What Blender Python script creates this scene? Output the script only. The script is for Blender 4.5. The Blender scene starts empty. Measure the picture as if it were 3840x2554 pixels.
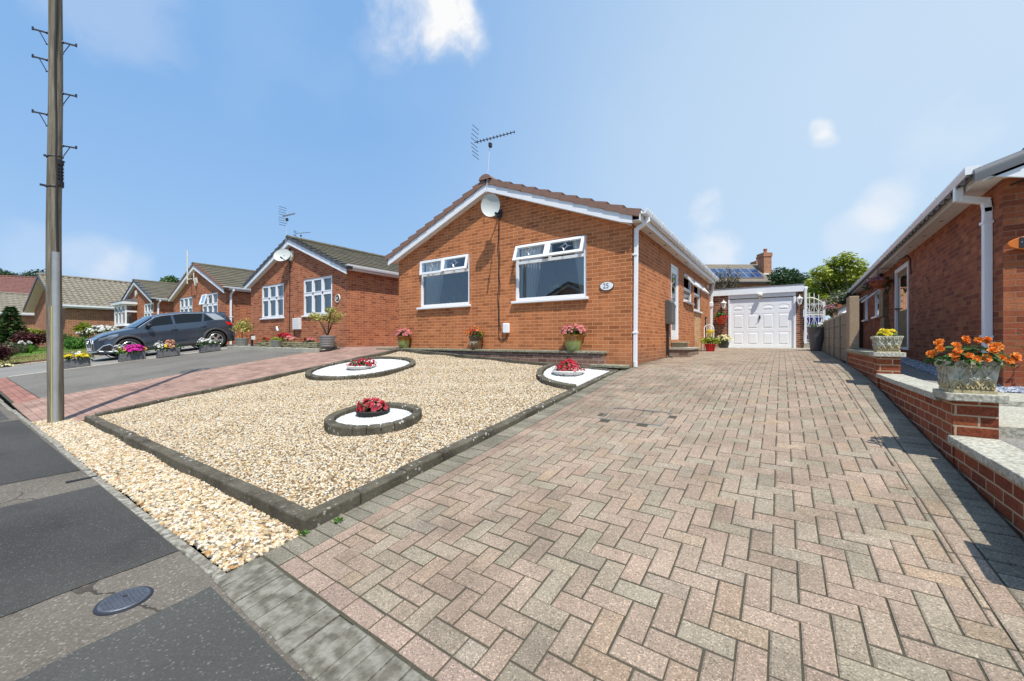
# front garden, block-paved drive and a close of brick bungalows on a bright summer day
SKY_AIR, SKY_DUST, SKY_OZ, SKY_STR = 1.0, 0.8, 1.6, 0.13
SUN_E, EXPO, HAZE, CLOUDV = 4.8, 0.22, 0.84, 6.4
AIR_L, AIR_R, AIR_H = (1.68,3.28,5.85), (4.4,5.5,6.6), (3.1,4.45,6.1)
CLOUDS = [(1560,-40,9,.62,.58),(1690,90,5.5,.62,.57),(1740,170,3.5,.35,.57),(1450,170,6,.16,.60),(3120,470,1.6,.62,.50),(3125,515,1.3,.35,.50),(2665,780,3.6,.45,.56),(2690,930,4.6,.55,.55),(3320,760,3.8,.42,.56),(3230,870,4,.25,.56),(400,0,8,.18,.56),(350,960,3.6,.28,.54),(470,1030,3.6,.28,.54),(110,930,4,.14,.56),(3560,520,5,.18,.56)]
import bpy, math, random
from mathutils import Vector, Matrix, Euler
S = bpy.context.scene; COL = S.collection
R = math.radians
rnd = random.Random(7)
def lerp(a, b, t): return a + (b - a) * t
def clamp(v, a=0.0, b=1.0): return max(a, min(b, v))

# ------------------------------------------------------------------ camera (eye level is z = 0)
F, TH = 1493.0, R(34.1)
CX, CY = 2.349, -7.515
cd = bpy.data.cameras.new('camera'); cam = bpy.data.objects.new('camera', cd); COL.objects.link(cam)
cd.sensor_width = 36; cd.lens = 36 * F / 3840; cd.clip_start = 0.05; cd.clip_end = 3000
cam.location = (CX, CY, 0); cam.rotation_euler = (R(90), 0, TH); S.camera = cam
def view_dir(px, py):
    a = (px - 1920) / F; c = -(py - 1277) / F
    return Vector((a * math.cos(TH) - math.sin(TH), a * math.sin(TH) + math.cos(TH), c))
def spot(px, py, depth):                       # survey helper: the point seen at a photo pixel, at a measured depth
    return Vector((CX, CY, 0)) + view_dir(px, py) * depth

# ------------------------------------------------------------------ mesh builder
class MB:
    def __init__(s): s.v = []; s.f = []; s.c = []; s.col = None
    def vert(s, p): s.v.append(tuple(p)); return len(s.v) - 1
    def face(s, pts, col=None):
        i = len(s.v); s.v.extend(tuple(p) for p in pts); s.f.append(tuple(range(i, i + len(pts)))); s.c.append(col)
    def faces(s, vs, fs, col=None):
        i = len(s.v); s.v.extend(tuple(p) for p in vs)
        for f in fs: s.f.append(tuple(i + k for k in f)); s.c.append(col)
    def box(s, x0, x1, y0, y1, z0, z1, col=None):
        if x0 > x1: x0, x1 = x1, x0
        if y0 > y1: y0, y1 = y1, y0
        if z0 > z1: z0, z1 = z1, z0
        s.hexa([(x0,y0,z0),(x1,y0,z0),(x1,y1,z0),(x0,y1,z0),(x0,y0,z1),(x1,y0,z1),(x1,y1,z1),(x0,y1,z1)], col)
    def hexa(s, p, col=None):
        s.faces(p, [(3,2,1,0),(4,5,6,7),(0,1,5,4),(1,2,6,5),(2,3,7,6),(3,0,4,7)], col)
    def obox(s, c, ex, ey, ez, col=None):       # box from centre and three half-axis vectors
        c, ex, ey, ez = Vector(c), Vector(ex), Vector(ey), Vector(ez)
        s.hexa([c-ex-ey-ez, c+ex-ey-ez, c+ex+ey-ez, c-ex+ey-ez, c-ex-ey+ez, c+ex-ey+ez, c+ex+ey+ez, c-ex+ey+ez], col)
    def bar(s, a, b, w, h, up=(0,0,1), col=None):
        a, b = Vector(a), Vector(b); d = b - a; u = Vector(up)
        x = d.cross(u)
        if x.length < 1e-5: x = d.cross(Vector((0,1,0)))
        x.normalize(); z = x.cross(d).normalized()
        s.obox((a+b)/2, d/2, x*w/2, z*h/2, col)
    def prism(s, poly, lo, hi, axis='y', col=None):      # poly in the other two coords
        def P(a, b, t):
            return {'y': (a, t, b), 'x': (t, a, b), 'z': (a, b, t)}[axis]
        n = len(poly)
        vs = [P(a, b, lo) for a, b in poly] + [P(a, b, hi) for a, b in poly]
        area = sum(poly[i][0]*poly[(i+1)%n][1]-poly[(i+1)%n][0]*poly[i][1] for i in range(n))
        flip = (area > 0) == (axis != 'y')
        fs = [tuple(range(n))[::-1] if flip else tuple(range(n)), tuple(range(n, 2*n)) if flip else tuple(range(n, 2*n))[::-1]]
        for i in range(n):
            j = (i+1) % n
            fs.append((i, j, n+j, n+i) if flip else (j, i, n+i, n+j))
        s.faces(vs, fs, col)
    def tube(s, pts, r, n=8, caps=True, col=None):
        pts = [Vector(p) for p in pts]; rs = r if isinstance(r, (list, tuple)) else [r]*len(pts)
        base = len(s.v); prev = None
        for i, p in enumerate(pts):
            d = (pts[min(i+1, len(pts)-1)] - pts[max(i-1, 0)]).normalized()
            if prev is None:
                x = d.cross(Vector((0,0,1)))
                if x.length < 1e-3: x = d.cross(Vector((0,1,0)))
            else: x = prev - d * prev.dot(d)
            x.normalize(); prev = x; y = d.cross(x)
            for k in range(n):
                a = 2*math.pi*k/n; s.v.append(tuple(p + (x*math.cos(a) + y*math.sin(a))*rs[i]))
        for i in range(len(pts)-1):
            for k in range(n):
                k2 = (k+1) % n
                s.f.append((base+i*n+k, base+i*n+k2, base+(i+1)*n+k2, base+(i+1)*n+k)); s.c.append(col)
        if caps:
            s.f.append(tuple(base+k for k in range(n))[::-1]); s.c.append(col)
            e = base+(len(pts)-1)*n; s.f.append(tuple(e+k for k in range(n))); s.c.append(col)
    def lathe(s, prof, c=(0,0,0), n=24, M=None, sx=1, sy=1, col=None):
        base = len(s.v); m = len(prof); c = Vector(c)
        for k in range(n):
            a = 2*math.pi*k/n
            for r, z in prof:
                p = Vector((r*math.cos(a)*sx, r*math.sin(a)*sy, z))
                if M: p = M @ p
                s.v.append(tuple(p + c))
        for k in range(n):
            k2 = (k+1) % n
            for i in range(m-1):
                s.f.append((base+k*m+i, base+k2*m+i, base+k2*m+i+1, base+k*m+i+1)); s.c.append(col)
    def grid(s, P, col=None):                    # P[i][j] points
        base = len(s.v); n = len(P[0])
        for row in P: s.v.extend(tuple(p) for p in row)
        for i in range(len(P)-1):
            for j in range(n-1):
                s.f.append((base+i*n+j, base+i*n+j+1, base+(i+1)*n+j+1, base+(i+1)*n+j)); s.c.append(col)
    def build(s, name, mat, parent=None, smooth=False, bevel=0, seg=2, local=False, **props):
        off = Vector((0,0,0)); p = parent
        if not local:
            while p: off += p.location; p = p.parent
        me = bpy.data.meshes.new(name)
        me.from_pydata([(a-off.x, b-off.y, c-off.z) for a, b, c in s.v], [], s.f)
        uv = me.uv_layers.new(name='UVMap'); data = [0.0]*(2*len(me.loops))
        V = s.v
        for pl in me.polygons:
            n = pl.normal; ax, ay, az = abs(n.x), abs(n.y), abs(n.z)
            for li in pl.loop_indices:
                q = V[me.loops[li].vertex_index]
                if az > ax and az > ay: u, w = q[0], q[1]
                elif ax > ay: u, w = q[1], q[2]
                else: u, w = q[0], q[2]
                data[2*li] = u; data[2*li+1] = w
        uv.data.foreach_set('uv', data)
        if any(c is not None for c in s.c):
            at = me.attributes.new('tint', 'FLOAT_COLOR', 'FACE'); cc = []
            for c in s.c:
                c = c if c is not None else (0.5, 0.5, 0.5); cc.extend((c[0], c[1], c[2], 1.0))
            at.data.foreach_set('color', cc)
        if smooth:
            me.polygons.foreach_set('use_smooth', [True]*len(me.polygons))
            if smooth != 'all': me.set_sharp_from_angle(angle=R(smooth if smooth is not True else 35))
        me.materials.append(mat)
        o = bpy.data.objects.new(name, me); COL.objects.link(o)
        if parent: o.parent = parent
        if bevel:
            b = o.modifiers.new('bevel', 'BEVEL'); b.width = bevel; b.segments = seg; b.limit_method = 'ANGLE'; b.angle_limit = R(40)
            b.use_clamp_overlap = True
        for k, v in props.items(): o[k] = v
        return o
def thing(name, label, cat, loc=(0,0,0), rot=None, group=None):
    o = bpy.data.objects.new(name, None); COL.objects.link(o); o.location = loc; o.empty_display_size = 0.2
    if rot: o.rotation_euler = rot
    o['label'] = label; o['category'] = cat
    if group: o['group'] = group
    return o
def tag(o, label, cat, group=None):
    o['label'] = label; o['category'] = cat
    if group: o['group'] = group
    return o
def copy_tree(o, parent=None):
    c = o.copy(); COL.objects.link(c)
    if parent: c.parent = parent
    for ch in list(o.children): copy_tree(ch, c)
    return c

# ------------------------------------------------------------------ materials
class NT:
    def __init__(s, name):
        s.m = bpy.data.materials.new(name); s.m.use_nodes = True; s.t = s.m.node_tree
        s.b = s.t.nodes['Principled BSDF']; s.out = s.t.nodes['Material Output']
    def n(s, kind, **kw):
        nd = s.t.nodes.new(kind)
        for k, v in kw.items():
            if k.startswith('i_'):
                key = k[2:]; nd.inputs[int(key) if key.isdigit() else key.replace('_', ' ')].default_value = v
            else: setattr(nd, k, v)
        return nd
    def l(s, a, b): s.t.links.new(a, b)
    def ramp(s, fac, stops, interp='LINEAR'):
        r = s.n('ShaderNodeValToRGB'); cr = r.color_ramp; cr.interpolation = interp
        while len(cr.elements) < len(stops): cr.elements.new(0.5)
        for e, (p, c) in zip(cr.elements, stops):
            e.position = p; e.color = (c[0], c[1], c[2], 1) if not isinstance(c, (int, float)) else (c, c, c, 1)
        s.l(fac, r.inputs[0]); return r.outputs[0]
    def noise(s, vec, scale, detail=4, rough=0.55, w=None):
        nd = s.n('ShaderNodeTexNoise'); nd.inputs['Scale'].default_value = scale; nd.inputs['Detail'].default_value = detail
        nd.inputs['Roughness'].default_value = rough
        s.l(vec, nd.inputs['Vector']); return nd.outputs[0]
    def mix(s, fac, a, b, mode='MIX'):
        nd = s.n('ShaderNodeMix', data_type='RGBA', blend_type=mode)
        for sock, val in ((nd.inputs[0], fac), (nd.inputs[6], a), (nd.inputs[7], b)):
            if hasattr(val, 'is_linked') or isinstance(val, bpy.types.NodeSocket): s.l(val, sock)
            elif isinstance(val, (int, float)): sock.default_value = val
            else: sock.default_value = (val[0], val[1], val[2], 1)
        return nd.outputs[2]
    def math(s, op, a, b=None, c=None, clampit=False):
        nd = s.n('ShaderNodeMath', operation=op); nd.use_clamp = clampit
        for i, val in enumerate((a, b, c)):
            if val is None: continue
            if isinstance(val, bpy.types.NodeSocket): s.l(val, nd.inputs[i])
            else: nd.inputs[i].default_value = val
        return nd.outputs[0]
    def pos(s, obj=True):
        if obj: return s.n('ShaderNodeTexCoord').outputs['Object']
        return s.n('ShaderNodeNewGeometry').outputs['Position']
    def uv(s): return s.n('ShaderNodeTexCoord').outputs['UV']
    def base(s, c):
        if isinstance(c, bpy.types.NodeSocket): s.l(c, s.b.inputs['Base Color'])
        else: s.b.inputs['Base Color'].default_value = (c[0], c[1], c[2], 1)
    def bump(s, h, strength=0.5, dist=0.01):
        nd = s.n('ShaderNodeBump'); nd.inputs['Strength'].default_value = strength; nd.inputs['Distance'].default_value = dist
        s.l(h, nd.inputs['Height']); s.l(nd.outputs[0], s.b.inputs['Normal']); return nd
    def set(s, **kw):
        for k, v in kw.items(): s.b.inputs[k.replace('_', ' ')].default_value = v
        return s
def speckle(name, c1, c2, scale=6, rough=0.6, fine=None, bump=0.0, metal=0.0, spec=0.5, detail=5, contrast=0.25, bscale=None, coat=0):
    t = NT(name); p = t.pos(); f = t.noise(p, scale, detail)
    col = t.ramp(f, [(0.5-contrast, c1), (0.5+contrast, c2)])
    if fine:
        g = t.noise(p, fine[0], 2); col = t.mix(t.ramp(g, [(0.5-fine[2], 0), (0.5+fine[2], 1)]), col, fine[1], 'MIX') if len(fine) == 3 else col
    t.base(col); t.set(Roughness=rough, Metallic=metal, Specular_IOR_Level=spec)
    if coat: t.set(Coat_Weight=coat, Coat_Roughness=0.03)
    if bump: t.bump(t.noise(p, bscale or scale*6, 3), bump, 0.01)
    return t.m
def vary(c, k): return tuple(clamp(x*k) for x in c)
def simple(name, c, rough=0.5, metal=0.0, spec=0.5, amp=0.08, scale=5, coat=0):
    return speckle(name, vary(c, 1-amp), vary(c, 1+amp), scale, rough, metal=metal, spec=spec, coat=coat)
def brick_mat(name, palette, mortar, bw=0.225, rh=0.075, ms=0.0055, stain=None, rough=0.85, bumpd=0.006, fleck=0.25, damp=None):
    t = NT(name); uv = t.uv()
    b = t.n('ShaderNodeTexBrick', offset=0.5, squash=1.0)
    b.inputs['Color1'].default_value = (0,0,0,1); b.inputs['Color2'].default_value = (1,1,1,1); b.inputs['Mortar'].default_value = (0.5,0.5,0.5,1)
    b.inputs['Scale'].default_value = 1; b.inputs['Mortar Size'].default_value = ms; b.inputs['Mortar Smooth'].default_value = 0.25
    b.inputs['Brick Width'].default_value = bw; b.inputs['Row Height'].default_value = rh; b.inputs['Bias'].default_value = 0
    wob = t.n('ShaderNodeVectorMath', operation='MULTIPLY_ADD'); nz = t.n('ShaderNodeTexNoise'); nz.inputs['Scale'].default_value = 14
    t.l(uv, nz.inputs['Vector']); t.l(nz.outputs['Color'], wob.inputs[0]); wob.inputs[1].default_value = (0.006, 0.006, 0); t.l(uv, wob.inputs[2])
    t.l(wob.outputs[0], b.inputs['Vector'])
    col = t.ramp(b.outputs['Color'], palette)
    p = t.pos(False)
    big = t.noise(p, 0.9, 4); fine = t.noise(p, 55, 3, 0.7)
    col = t.mix(1.0, col, t.ramp(big, [(0.3, 0.84), (0.7, 1.12)]), 'MULTIPLY')
    col = t.mix(1.0, col, t.ramp(fine, [(0.3, 1-fleck), (0.65, 1+fleck*0.5)]), 'MULTIPLY')
    mps = t.n('ShaderNodeMapping'); mps.inputs['Scale'].default_value = (3.2,3.2,.35); t.l(p, mps.inputs[0]); col = t.mix(1.0, col, t.ramp(t.noise(mps.outputs[0], 1.6, 5, .65), [(.32, .80), (.55, 1.0), (.75, 1.08)]), 'MULTIPLY')
    mo = t.mix(t.noise(p, 9, 3), vary(mortar, 0.8), vary(mortar, 1.15))
    col = t.mix(b.outputs['Fac'], col, mo)
    if damp:                                   # soil splash and damp along the foot of the wall
        z0, z1, dc, amt = damp
        sz = t.n('ShaderNodeSeparateXYZ'); t.l(p, sz.inputs[0])
        zz = t.math('ADD', sz.outputs[2], t.math('MULTIPLY', t.math('SUBTRACT', t.noise(p, 2.3, 4), 0.5), 0.5))
        mr = t.n('ShaderNodeMapRange'); mr.inputs[1].default_value = z0; mr.inputs[2].default_value = z1; mr.inputs[3].default_value = amt; mr.inputs[4].default_value = 0
        t.l(zz, mr.inputs[0]); col = t.mix(mr.outputs[0], col, dc)
    t.base(col); t.set(Roughness=rough, Specular_IOR_Level=0.25)
    h = t.math('SUBTRACT', t.math('MULTIPLY', fine, 0.25), b.outputs['Fac'])
    t.bump(h, 0.7, bumpd)
    return t.m
PAL_MAIN = [(0.0, (0.32,0.108,0.040)), (0.22, (0.43,0.150,0.055)), (0.62, (0.50,0.178,0.065)), (1.0, (0.56,0.208,0.082))]
PAL_DEEP = [(0.0, (0.24,0.07,0.036)), (0.22, (0.37,0.115,0.053)), (0.65, (0.44,0.15,0.068)), (1.0, (0.50,0.18,0.085))]
PAL_FAR = [(0.0, (0.23,0.075,0.038)), (0.4, (0.34,0.115,0.056)), (1.0, (0.44,0.165,0.085))]
M = {}
M['brick'] = brick_mat('red_brick', PAL_MAIN, (0.68,0.345,0.185), ms=.0060, damp=(-0.62, -0.08, (0.20,0.125,0.085), 0.75))
M['brick_deep'] = brick_mat('deep_red_brick', PAL_DEEP, (0.55,0.285,0.17), ms=.007, damp=(-0.35, 0.0, (0.2,0.13,0.09), 0.4))
M['brick_far'] = brick_mat('far_red_brick', PAL_FAR, (0.55,0.37,0.24), ms=.010)
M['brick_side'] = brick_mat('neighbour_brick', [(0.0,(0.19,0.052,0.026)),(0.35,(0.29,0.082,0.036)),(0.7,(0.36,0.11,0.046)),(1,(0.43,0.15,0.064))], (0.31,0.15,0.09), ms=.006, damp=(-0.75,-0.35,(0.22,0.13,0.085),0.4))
M['brick_wall'] = brick_mat('rustic_wall_brick', [(0.0,(0.19,0.045,0.022)),(0.5,(0.27,0.065,0.028)),(1,(0.35,0.095,0.038))], (0.42,0.31,0.20), ms=0.007, fleck=0.5, bumpd=0.009)
M['brick_garage'] = brick_mat('garage_brick', [(0.0,(0.13,0.045,0.028)),(0.5,(0.24,0.08,0.045)),(1,(0.34,0.12,0.065))], (0.50,0.38,0.27), ms=0.008)
M['brick_pale'] = brick_mat('pale_brick', [(0.0,(0.52,0.30,0.14)),(1,(0.66,0.41,0.21))], (0.45,0.27,0.14))
M['upvc'] = simple('white_upvc', (0.83,0.84,0.85), 0.28, amp=0.02)
M['upvc_grey'] = simple('weathered_upvc', (0.74,0.73,0.70), 0.4, amp=0.05)
M['cream_paint'] = simple('cream_paint', (0.72,0.68,0.58), 0.5, amp=0.06)
M['white_metal'] = simple('white_painted_metal', (0.80,0.80,0.78), 0.35, amp=0.05)
M['rubber'] = simple('black_rubber', (0.018,0.018,0.018), 0.75, amp=0.2)
M['black'] = simple('black_plastic', (0.022,0.022,0.024), 0.45, amp=0.15)
M['dark_metal'] = simple('dark_steel', (0.045,0.047,0.055), 0.45, metal=0.5, amp=0.2)
M['iron'] = speckle('cast_iron', (0.085,0.095,0.115), (0.14,0.15,0.175), 20, 0.5, metal=0.4, bump=0.2)
M['galv'] = speckle('galvanised_steel', (0.34,0.36,0.36), (0.50,0.52,0.50), 3, 0.5, metal=0.5)
M['alu'] = simple('aluminium', (0.62,0.62,0.63), 0.32, metal=0.9, amp=0.05)
M['mast'] = simple('pale_mast', (0.66,0.72,0.80), 0.4, metal=0.3, amp=0.05)
M['tile_brown'] = speckle('brown_roof_tile', (0.15,0.075,0.052), (0.26,0.135,0.095), 5, 0.85, bump=0.3, fine=(40,(0.26,0.165,0.125),0.3))
M['tile_grey'] = speckle('charcoal_roof_tile', (0.055,0.06,0.068), (0.10,0.105,0.115), 3, 0.7, bump=0.2)
M['tile_slate'] = speckle('smooth_grey_tile', (0.10,0.105,0.115), (0.135,0.14,0.15), 2, 0.6, bump=0.1)
M['tile_moss'] = speckle('mossy_brown_tile', (0.075,0.062,0.048), (0.185,0.155,0.115), 2.2, 0.95, bump=0.5, fine=(16,(0.10,0.095,0.055),0.14))
M['tile_buff'] = speckle('weathered_buff_tile', (0.19,0.165,0.125), (0.36,0.315,0.245), 3, 0.95, bump=0.5, fine=(24,(0.15,0.135,0.095),0.16))
M['tile_red'] = speckle('dull_red_tile', (0.13,0.06,0.05), (0.22,0.10,0.08), 3, 0.9, bump=0.3)
M['conc'] = speckle('pale_concrete', (0.36,0.34,0.28), (0.58,0.555,0.48), 3.5, 0.9, bump=0.5, fine=(60,(0.26,0.24,0.19),0.2))
M['conc_panel'] = speckle('buff_concrete_panel', (0.24,0.205,0.15), (0.40,0.35,0.265), 5, 0.95, bump=0.8, fine=(45,(0.16,0.14,0.1),0.18))
M['conc_post'] = speckle('tan_concrete_post', (0.34,0.25,0.16), (0.46,0.35,0.235), 5, 0.9, bump=0.3, fine=(80,(0.25,0.18,0.11),0.2))
M['coping'] = speckle('stone_coping', (0.40,0.385,0.315), (0.64,0.62,0.53), 4, 0.9, bump=0.6, fine=(50,(0.24,0.225,0.165),0.17))
M['coping_moss'] = speckle('mossy_coping', (0.25,0.23,0.16), (0.47,0.45,0.36), 4, 0.95, bump=0.6, fine=(30,(0.15,0.145,0.07),0.15))
M['stone_bed'] = speckle('mossy_stone', (0.13,0.115,0.06), (0.36,0.33,0.20), 9, 0.95, bump=1.0)
M['render'] = speckle('buff_render', (0.3,0.25,0.16), (0.36,0.30,0.2), 3, 0.9)
M['interior'] = simple('room_wall', (0.42,0.43,0.42), 0.9)
M['interior_dark'] = simple('room_plaster', (0.74,0.78,0.78), 0.9)
M['wood'] = speckle('brown_timber', (0.17,0.105,0.05), (0.30,0.2,0.105), 8, 0.8, bump=0.3)
M['terracotta'] = simple('terracotta', (0.36,0.11,0.05), 0.8)
M['red_plastic'] = simple('red_plastic', (0.55,0.012,0.015), 0.3, amp=0.05)
M['soil'] = speckle('potting_soil', (0.02,0.014,0.01), (0.06,0.042,0.028), 25, 1.0, bump=0.6)
M['orange'] = simple('orange_lacquer', (0.62,0.16,0.015), 0.4, amp=0.12)
M['text_black'] = simple('black_lettering', (0.02,0.02,0.025), 0.5)
M['text_white'] = simple('white_lettering', (0.8,0.8,0.8), 0.5)
M['red_lens'] = simple('red_lamp_lens', (0.5,0.01,0.012), 0.15, amp=0.05, coat=1)
M['blue'] = simple('blue_plastic', (0.02,0.045,0.28), 0.4)
M['orange_pot'] = simple('orange_red_pot', (0.50,0.06,0.02), 0.45)
def glass(name, tint=(0.82,0.92,0.93), ior=1.75, rough=0.0):
    t = NT(name); tr = t.n('ShaderNodeBsdfTransparent'); tr.inputs[0].default_value = (*tint, 1)
    gl = t.n('ShaderNodeBsdfGlossy'); gl.inputs['Roughness'].default_value = rough; gl.inputs[0].default_value = (0.95,0.98,1,1)
    fr = t.n('ShaderNodeFresnel'); fr.inputs[0].default_value = ior
    mx = t.n('ShaderNodeMixShader'); t.l(fr.outputs[0], mx.inputs[0]); t.l(tr.outputs[0], mx.inputs[1]); t.l(gl.outputs[0], mx.inputs[2])
    t.l(mx.outputs[0], t.out.inputs[0]); return t.m
M['glass'] = glass('window_glass', (0.96,0.99,0.99), 2.3); M['glass_sash'] = glass('opening_light_glass', (0.85,0.92,0.95), 1.30)
M['glass_dark'] = glass('tinted_glass', (0.18,0.22,0.24), 1.7)
M['glass_car'] = glass('car_glass', (0.22,0.28,0.30), 1.7)
M['glass_lamp'] = glass('lamp_glass', (0.85,0.88,0.85), 1.5, 0.1)
def fabric(name, c):
    t = NT(name); t.base(c); t.set(Roughness=0.9)
    tr = t.n('ShaderNodeBsdfTranslucent'); tr.inputs[0].default_value = (*c, 1)
    mx = t.n('ShaderNodeMixShader'); mx.inputs[0].default_value = 0.15
    t.l(t.b.outputs[0], mx.inputs[1]); t.l(tr.outputs[0], mx.inputs[2]); t.l(mx.outputs[0], t.out.inputs[0]); return t.m
M['curtain'] = fabric('white_net_curtain', (0.88,0.88,0.86))
M['blind'] = fabric('pale_blind', (0.66,0.74,0.74))
def leaf(name, stops, rough=0.5, transl=0.25):
    t = NT(name); at = t.n('ShaderNodeAttribute', attribute_name='tint')
    sp = t.n('ShaderNodeSeparateColor'); t.l(at.outputs['Color'], sp.inputs[0])
    col = t.ramp(sp.outputs[0], stops); t.base(col); t.set(Roughness=rough, Specular_IOR_Level=0.35)
    if transl:
        tr = t.n('ShaderNodeBsdfTranslucent'); t.l(col, tr.inputs[0])
        mx = t.n('ShaderNodeMixShader'); mx.inputs[0].default_value = transl
        t.l(t.b.outputs[0], mx.inputs[1]); t.l(tr.outputs[0], mx.inputs[2]); t.l(mx.outputs[0], t.out.inputs[0])
    return t.m
def petals(name, *cols):
    return leaf(name, [(i/max(1, len(cols)-1), c) for i, c in enumerate(cols)], 0.6, 0.3)
M['leaf_green'] = leaf('green_leaf', [(0,(0.025,0.06,0.012)),(0.5,(0.05,0.11,0.02)),(1,(0.10,0.19,0.04))])
M['leaf_bright'] = leaf('bright_green_leaf', [(0,(0.035,0.10,0.012)),(0.5,(0.07,0.19,0.02)),(1,(0.13,0.28,0.04))])
M['leaf_lime'] = leaf('lime_leaf', [(0,(0.14,0.20,0.02)),(0.5,(0.32,0.39,0.04)),(1,(0.52,0.55,0.09))], .5, .35)
M['leaf_yellow'] = leaf('variegated_leaf', [(0,(0.20,0.21,0.035)),(0.5,(0.38,0.36,0.08)),(1,(0.56,0.52,0.18))])
M['leaf_dark'] = leaf('dark_leaf', [(0,(0.012,0.035,0.010)),(0.5,(0.028,0.068,0.018)),(1,(0.05,0.105,0.03))])
M['leaf_fir'] = leaf('fir_needles', [(0,(0.02,0.055,0.016)),(0.5,(0.05,0.11,0.03)),(1,(0.10,0.18,0.05))])
M['leaf_maple'] = leaf('purple_maple_leaf', [(0,(0.025,0.008,0.010)),(0.5,(0.075,0.018,0.02)),(1,(0.16,0.035,0.035))])
M['leaf_dry'] = leaf('dry_olive_leaf', [(0,(0.05,0.04,0.018)),(0.5,(0.12,0.095,0.045)),(1,(0.19,0.16,0.08))])
M['leaf_grey'] = leaf('grey_green_leaf', [(0,(0.06,0.075,0.035)),(0.5,(0.12,0.14,0.07)),(1,(0.2,0.21,0.12))])
M['bark'] = speckle('bark', (0.05,0.035,0.022), (0.14,0.105,0.07), 12, 0.95, bump=0.8)
M['p_red'] = petals('red_petals', (0.30,0.004,0.012), (0.52,0.012,0.03), (0.62,0.06,0.10))
M['p_pinkred'] = petals('pink_red_petals', (0.42,0.02,0.05), (0.62,0.08,0.12), (0.72,0.30,0.30))
M['p_pink'] = petals('salmon_pink_petals', (0.55,0.12,0.13), (0.72,0.26,0.26), (0.80,0.46,0.42))
M['p_magenta'] = petals('magenta_petals', (0.55,0.015,0.26), (0.72,0.03,0.40), (0.80,0.12,0.52))
M['p_orange'] = petals('orange_petals', (0.62,0.09,0.006), (0.78,0.22,0.02), (0.85,0.46,0.12))
M['p_yellow'] = petals('yellow_petals', (0.68,0.48,0.01), (0.80,0.66,0.02), (0.85,0.75,0.15))
M['p_white'] = petals('white_petals', (0.62,0.62,0.56), (0.80,0.80,0.76), (0.86,0.86,0.84))
M['p_peach'] = petals('peach_petals', (0.60,0.22,0.12), (0.74,0.40,0.25), (0.80,0.55,0.40))
M['p_cream'] = petals('cream_petals', (0.72,0.66,0.28), (0.82,0.78,0.45), (0.86,0.84,0.62))
M['p_mauve'] = petals('mauve_petals', (0.32,0.06,0.11), (0.55,0.19,0.26), (0.66,0.36,0.42))

# ------------------------------------------------------------------ plants
def rcol(r=rnd): k = r.random(); return (k, k, k)
def leaf_quad(mb, p, n, up, L, W, col):
    n = Vector(n); n = n.normalized() if n.length > 1e-5 else Vector((0,0,1))
    u = Vector(up) - n * n.dot(Vector(up))
    if u.length < 1e-4: u = n.orthogonal()
    u.normalize(); w = n.cross(u); p = Vector(p)
    a = p; b = p + u*L*0.5 + w*W*0.5 + n*L*0.08; c = p + u*L; d = p + u*L*0.5 - w*W*0.5 + n*L*0.08
    mb.face([a, b, c, d], col)
def rvec(r=rnd):
    while True:
        v = Vector((r.uniform(-1,1), r.uniform(-1,1), r.uniform(-1,1)))
        if 0.05 < v.length < 1: return v
def cloud(mb, blobs, n, size, r=rnd, flat=0.6, shell=0.45, tone=0.18):
    """leaf-sized faces through the volume of ellipsoid clumps; each clump has its own tone"""
    tot = sum(b[1][0]*b[1][1]*b[1][2] for b in blobs)
    for (c, rad) in blobs:
        k = max(6, int(n * rad[0]*rad[1]*rad[2]/tot)); ton = r.uniform(-tone, tone)
        for _ in range(k):
            d = rvec(r).normalized(); q = shell + (1-shell)*r.random()**0.6
            if r.random() < 0.06: q *= 1.15
            p = Vector(c) + Vector((d.x*rad[0]*q, d.y*rad[1]*q, d.z*rad[2]*q))
            nn = d*0.5 + rvec(r)*0.8 + Vector((0,0,flat))
            s = size * r.uniform(0.6, 1.35)
            kk = clamp(0.5 + ton + r.uniform(-0.35, 0.35)); leaf_quad(mb, p, nn, rvec(r), s, s*0.62, (kk,kk,kk))
def bloom(mb, p, n, rad, r=rnd, petals_=6, cup=0.35):
    n = Vector(n).normalized(); u = n.orthogonal().normalized(); w = n.cross(u); p = Vector(p); a0 = r.random()*6.28
    for ring, (rr, hh) in enumerate(((1.0, cup), (0.6, cup*1.5))):
        for k in range(petals_ - ring):
            a = a0 + ring*0.5 + 2*math.pi*k/(petals_-ring); d = u*math.cos(a) + w*math.sin(a); e = n.cross(d)
            c = clamp(r.gauss(0.5, 0.24)); tip = p + d*rad*rr + n*rad*hh*r.uniform(0.6,1.2)
            mb.face([p, p + d*rad*rr*0.6 - e*rad*rr*0.42 + n*rad*hh*0.7, tip, p + d*rad*rr*0.6 + e*rad*rr*0.42 + n*rad*hh*0.7], (c,c,c))
def flowers(mb, blob, n, rad, r=rnd, top=True):
    c, R3 = blob
    for _ in range(n):
        d = rvec(r).normalized()
        if top: d.z = abs(d.z)*0.9 + 0.05
        d.normalize(); q = r.uniform(0.85, 1.08)
        p = Vector(c) + Vector((d.x*R3[0]*q, d.y*R3[1]*q, d.z*R3[2]*q))
        bloom(mb, p, d + Vector((0,-0.35,0.25)) + rvec(r)*0.5, rad*r.uniform(0.75,1.2), r)
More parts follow.
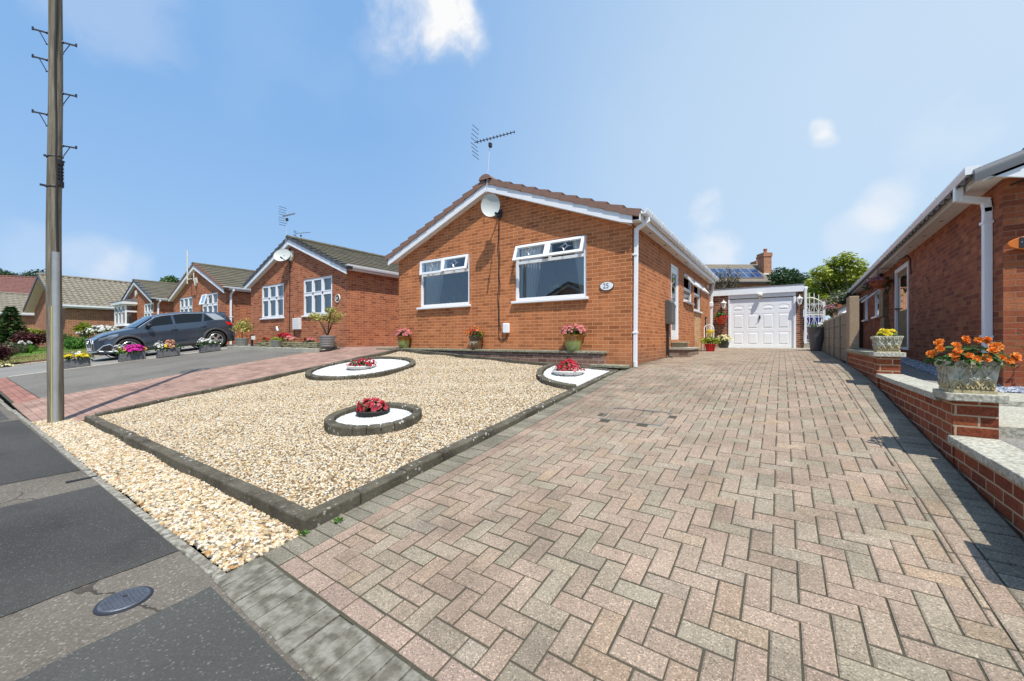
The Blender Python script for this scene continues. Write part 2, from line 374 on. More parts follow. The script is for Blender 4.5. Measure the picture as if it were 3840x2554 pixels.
def tree(name, label, base, height, blobs, n, size, mat, trunk_r, group=None, seed=1, shell=0.45, flat=0.6, tone=0.18):
    r = random.Random(seed); base = Vector(base)
    t = thing(name, label, 'tree', base, group=group)
    mb = MB(); top = base + Vector((0,0,height*0.6))
    mb.tube([base - Vector((0,0,0.2)), base.lerp(top, 0.5) + Vector((r.uniform(-.1,.1), r.uniform(-.1,.1), 0))*height*0.1, top], [trunk_r, trunk_r*0.75, trunk_r*0.4], 8)
    for c, rad in blobs:
        s0 = base + Vector((0,0,height*r.uniform(0.18,0.45))); mid = s0.lerp(Vector(c), 0.55) + rvec(r)*0.08*height
        mb.tube([s0, mid, Vector(c)], [trunk_r*0.45, trunk_r*0.28, trunk_r*0.1], 6)
    mb.build('trunk', M['bark'], t, smooth=60)
    cr = MB(); cloud(cr, blobs, n, size, r, flat, shell, tone); cr.build('crown', mat, t)
    return t
# ------------------------------------------------------------------ levels of the ground (surveyed, metres from eye level)
DP = [(-6.75,-1.243),(-6.0,-1.165),(-1.2,-0.62),(-0.4,-0.54),(0.3,-0.49),(1,-0.462),(2.6,-0.42),(9.7,-0.265),(14,-0.25)]
def drvz(y):
    if y <= DP[0][0]: return DP[0][1]
    for (a, za), (b, zb) in zip(DP, DP[1:]):
        if y <= b: return lerp(za, zb, (y-a)/(b-a))
    return DP[-1][1]
def leftz(x, y):
    k = clamp((-6.2 - x)/9.8); z0 = lerp(-.22, -.18, k); sl = lerp(.155, .13, k)
    return z0 if y > 0 else max(z0 + sl*y, -1.24)
def gardz(x, y):
    s = clamp((y + 6.2)/5.8); zb = -.57 + .30*clamp((-x - .1)/6)
    return lerp(-1.14, zb, s)
def pathz(y):                                    # side path of the right-hand bungalow
    P = [(-9,-1.30),(-6.6,-1.24),(-4.5,-.80),(-3.4,-.68),(-1.6,-.585),(0,-.575),(3,-.50),(6,-.40),(9,-.32),(16,-.25)]
    for (a, za), (b, zb) in zip(P, P[1:]):
        if y <= b: return lerp(za, zb, clamp((y-a)/(b-a)))
    return P[-1][1]
def struct(o): o['kind'] = 'structure'; return o
def stuff(o): o['kind'] = 'stuff'; return o
def sheet(name, mat, xs, ys, zf, **kw):
    mb = MB(); mb.grid([[(x, y, zf(x, y)) for y in ys] for x in xs]); return mb.build(name, mat, smooth='all', **kw)
def rng(a, b, n): return [lerp(a, b, i/n) for i in range(n+1)]

def tarmac(name, c1, c2, cl=(0.36,0.34,0.31), amt=0.12, big=0.6, agg=150, bump=0.5, crack=False):
    t = NT(name); p = t.pos(False)
    b = t.noise(p, big, 5); col = t.ramp(b, [(0.3, c1), (0.7, c2)])
    v = t.n('ShaderNodeTexVoronoi', feature='F1'); v.inputs['Scale'].default_value = agg; t.l(p, v.inputs['Vector'])
    sp = t.n('ShaderNodeSeparateColor'); t.l(v.outputs['Color'], sp.inputs[0])
    st = t.ramp(sp.outputs[0], [(0.0, 0.55), (0.7, 1.05), (0.9, 1.5), (1.0, 2.6)])
    col = t.mix(amt*2.2, col, t.mix(1.0, col, st, 'MULTIPLY'))
    lum = t.math('GREATER_THAN', sp.outputs[1], 0.965); col = t.mix(t.math('MULTIPLY', lum, amt*3.2), col, cl)
    scuff = t.n('ShaderNodeTexNoise'); scuff.inputs['Scale'].default_value = 3.5; scuff.inputs['Detail'].default_value = 6; scuff.inputs['Roughness'].default_value = 0.7
    mp = t.n('ShaderNodeMapping'); mp.inputs['Scale'].default_value = (0.35, 1.6, 1); t.l(p, mp.inputs[0]); t.l(mp.outputs[0], scuff.inputs['Vector'])
    col = t.mix(t.ramp(scuff.outputs[0], [(0.62, 0), (0.75, 0.28)]), col, vary(c2, 1.7))
    if crack:
        cv = t.n('ShaderNodeTexVoronoi', feature='DISTANCE_TO_EDGE'); cv.inputs['Scale'].default_value = .9; wv = t.n('ShaderNodeVectorMath', operation='MULTIPLY_ADD'); wn = t.n('ShaderNodeTexNoise'); wn.inputs['Scale'].default_value = 5; wn.inputs['Detail'].default_value = 6; t.l(p, wn.inputs['Vector']); t.l(wn.outputs['Color'], wv.inputs[0]); wv.inputs[1].default_value = (.25,.25,0); t.l(p, wv.inputs[2]); t.l(wv.outputs[0], cv.inputs['Vector'])
        ck = t.math('MULTIPLY', t.math('LESS_THAN', cv.outputs['Distance'], .006), t.ramp(t.noise(p, .8, 2), [(.45, 0), (.6, .8)])); col = t.mix(ck, col, (.03,.027,.022))
    stain = t.noise(p, 1.9, 6, .7); col = t.mix(t.ramp(stain, [(.55, 0), (.72, .4)]), col, vary(c1, .55))
    t.base(col); t.set(Roughness=0.92, Specular_IOR_Level=0.25)
    t.bump(t.math('ADD', v.outputs['Distance'], t.math('MULTIPLY', t.noise(p, 40, 3), 0.5)), bump, 0.004)
    return t.m
M['tarmac_new'] = tarmac('dark_patch_tarmac', (0.042,0.041,0.038), (0.072,0.069,0.063), amt=0.08, agg=220, bump=0.3)
M['tarmac_old'] = tarmac('worn_tarmac', (0.105,0.09,0.072), (0.165,0.145,0.118), amt=0.16, agg=120, crack=True)
M['tarmac_grey'] = tarmac('grey_tarmac', (0.058,0.058,0.052), (0.088,0.086,0.078), amt=0.08, agg=130)
M['tarmac_drive'] = tarmac('neighbour_tarmac', (0.125,0.115,0.10), (0.18,0.167,0.147), amt=0.12, agg=110)
M['tarmac_pale'] = tarmac('pale_worn_tarmac', (0.18,0.172,0.155), (0.25,0.24,0.215), amt=0.12, agg=110)
M['road'] = tarmac('road_tarmac', (0.075,0.075,0.075), (0.11,0.11,0.108), amt=0.15)
M['earth'] = speckle('bare_ground', (0.12,0.11,0.06), (0.22,0.2,0.12), 1.2, 1.0, bump=0.4)

# the ground: one sheet to the horizon, kept below everything laid on it
def groundz(x, y):
    if y < -6.6: return -1.46
    if x > 3.4: return min(pathz(y) - .12, -.3) if y < 20 else -.35 + (y-20)*.02
    z = min(drvz(y), gardz(x, min(y, -.35)), leftz(min(x, -6.2), y)) - .16
    if y > 14: z += (y-14)*.03
    return max(-1.46, z)
xs = [-900,-300,-120,-60,-40,-30,-24,-20,-16,-13,-10,-8,-6.2,-4,-2,-.1,1,2,3.3,3.6,5,8,14,30,80,300,900]
ys = [-900,-300,-80,-40,-25,-14,-9,-6.7,-6.2,-5,-4,-3,-2,-1.2,-.5,0,1,3,6,10,14,18,25,40,70,150,400,900]
mb = MB(); mb.grid([[(x, y, groundz(x, y) if -50 < x < 20 and y < 60 else (-1.46 if y < -6.6 else -.5 + min(3, max(0, (y-14)*.03)))) for y in ys] for x in xs])
struct(mb.build('ground', M['earth'], smooth='all'))
struct(sheet('road', M['road'], rng(-60, 40, 40), rng(-15.6, -8.95, 8), lambda x, y: -1.40 + 0.02*(1-abs(y+12.3)/3.4)))
mb = MB()
for x in range(-60, 40):
    mb.box(x+.006, x+.994, -8.95, -8.82, -1.5, -1.285); mb.box(x+.006, x+.994, -15.73, -15.6, -1.5, -1.285)
struct(mb.build('kerb', M['conc'], bevel=0.015))
struct(sheet('far_pavement', M['tarmac_grey'], rng(-60, 40, 20), rng(-17.6, -15.735, 3), lambda x, y: -1.29))
# near pavement: old brown tarmac with newer dark patches laid over the trenches
def pavz(x, y): return -1.243 - max(0, (-6.7 - y))*0.02
struct(sheet('pavement', M['tarmac_old'], rng(-40, -.06, 60), [-8.82, -8.2, -7.6, -7.1, -6.9, -6.66], pavz))
mb = MB(); mb.grid([[(x, lerp(-8.82, -6.674 - .035*max(0, x), f), pavz(x, lerp(-8.82, -6.69, f))) for f in rng(0,1,6)] for x in rng(-.06, 12, 12)]); struct(mb.build('pavement', M['tarmac_old'], smooth='all'))
def patch(name, mat, poly, lift=.004):
    mb = MB(); n = len(poly); mb.face([(x, y, pavz(x, y)+lift) for x, y in poly]); struct(mb.build(name, mat))
def rough_line(a, b, n, amp, r=rnd): return [(lerp(a[0], b[0], i/n)+r.uniform(-amp, amp), lerp(a[1], b[1], i/n)+r.uniform(-amp, amp)) for i in range(n+1)]
patch('pavement_patch', M['tarmac_new'], rough_line((-2.42,-8.81), (-2.50,-6.672), 22, .007) + rough_line((-.60,-6.672), (-.53,-8.81), 22, .007))
patch('pavement_patch', M['tarmac_new'], rough_line((-7.6,-8.81), (-7.5,-6.672), 16, .01) + rough_line((-3.20,-6.672), (-3.36,-8.81), 22, .007))
patch('pavement_patch', M['tarmac_grey'], rough_line((0.10,-8.81), (-.03,-6.70), 22, .007) + rough_line((4.9,-6.87), (4.9,-8.81), 10, .008))
patch('pavement_patch', M['tarmac_grey'], rough_line((-14.5,-8.81), (-14.5,-6.76), 8, .01) + rough_line((-7.7,-6.76), (-7.8,-8.81), 8, .01))
# service strip and round stopcock cover
t = thing('stopcock_cover', 'round dark iron cover with a chequered top set in the pavement', 'access cover', (-.262,-6.975,pavz(0,-6.97)))
mb = MB(); mb.lathe([(0,.007),(.098,.007),(.104,.005),(.106,.0)], t.location, 40); mb.build('frame', M['dark_metal'], t)
mb = MB(); mb.lathe([(0,.010),(.090,.010),(.093,.007)], t.location, 40)
c = t.location
for i in range(-6, 7):
    for j in range(-6, 7):
        x, y = i*.0145, j*.0145
        if math.hypot(x, y) < .080 and math.hypot(x+.02, y-.006) > .014: mb.box(c.x+x-.0052, c.x+x+.0052, c.y+y-.0052, c.y+y+.0052, c.z+.009, c.z+.0135)
mb.build('lid', M['iron'], t)
mb = MB(); mb.lathe([(0,.0125),(.009,.0125),(.010,.009)], c + Vector((-.02,.006,0)), 12); mb.build('keyhole', M['rubber'], t)
mb = MB(); mb.box(-2.845,-2.806,-6.82,-6.625, pavz(0,-6.7)-.02, pavz(0,-6.7)+.010)
tag(mb.build('service_marker', M['rubber'], bevel=.003), 'short black bar let into the brown trench strip of the pavement', 'marker bar')
# concrete edging between pavement and gravel, a run of weathered lengths
mb = MB(); x = -15.2
while x < -.12:
    L = min(rnd.uniform(.86,.93), -.06 - x); dz = rnd.uniform(-.012,.008); w = rnd.uniform(-.006,.006)
    mb.box(x+.004, x+L-.004, -6.665+w, -6.61+w, -1.4, -1.229+dz); x += L
M['edging'] = speckle('weathered_edging', (0.095,0.085,0.062), (0.215,0.195,0.15), 7, 0.95, bump=0.9, fine=(28,(0.34,0.32,0.27),0.12))
tag(mb.build('pavement_edging', M['edging'], bevel=.008), 'low worn concrete edging between the pavement and the gravel strip', 'edging')

# ------------------------------------------------------------------ block-paved drive, each block with its chamfer
def paver_mat(name, spk=1.0):
    t = NT(name); p = t.pos(False); at = t.n('ShaderNodeAttribute', attribute_name='tint')
    col = at.outputs['Color']
    b = t.noise(p, 3.0, 4); col = t.mix(1.0, col, t.ramp(b, [(0.3, 0.86), (0.7, 1.12)]), 'MULTIPLY')
    v = t.n('ShaderNodeTexVoronoi', feature='F1'); v.inputs['Scale'].default_value = 210; t.l(p, v.inputs['Vector'])
    sp = t.n('ShaderNodeSeparateColor'); t.l(v.outputs['Color'], sp.inputs[0])
    st = t.ramp(sp.outputs[0], [(0.0, 0.45), (0.08, 0.62), (0.16, 0.92), (0.72, 1.0), (0.86, 1.32), (1.0, 1.85)])
    col = t.mix(0.85*spk, col, t.mix(1.0, col, st, 'MULTIPLY'))
    dirt = t.noise(p, .75, 6, .68); col = t.mix(1.0, col, t.ramp(dirt, [(.34, .80), (.5, 1.0), (.7, 1.07)]), 'MULTIPLY'); oil = t.noise(p, 1.7, 5, .6); col = t.mix(t.ramp(oil, [(.66, 0), (.76, .30)]), col, (.11,.09,.062))
    blot = t.noise(p, 11, 5, 0.7); col = t.mix(t.ramp(blot, [(0.60, 0), (0.78, 0.35)]), col, (0.20,0.17,0.125))
    t.base(col); t.set(Roughness=0.9, Specular_IOR_Level=0.25)
    t.bump(t.math('ADD', sp.outputs[0], t.math('MULTIPLY', t.noise(p, 70, 3), 1.4)), 0.35, 0.0025)
    return t.m
M['paver'] = paver_mat('concrete_block_paving'); M['paver_red'] = paver_mat('red_block_paving', 0.35)
M['joint'] = speckle('jointing_sand', (0.048,0.039,0.026), (0.10,0.083,0.055), 14, 1.0, fine=(60,(0.05,0.05,0.03),0.2))
PINK, GREY, TAN = (0.295,0.215,0.162), (0.262,0.228,0.168), (0.305,0.22,0.148)
def block_tint(r=rnd):
    k = r.random(); c = PINK if k < .56 else GREY if k < .90 else TAN
    c = tuple(lerp(a, b, r.uniform(.1,.9)) for a, b in zip(c, (0.277,0.217,0.160)))
    return vary(c, r.uniform(.90, 1.10))
def paver(mb, x0, x1, y0, y1, zf, col, r=rnd, gap=.0042, ch=.007):
    if x1-x0 < .025 or y1-y0 < .025: return
    dz = r.gauss(0, .0013); tx, ty = r.gauss(0, .007), r.gauss(0, .007); xm, ym = (x0+x1)/2, (y0+y1)/2
    def Z(x, y): return zf(x, y) + dz + (x-xm)*tx + (y-ym)*ty
    x0 += gap*r.uniform(.5,1.3); x1 -= gap*r.uniform(.5,1.3); y0 += gap*r.uniform(.5,1.3); y1 -= gap*r.uniform(.5,1.3)
    o = [(x0,y0),(x1,y0),(x1,y1),(x0,y1)]; i = [(x0+ch,y0+ch),(x1-ch,y0+ch),(x1-ch,y1-ch),(x0+ch,y1-ch)]
    v = [(x,y,Z(x,y)-.0042) for x,y in o] + [(x,y,Z(x,y)) for x,y in i] + [(x,y,Z(x,y)-.022) for x,y in o]
    mb.faces(v, [(4,5,6,7),(0,1,5,4),(1,2,6,5),(2,3,7,6),(3,0,4,7),(8,9,1,0),(9,10,2,1),(10,11,3,2),(11,8,0,3)], col)
def herring(mb, X0, X1, Y0, Y1, zf, tint, a=.1, skip=None, ox=0, oy=0):
    for rr in range(int((Y1-Y0)/a)+4):
        for cc in range(-2, int((X1-X0)/a)+3):
            k = (cc - rr) % 4
            if k == 0: w, h = 2, 1
            elif k == 3: w, h = 1, 2
            else: continue
            x0 = max(X0, X0+ox+cc*a); x1 = min(X1, X0+ox+(cc+w)*a); y0 = max(Y0, Y0+oy+(rr-1)*a); y1 = min(Y1, Y0+oy+(rr-1+h)*a)
            if x1 <= x0 or y1 <= y0 or (skip and skip((x0+x1)/2, (y0+y1)/2)): continue
            paver(mb, x0, x1, y0, y1, zf, tint())
dz_ = lambda x, y: drvz(y)
def cover(x, y): return .682 < x < 1.345 and -3.345 < y < -2.85
mb = MB()
herring(mb, .21, 3.04, -6.33, 9.0, dz_, block_tint, skip=cover)
y = -6.43
def soft_grey(r=rnd): return vary((0.195,0.175,0.132), r.uniform(.8, 1.15))
while y < 9.0:                                   # soldier course against the garden kerb, stretchers beside it
    if y < -.45: paver(mb, -.085, .11, y, y+.1, dz_, soft_grey())
    else: paver(mb, .008, .11, y, y+.1, dz_, soft_grey())
    paver(mb, 3.14, 3.345, y, y+.1, dz_, vary((0.235,0.20,0.15), rnd.uniform(.85,1.12)))
    y += .1
y = -6.33
while y < 9.0:
    paver(mb, .11, .21, y, min(y+.2, 9), dz_, vary((0.275,0.20,0.15), rnd.uniform(.88,1.1)))
    paver(mb, 3.04, 3.14, y, min(y+.2, 9), dz_, block_tint()); y += .2
x = .11
while x < 3.35: paver(mb, x, min(x+.2, 3.35), -6.43, -6.33, dz_, vary((0.28,0.205,0.16), rnd.uniform(.9,1.12))); x += .2
def shear(m):
    m.v = [(x, y - (.035*x + .015)*clamp((-5-y)/1.4), z) for x, y, z in m.v]; return m
drive = struct(shear(mb).build('driveway', M['paver']))
mb = MB(); mb.grid([[(x, y, drvz(y)-.0065) for y in rng(-6.44, 9.0, 60)] for x in (-.09, 1.5, 3.35)]); struct(shear(mb).build('driveway_bed', M['joint'], smooth='all'))
mb = MB(); mb.grid([[(x, y, drvz(y)-.002) for y in rng(9.0, 9.93, 4)] for x in (0.0, 1.5, 3.4)]); struct(mb.build('garage_apron', M['conc'], smooth='all'))
# apron of weathered granite-grey setts down to the pavement
mb = MB(); x = -.085
while x < 4.9:
    w = rnd.uniform(.088,.108); k = rnd.uniform(.7,1.3); j = rnd.uniform(-.008,.008)
    def az(xx, yy, k=k): return lerp(-1.238, drvz(-6.43)-.002, clamp((yy+6.665)/.235))
    paver(mb, x, x+w, -6.668+j, -6.437, az, vary((0.30,0.275,0.225), k), gap=.002, ch=.008); x += w
M['apron'] = speckle('lichened_setts', (0.07,0.063,0.045), (0.165,0.15,0.112), 13, 0.95, bump=1.0, bscale=60, fine=(17,(0.235,0.222,0.18),0.13))
struct(shear(mb).build('drive_apron', M['apron']))
mb = MB(); mb.grid([[(x, y, lerp(-1.249, drvz(-6.43)-.013, clamp((y+6.665)/.235))) for y in rng(-6.665, -6.435, 3)] for x in (-.085, 2, 4.9)]); struct(shear(mb).build('drive_apron_bed', M['joint']))
# recessed inspection cover with blocks laid in its tray
t = thing('inspection_cover', 'recessed metal-framed inspection cover inlaid with drive blocks', 'access cover', (1.013,-3.098,drvz(-3.1)))
mb = MB()
for a, b in (((.686,-3.341),(1.341,-3.341)),((1.341,-3.341),(1.341,-2.854)),((1.341,-2.854),(.686,-2.854)),((.686,-2.854),(.686,-3.341))):
    mb.bar((*a, drvz(a[1])+.001), (*b, drvz(b[1])+.001), .009, .012)
for (x, y, sx, sy) in ((.686,-3.341,1,1),(1.341,-3.341,-1,1),(1.341,-2.854,-1,-1),(.686,-2.854,1,-1)):
    mb.face([(x, y, drvz(y)+.0065), (x+sx*.075, y, drvz(y)+.0065), (x, y+sy*.06, drvz(y+sy*.06)+.0065)])
mb.build('frame', speckle('worn_steel_frame', (0.22,0.21,0.19), (0.40,0.39,0.36), 12, 0.5, metal=0.5), t)
mb = MB(); herring(mb, .698, 1.329, -3.329, -2.866, dz_, block_tint, ox=.04, oy=.03); mb.build('block_inlay', M['paver'], t)

# ------------------------------------------------------------------ gravel as scattered stones
def gravel(name, base_mat, stone_mat, grid_pts, density, smin, smax, seed):
    mb = MB(); mb.grid(grid_pts); o = mb.build(name, base_mat, smooth='all'); stuff(o)
    ng = bpy.data.node_groups.new(name + '_scatter', 'GeometryNodeTree')
    ng.interface.new_socket('Geometry', in_out='INPUT', socket_type='NodeSocketGeometry'); ng.interface.new_socket('Geometry', in_out='OUTPUT', socket_type='NodeSocketGeometry')
    N = ng.nodes.new; L = ng.links.new
    gi, go = N('NodeGroupInput'), N('NodeGroupOutput')
    ds = N('GeometryNodeDistributePointsOnFaces'); ds.inputs['Density'].default_value = density; ds.inputs['Seed'].default_value = seed
    L(gi.outputs[0], ds.inputs['Mesh'])
    join = N('GeometryNodeJoinGeometry'); L(gi.outputs[0], join.inputs[0])
    variants = N('GeometryNodeGeometryToInstance')
    for k in range(4):
        ic = N('GeometryNodeMeshIcoSphere'); ic.inputs['Radius'].default_value = 0.5; ic.inputs['Subdivisions'].default_value = 2 if smax > .02 else 1
        sp = N('GeometryNodeSetPosition'); nz = N('ShaderNodeTexNoise'); nz.inputs['Scale'].default_value = 1.6; nz.inputs['Detail'].default_value = 1
        ad = N('ShaderNodeVectorMath'); ad.operation = 'ADD'; ad.inputs[1].default_value = (k*7.3+1, k*3.1, k*5.7); ps = N('GeometryNodeInputPosition')
        L(ps.outputs[0], ad.inputs[0]); L(ad.outputs[0], nz.inputs['Vector'])
        sb = N('ShaderNodeVectorMath'); sb.operation = 'SUBTRACT'; sb.inputs[1].default_value = (.5,.5,.5); L(nz.outputs['Color'], sb.inputs[0])
        sc = N('ShaderNodeVectorMath'); sc.operation = 'SCALE'; sc.inputs['Scale'].default_value = 1.1; L(sb.outputs[0], sc.inputs[0])
        L(ic.outputs[0], sp.inputs['Geometry']); L(sc.outputs[0], sp.inputs['Offset']); L(sp.outputs[0], variants.inputs[0])
    sm = N('GeometryNodeSetMaterial'); sm.inputs['Material'].default_value = stone_mat
    L(variants.outputs[0], sm.inputs[0])
    ip = N('GeometryNodeInstanceOnPoints'); ip.inputs['Pick Instance'].default_value = True
    L(ds.outputs[0], ip.inputs['Points']); L(sm.outputs[0], ip.inputs['Instance'])
    # random size, flattened a little, any turn
    rv = N('FunctionNodeRandomValue'); rv.data_type = 'FLOAT_VECTOR'; rv.inputs[0].default_value = (smin, smin, smin*.6); rv.inputs[1].default_value = (smax, smax*.85, smax*.6)
    L(rv.outputs[0], ip.inputs['Scale'])
    rr = N('FunctionNodeRandomValue'); rr.data_type = 'FLOAT_VECTOR'; rr.inputs[0].default_value = (-.5,-.5,0); rr.inputs[1].default_value = (.5,.5,6.283); rr.inputs['Seed'].default_value = 5
    L(rr.outputs[0], ip.inputs['Rotation'])
    L(ip.outputs[0], join.inputs[0]); L(join.outputs[0], go.inputs[0])
    md = o.modifiers.new('scatter', 'NODES'); md.node_group = ng
    return o
def stone_mat(name, stops):
    t = NT(name); oi = t.n('ShaderNodeObjectInfo'); col = t.ramp(oi.outputs['Random'], stops)
    p = t.pos(); col = t.mix(1.0, col, t.ramp(t.noise(p, 3, 3), [(0.3, .85), (0.7, 1.12)]), 'MULTIPLY')
    t.base(col); t.set(Roughness=0.75, Specular_IOR_Level=0.3); return t.m
M['stone_gold'] = stone_mat('golden_gravel_stone', [(0,(0.52,0.41,0.24)),(0.16,(0.62,0.51,0.33)),(0.34,(0.64,0.56,0.43)),(0.48,(0.62,0.59,0.52)),(0.58,(0.47,0.31,0.13)),(0.68,(0.50,0.36,0.19)),(0.77,(0.40,0.205,0.075)),(0.84,(0.30,0.25,0.19)),(0.89,(0.15,0.125,0.095)),(0.93,(0.54,0.46,0.33)),(1,(0.66,0.64,0.59))])
M['stone_white'] = stone_mat('white_chipping', [(0,(0.50,0.49,0.46)),(.15,(0.68,0.68,0.66)),(1,(0.80,0.80,0.79))])
M['stone_slate'] = stone_mat('blue_slate_chipping', [(0,(0.20,0.22,0.27)),(0.5,(0.33,0.36,0.42)),(0.8,(0.5,0.52,0.55)),(1,(0.72,0.72,0.72))])
M['gravel_bed'] = speckle('gravel_bed', (0.075,0.052,0.028), (0.19,0.14,0.08), 60, 1.0, bump=0.6)
M['white_bed'] = speckle('white_bed', (0.40,0.40,0.38), (0.55,0.55,0.53), 60, 1.0, bump=0.6)  # white bed toned darker to stand for the shade between chippings
M['slate_bed'] = speckle('slate_bed', (0.15,0.16,0.19), (0.30,0.31,0.34), 50, 1.0, bump=0.6)
def lump(x, y): return .008*math.sin(x*5.1+y*2.3)+.007*math.sin(y*6.7-x*3.9)
gravel('gravel_garden', M['gravel_bed'], M['stone_gold'], [[(x, y, gardz(x, y)-.012+lump(x,y)) for y in rng(-6.13, -.46, 40)] for x in rng(-6.03, -.17, 40)], 4000, .011, .026, 1)
def stripz(x, y): return lerp(-1.232, -1.195, clamp((y+6.61)/.4)) + lump(x, y)
gravel('gravel_strip', M['gravel_bed'], M['stone_gold'], [[(x, y, stripz(x, y)) for y in rng(-6.612, -6.20, 6)] for x in rng(-6.95, -.09, 50)], 3700, .016, .037, 2)

# ------------------------------------------------------------------ garden kerbs
def lichen_mat():
    t = NT('lichened_kerb'); p = t.pos(False)
    col = t.ramp(t.noise(p, 4, 5), [(0.3, (0.055,0.047,0.033)), (0.7, (0.135,0.12,0.088))])
    v = t.n('ShaderNodeTexVoronoi', feature='F1'); v.inputs['Scale'].default_value = 26
    wob = t.n('ShaderNodeVectorMath', operation='MULTIPLY_ADD'); nz = t.n('ShaderNodeTexNoise'); nz.inputs['Scale'].default_value = 30; t.l(p, nz.inputs['Vector'])
    t.l(nz.outputs['Color'], wob.inputs[0]); wob.inputs[1].default_value = (.03,.03,.03); t.l(p, wob.inputs[2]); t.l(wob.outputs[0], v.inputs['Vector'])
    sp = t.n('ShaderNodeSeparateColor'); t.l(v.outputs['Color'], sp.inputs[0])
    dot = t.math('MULTIPLY', t.math('LESS_THAN', v.outputs['Distance'], t.math('MULTIPLY', sp.outputs[0], 0.42)), t.math('GREATER_THAN', sp.outputs[1], 0.62))
    dens = t.ramp(t.noise(p, 1.7, 3), [(0.42, 0.1), (0.6, 0.9)])
    col = t.mix(t.math('MULTIPLY', dot, dens), col, (0.58,0.57,0.52))
    col = t.mix(t.ramp(t.noise(p, 45, 3), [(0.55, 0), (0.75, 0.35)]), col, (0.30,0.285,0.23))
    t.base(col); t.set(Roughness=0.95, Specular_IOR_Level=0.2); t.bump(t.noise(p, 55, 4), 0.7, 0.006); return t.m
M['kerb'] = lichen_mat()
def kerb_run(mb, a, b, width, side, unit, depth=.3, r=rnd):
    a, b = Vector(a), Vector(b); d = b - a; L = Vector((d.x, d.y, 0)).length; n = max(1, round(L/unit))
    nn = Vector((-d.y, d.x, 0)).normalized()*width*side
    for i in range(n):
        p, q = a.lerp(b, i/n), a.lerp(b, (i+1)/n); g = d.normalized()*.003; p = p + g; q = q - g
        j = Vector((0,0,r.uniform(-.004,.004))); o = nn.normalized()*r.uniform(-.004,.004); dn = Vector((0,0,-depth))
        P = [p+o+j, q+o+j, q+nn+o+j, p+nn+o+j]
        mb.hexa([v+dn for v in P] + P) if side > 0 else mb.hexa([P[3]+dn,P[2]+dn,P[1]+dn,P[0]+dn,P[3],P[2],P[1],P[0]])
mb = MB()
KF, KR = -1.107, -.525
kerb_run(mb, (-6.12,-6.20,KF), (-.205,-6.20,KF), .11, 1, .3)
kerb_run(mb, (-.095,-6.20,KF), (-.095,-.45,KR), .11, 1, .42)
kerb_run(mb, (-.205,-.45,KR), (-6.12,-.30,-.21), .10, 1, .45, .22)
kerb_run(mb, (-6.14,-.40,-.212), (-6.14,-6.09,-1.08), .10, 1, .45, .22)
tag(mb.build('garden_kerb', M['kerb'], bevel=.012), 'dark lichen-spotted kerb framing the golden gravel front garden', 'kerb')

# oval beds with white chippings
def ring_bed(kerb_label, pts, width, hgt, inner_z, seed, stone_label=None):
    """pts: closed loop of plan points (outer edge), counter-clockwise"""
    n = len(pts); cx = sum(p[0] for p in pts)/n; cy = sum(p[1] for p in pts)/n; mb = MB(); inn = []
    for i in range(n):
        a = Vector((*pts[i-1], 0)); b = Vector((*pts[(i+1) % n], 0)); d = (b-a).normalized(); inn.append((pts[i][0]-d.y*width, pts[i][1]+d.x*width))
    for i in range(n):
        j = (i+1) % n; g = .02
        def P(k, l, f): return (lerp(k[0], l[0], f), lerp(k[1], l[1], f))
        o0, o1 = P(pts[i], pts[j], g), P(pts[i], pts[j], 1-g); i0, i1 = P(inn[i], inn[j], g), P(inn[i], inn[j], 1-g)
        dz = rnd.uniform(-.004,.004)
        T = [(x, y, gardz(x, y)+hgt+dz) for x, y in (o0, o1, i1, i0)]; Bt = [(x, y, z-.16) for x, y, z in T]
        mb.hexa(Bt + T)
    tag(mb.build('bed_edging', M['kerb'], bevel=.015), kerb_label, 'bed edging', 'oval bed edgings in the gravel')
    fan = [[(lerp(cx, p[0], f), lerp(cy, p[1], f), gardz(lerp(cx, p[0], f), lerp(cy, p[1], f)) + inner_z) for f in (0.0, .5, .98)] for p in inn + inn[:1]]
    gravel('white_chippings', M['white_bed'], M['stone_white'], fan, 5200, .008, .020, seed)
def oval(cx, cy, a, b, ang, n, k=2.0):
    out = []
    for i in range(n):
        t_ = 2*math.pi*i/n; x, y = a*math.copysign(abs(math.cos(t_))**(2/k), math.cos(t_)), b*math.copysign(abs(math.sin(t_))**(2/k), math.sin(t_)); c, s = math.cos(ang), math.sin(ang)
        out.append((cx + x*c - y*s, cy + x*s + y*c))
    return out
ring_bed('dark kerb ring round the large white oval at the back left of the gravel', oval(-4.99,-2.31,1.06,1.06,0,34,2.2), .11, .065, .02, 11)
ring_bed('dark kerb ring round the small white oval in the middle of the gravel', oval(-1.67,-4.51,.59,.515,0,22,2.1), .105, .085, .03, 12)
mb = MB(); n = 15; arc = []
for i in range(n+1):
    a = lerp(R(180), R(270), i/n); arc.append((-.20 + 1.27*math.cos(a), -.56 + 1.55*math.sin(a), -.20 + 1.165*math.cos(a), -.56 + 1.445*math.sin(a)))
for i in range(n):
    o0, o1 = arc[i], arc[i+1]; e = .02
    T = [(lerp(o0[0],o1[0],e),lerp(o0[1],o1[1],e)), (lerp(o0[0],o1[0],1-e),lerp(o0[1],o1[1],1-e)), (lerp(o0[2],o1[2],1-e),lerp(o0[3],o1[3],1-e)), (lerp(o0[2],o1[2],e),lerp(o0[3],o1[3],e))]
    T = [(x, y, gardz(x, y)+.07) for x, y in T]; mb.hexa([(x, y, z-.16) for x, y, z in T] + T)
tag(mb.build('bed_edging', M['kerb'], bevel=.015), 'dark curved kerb of the quarter bed in the corner by the drive', 'bed edging', 'oval bed edgings in the gravel')
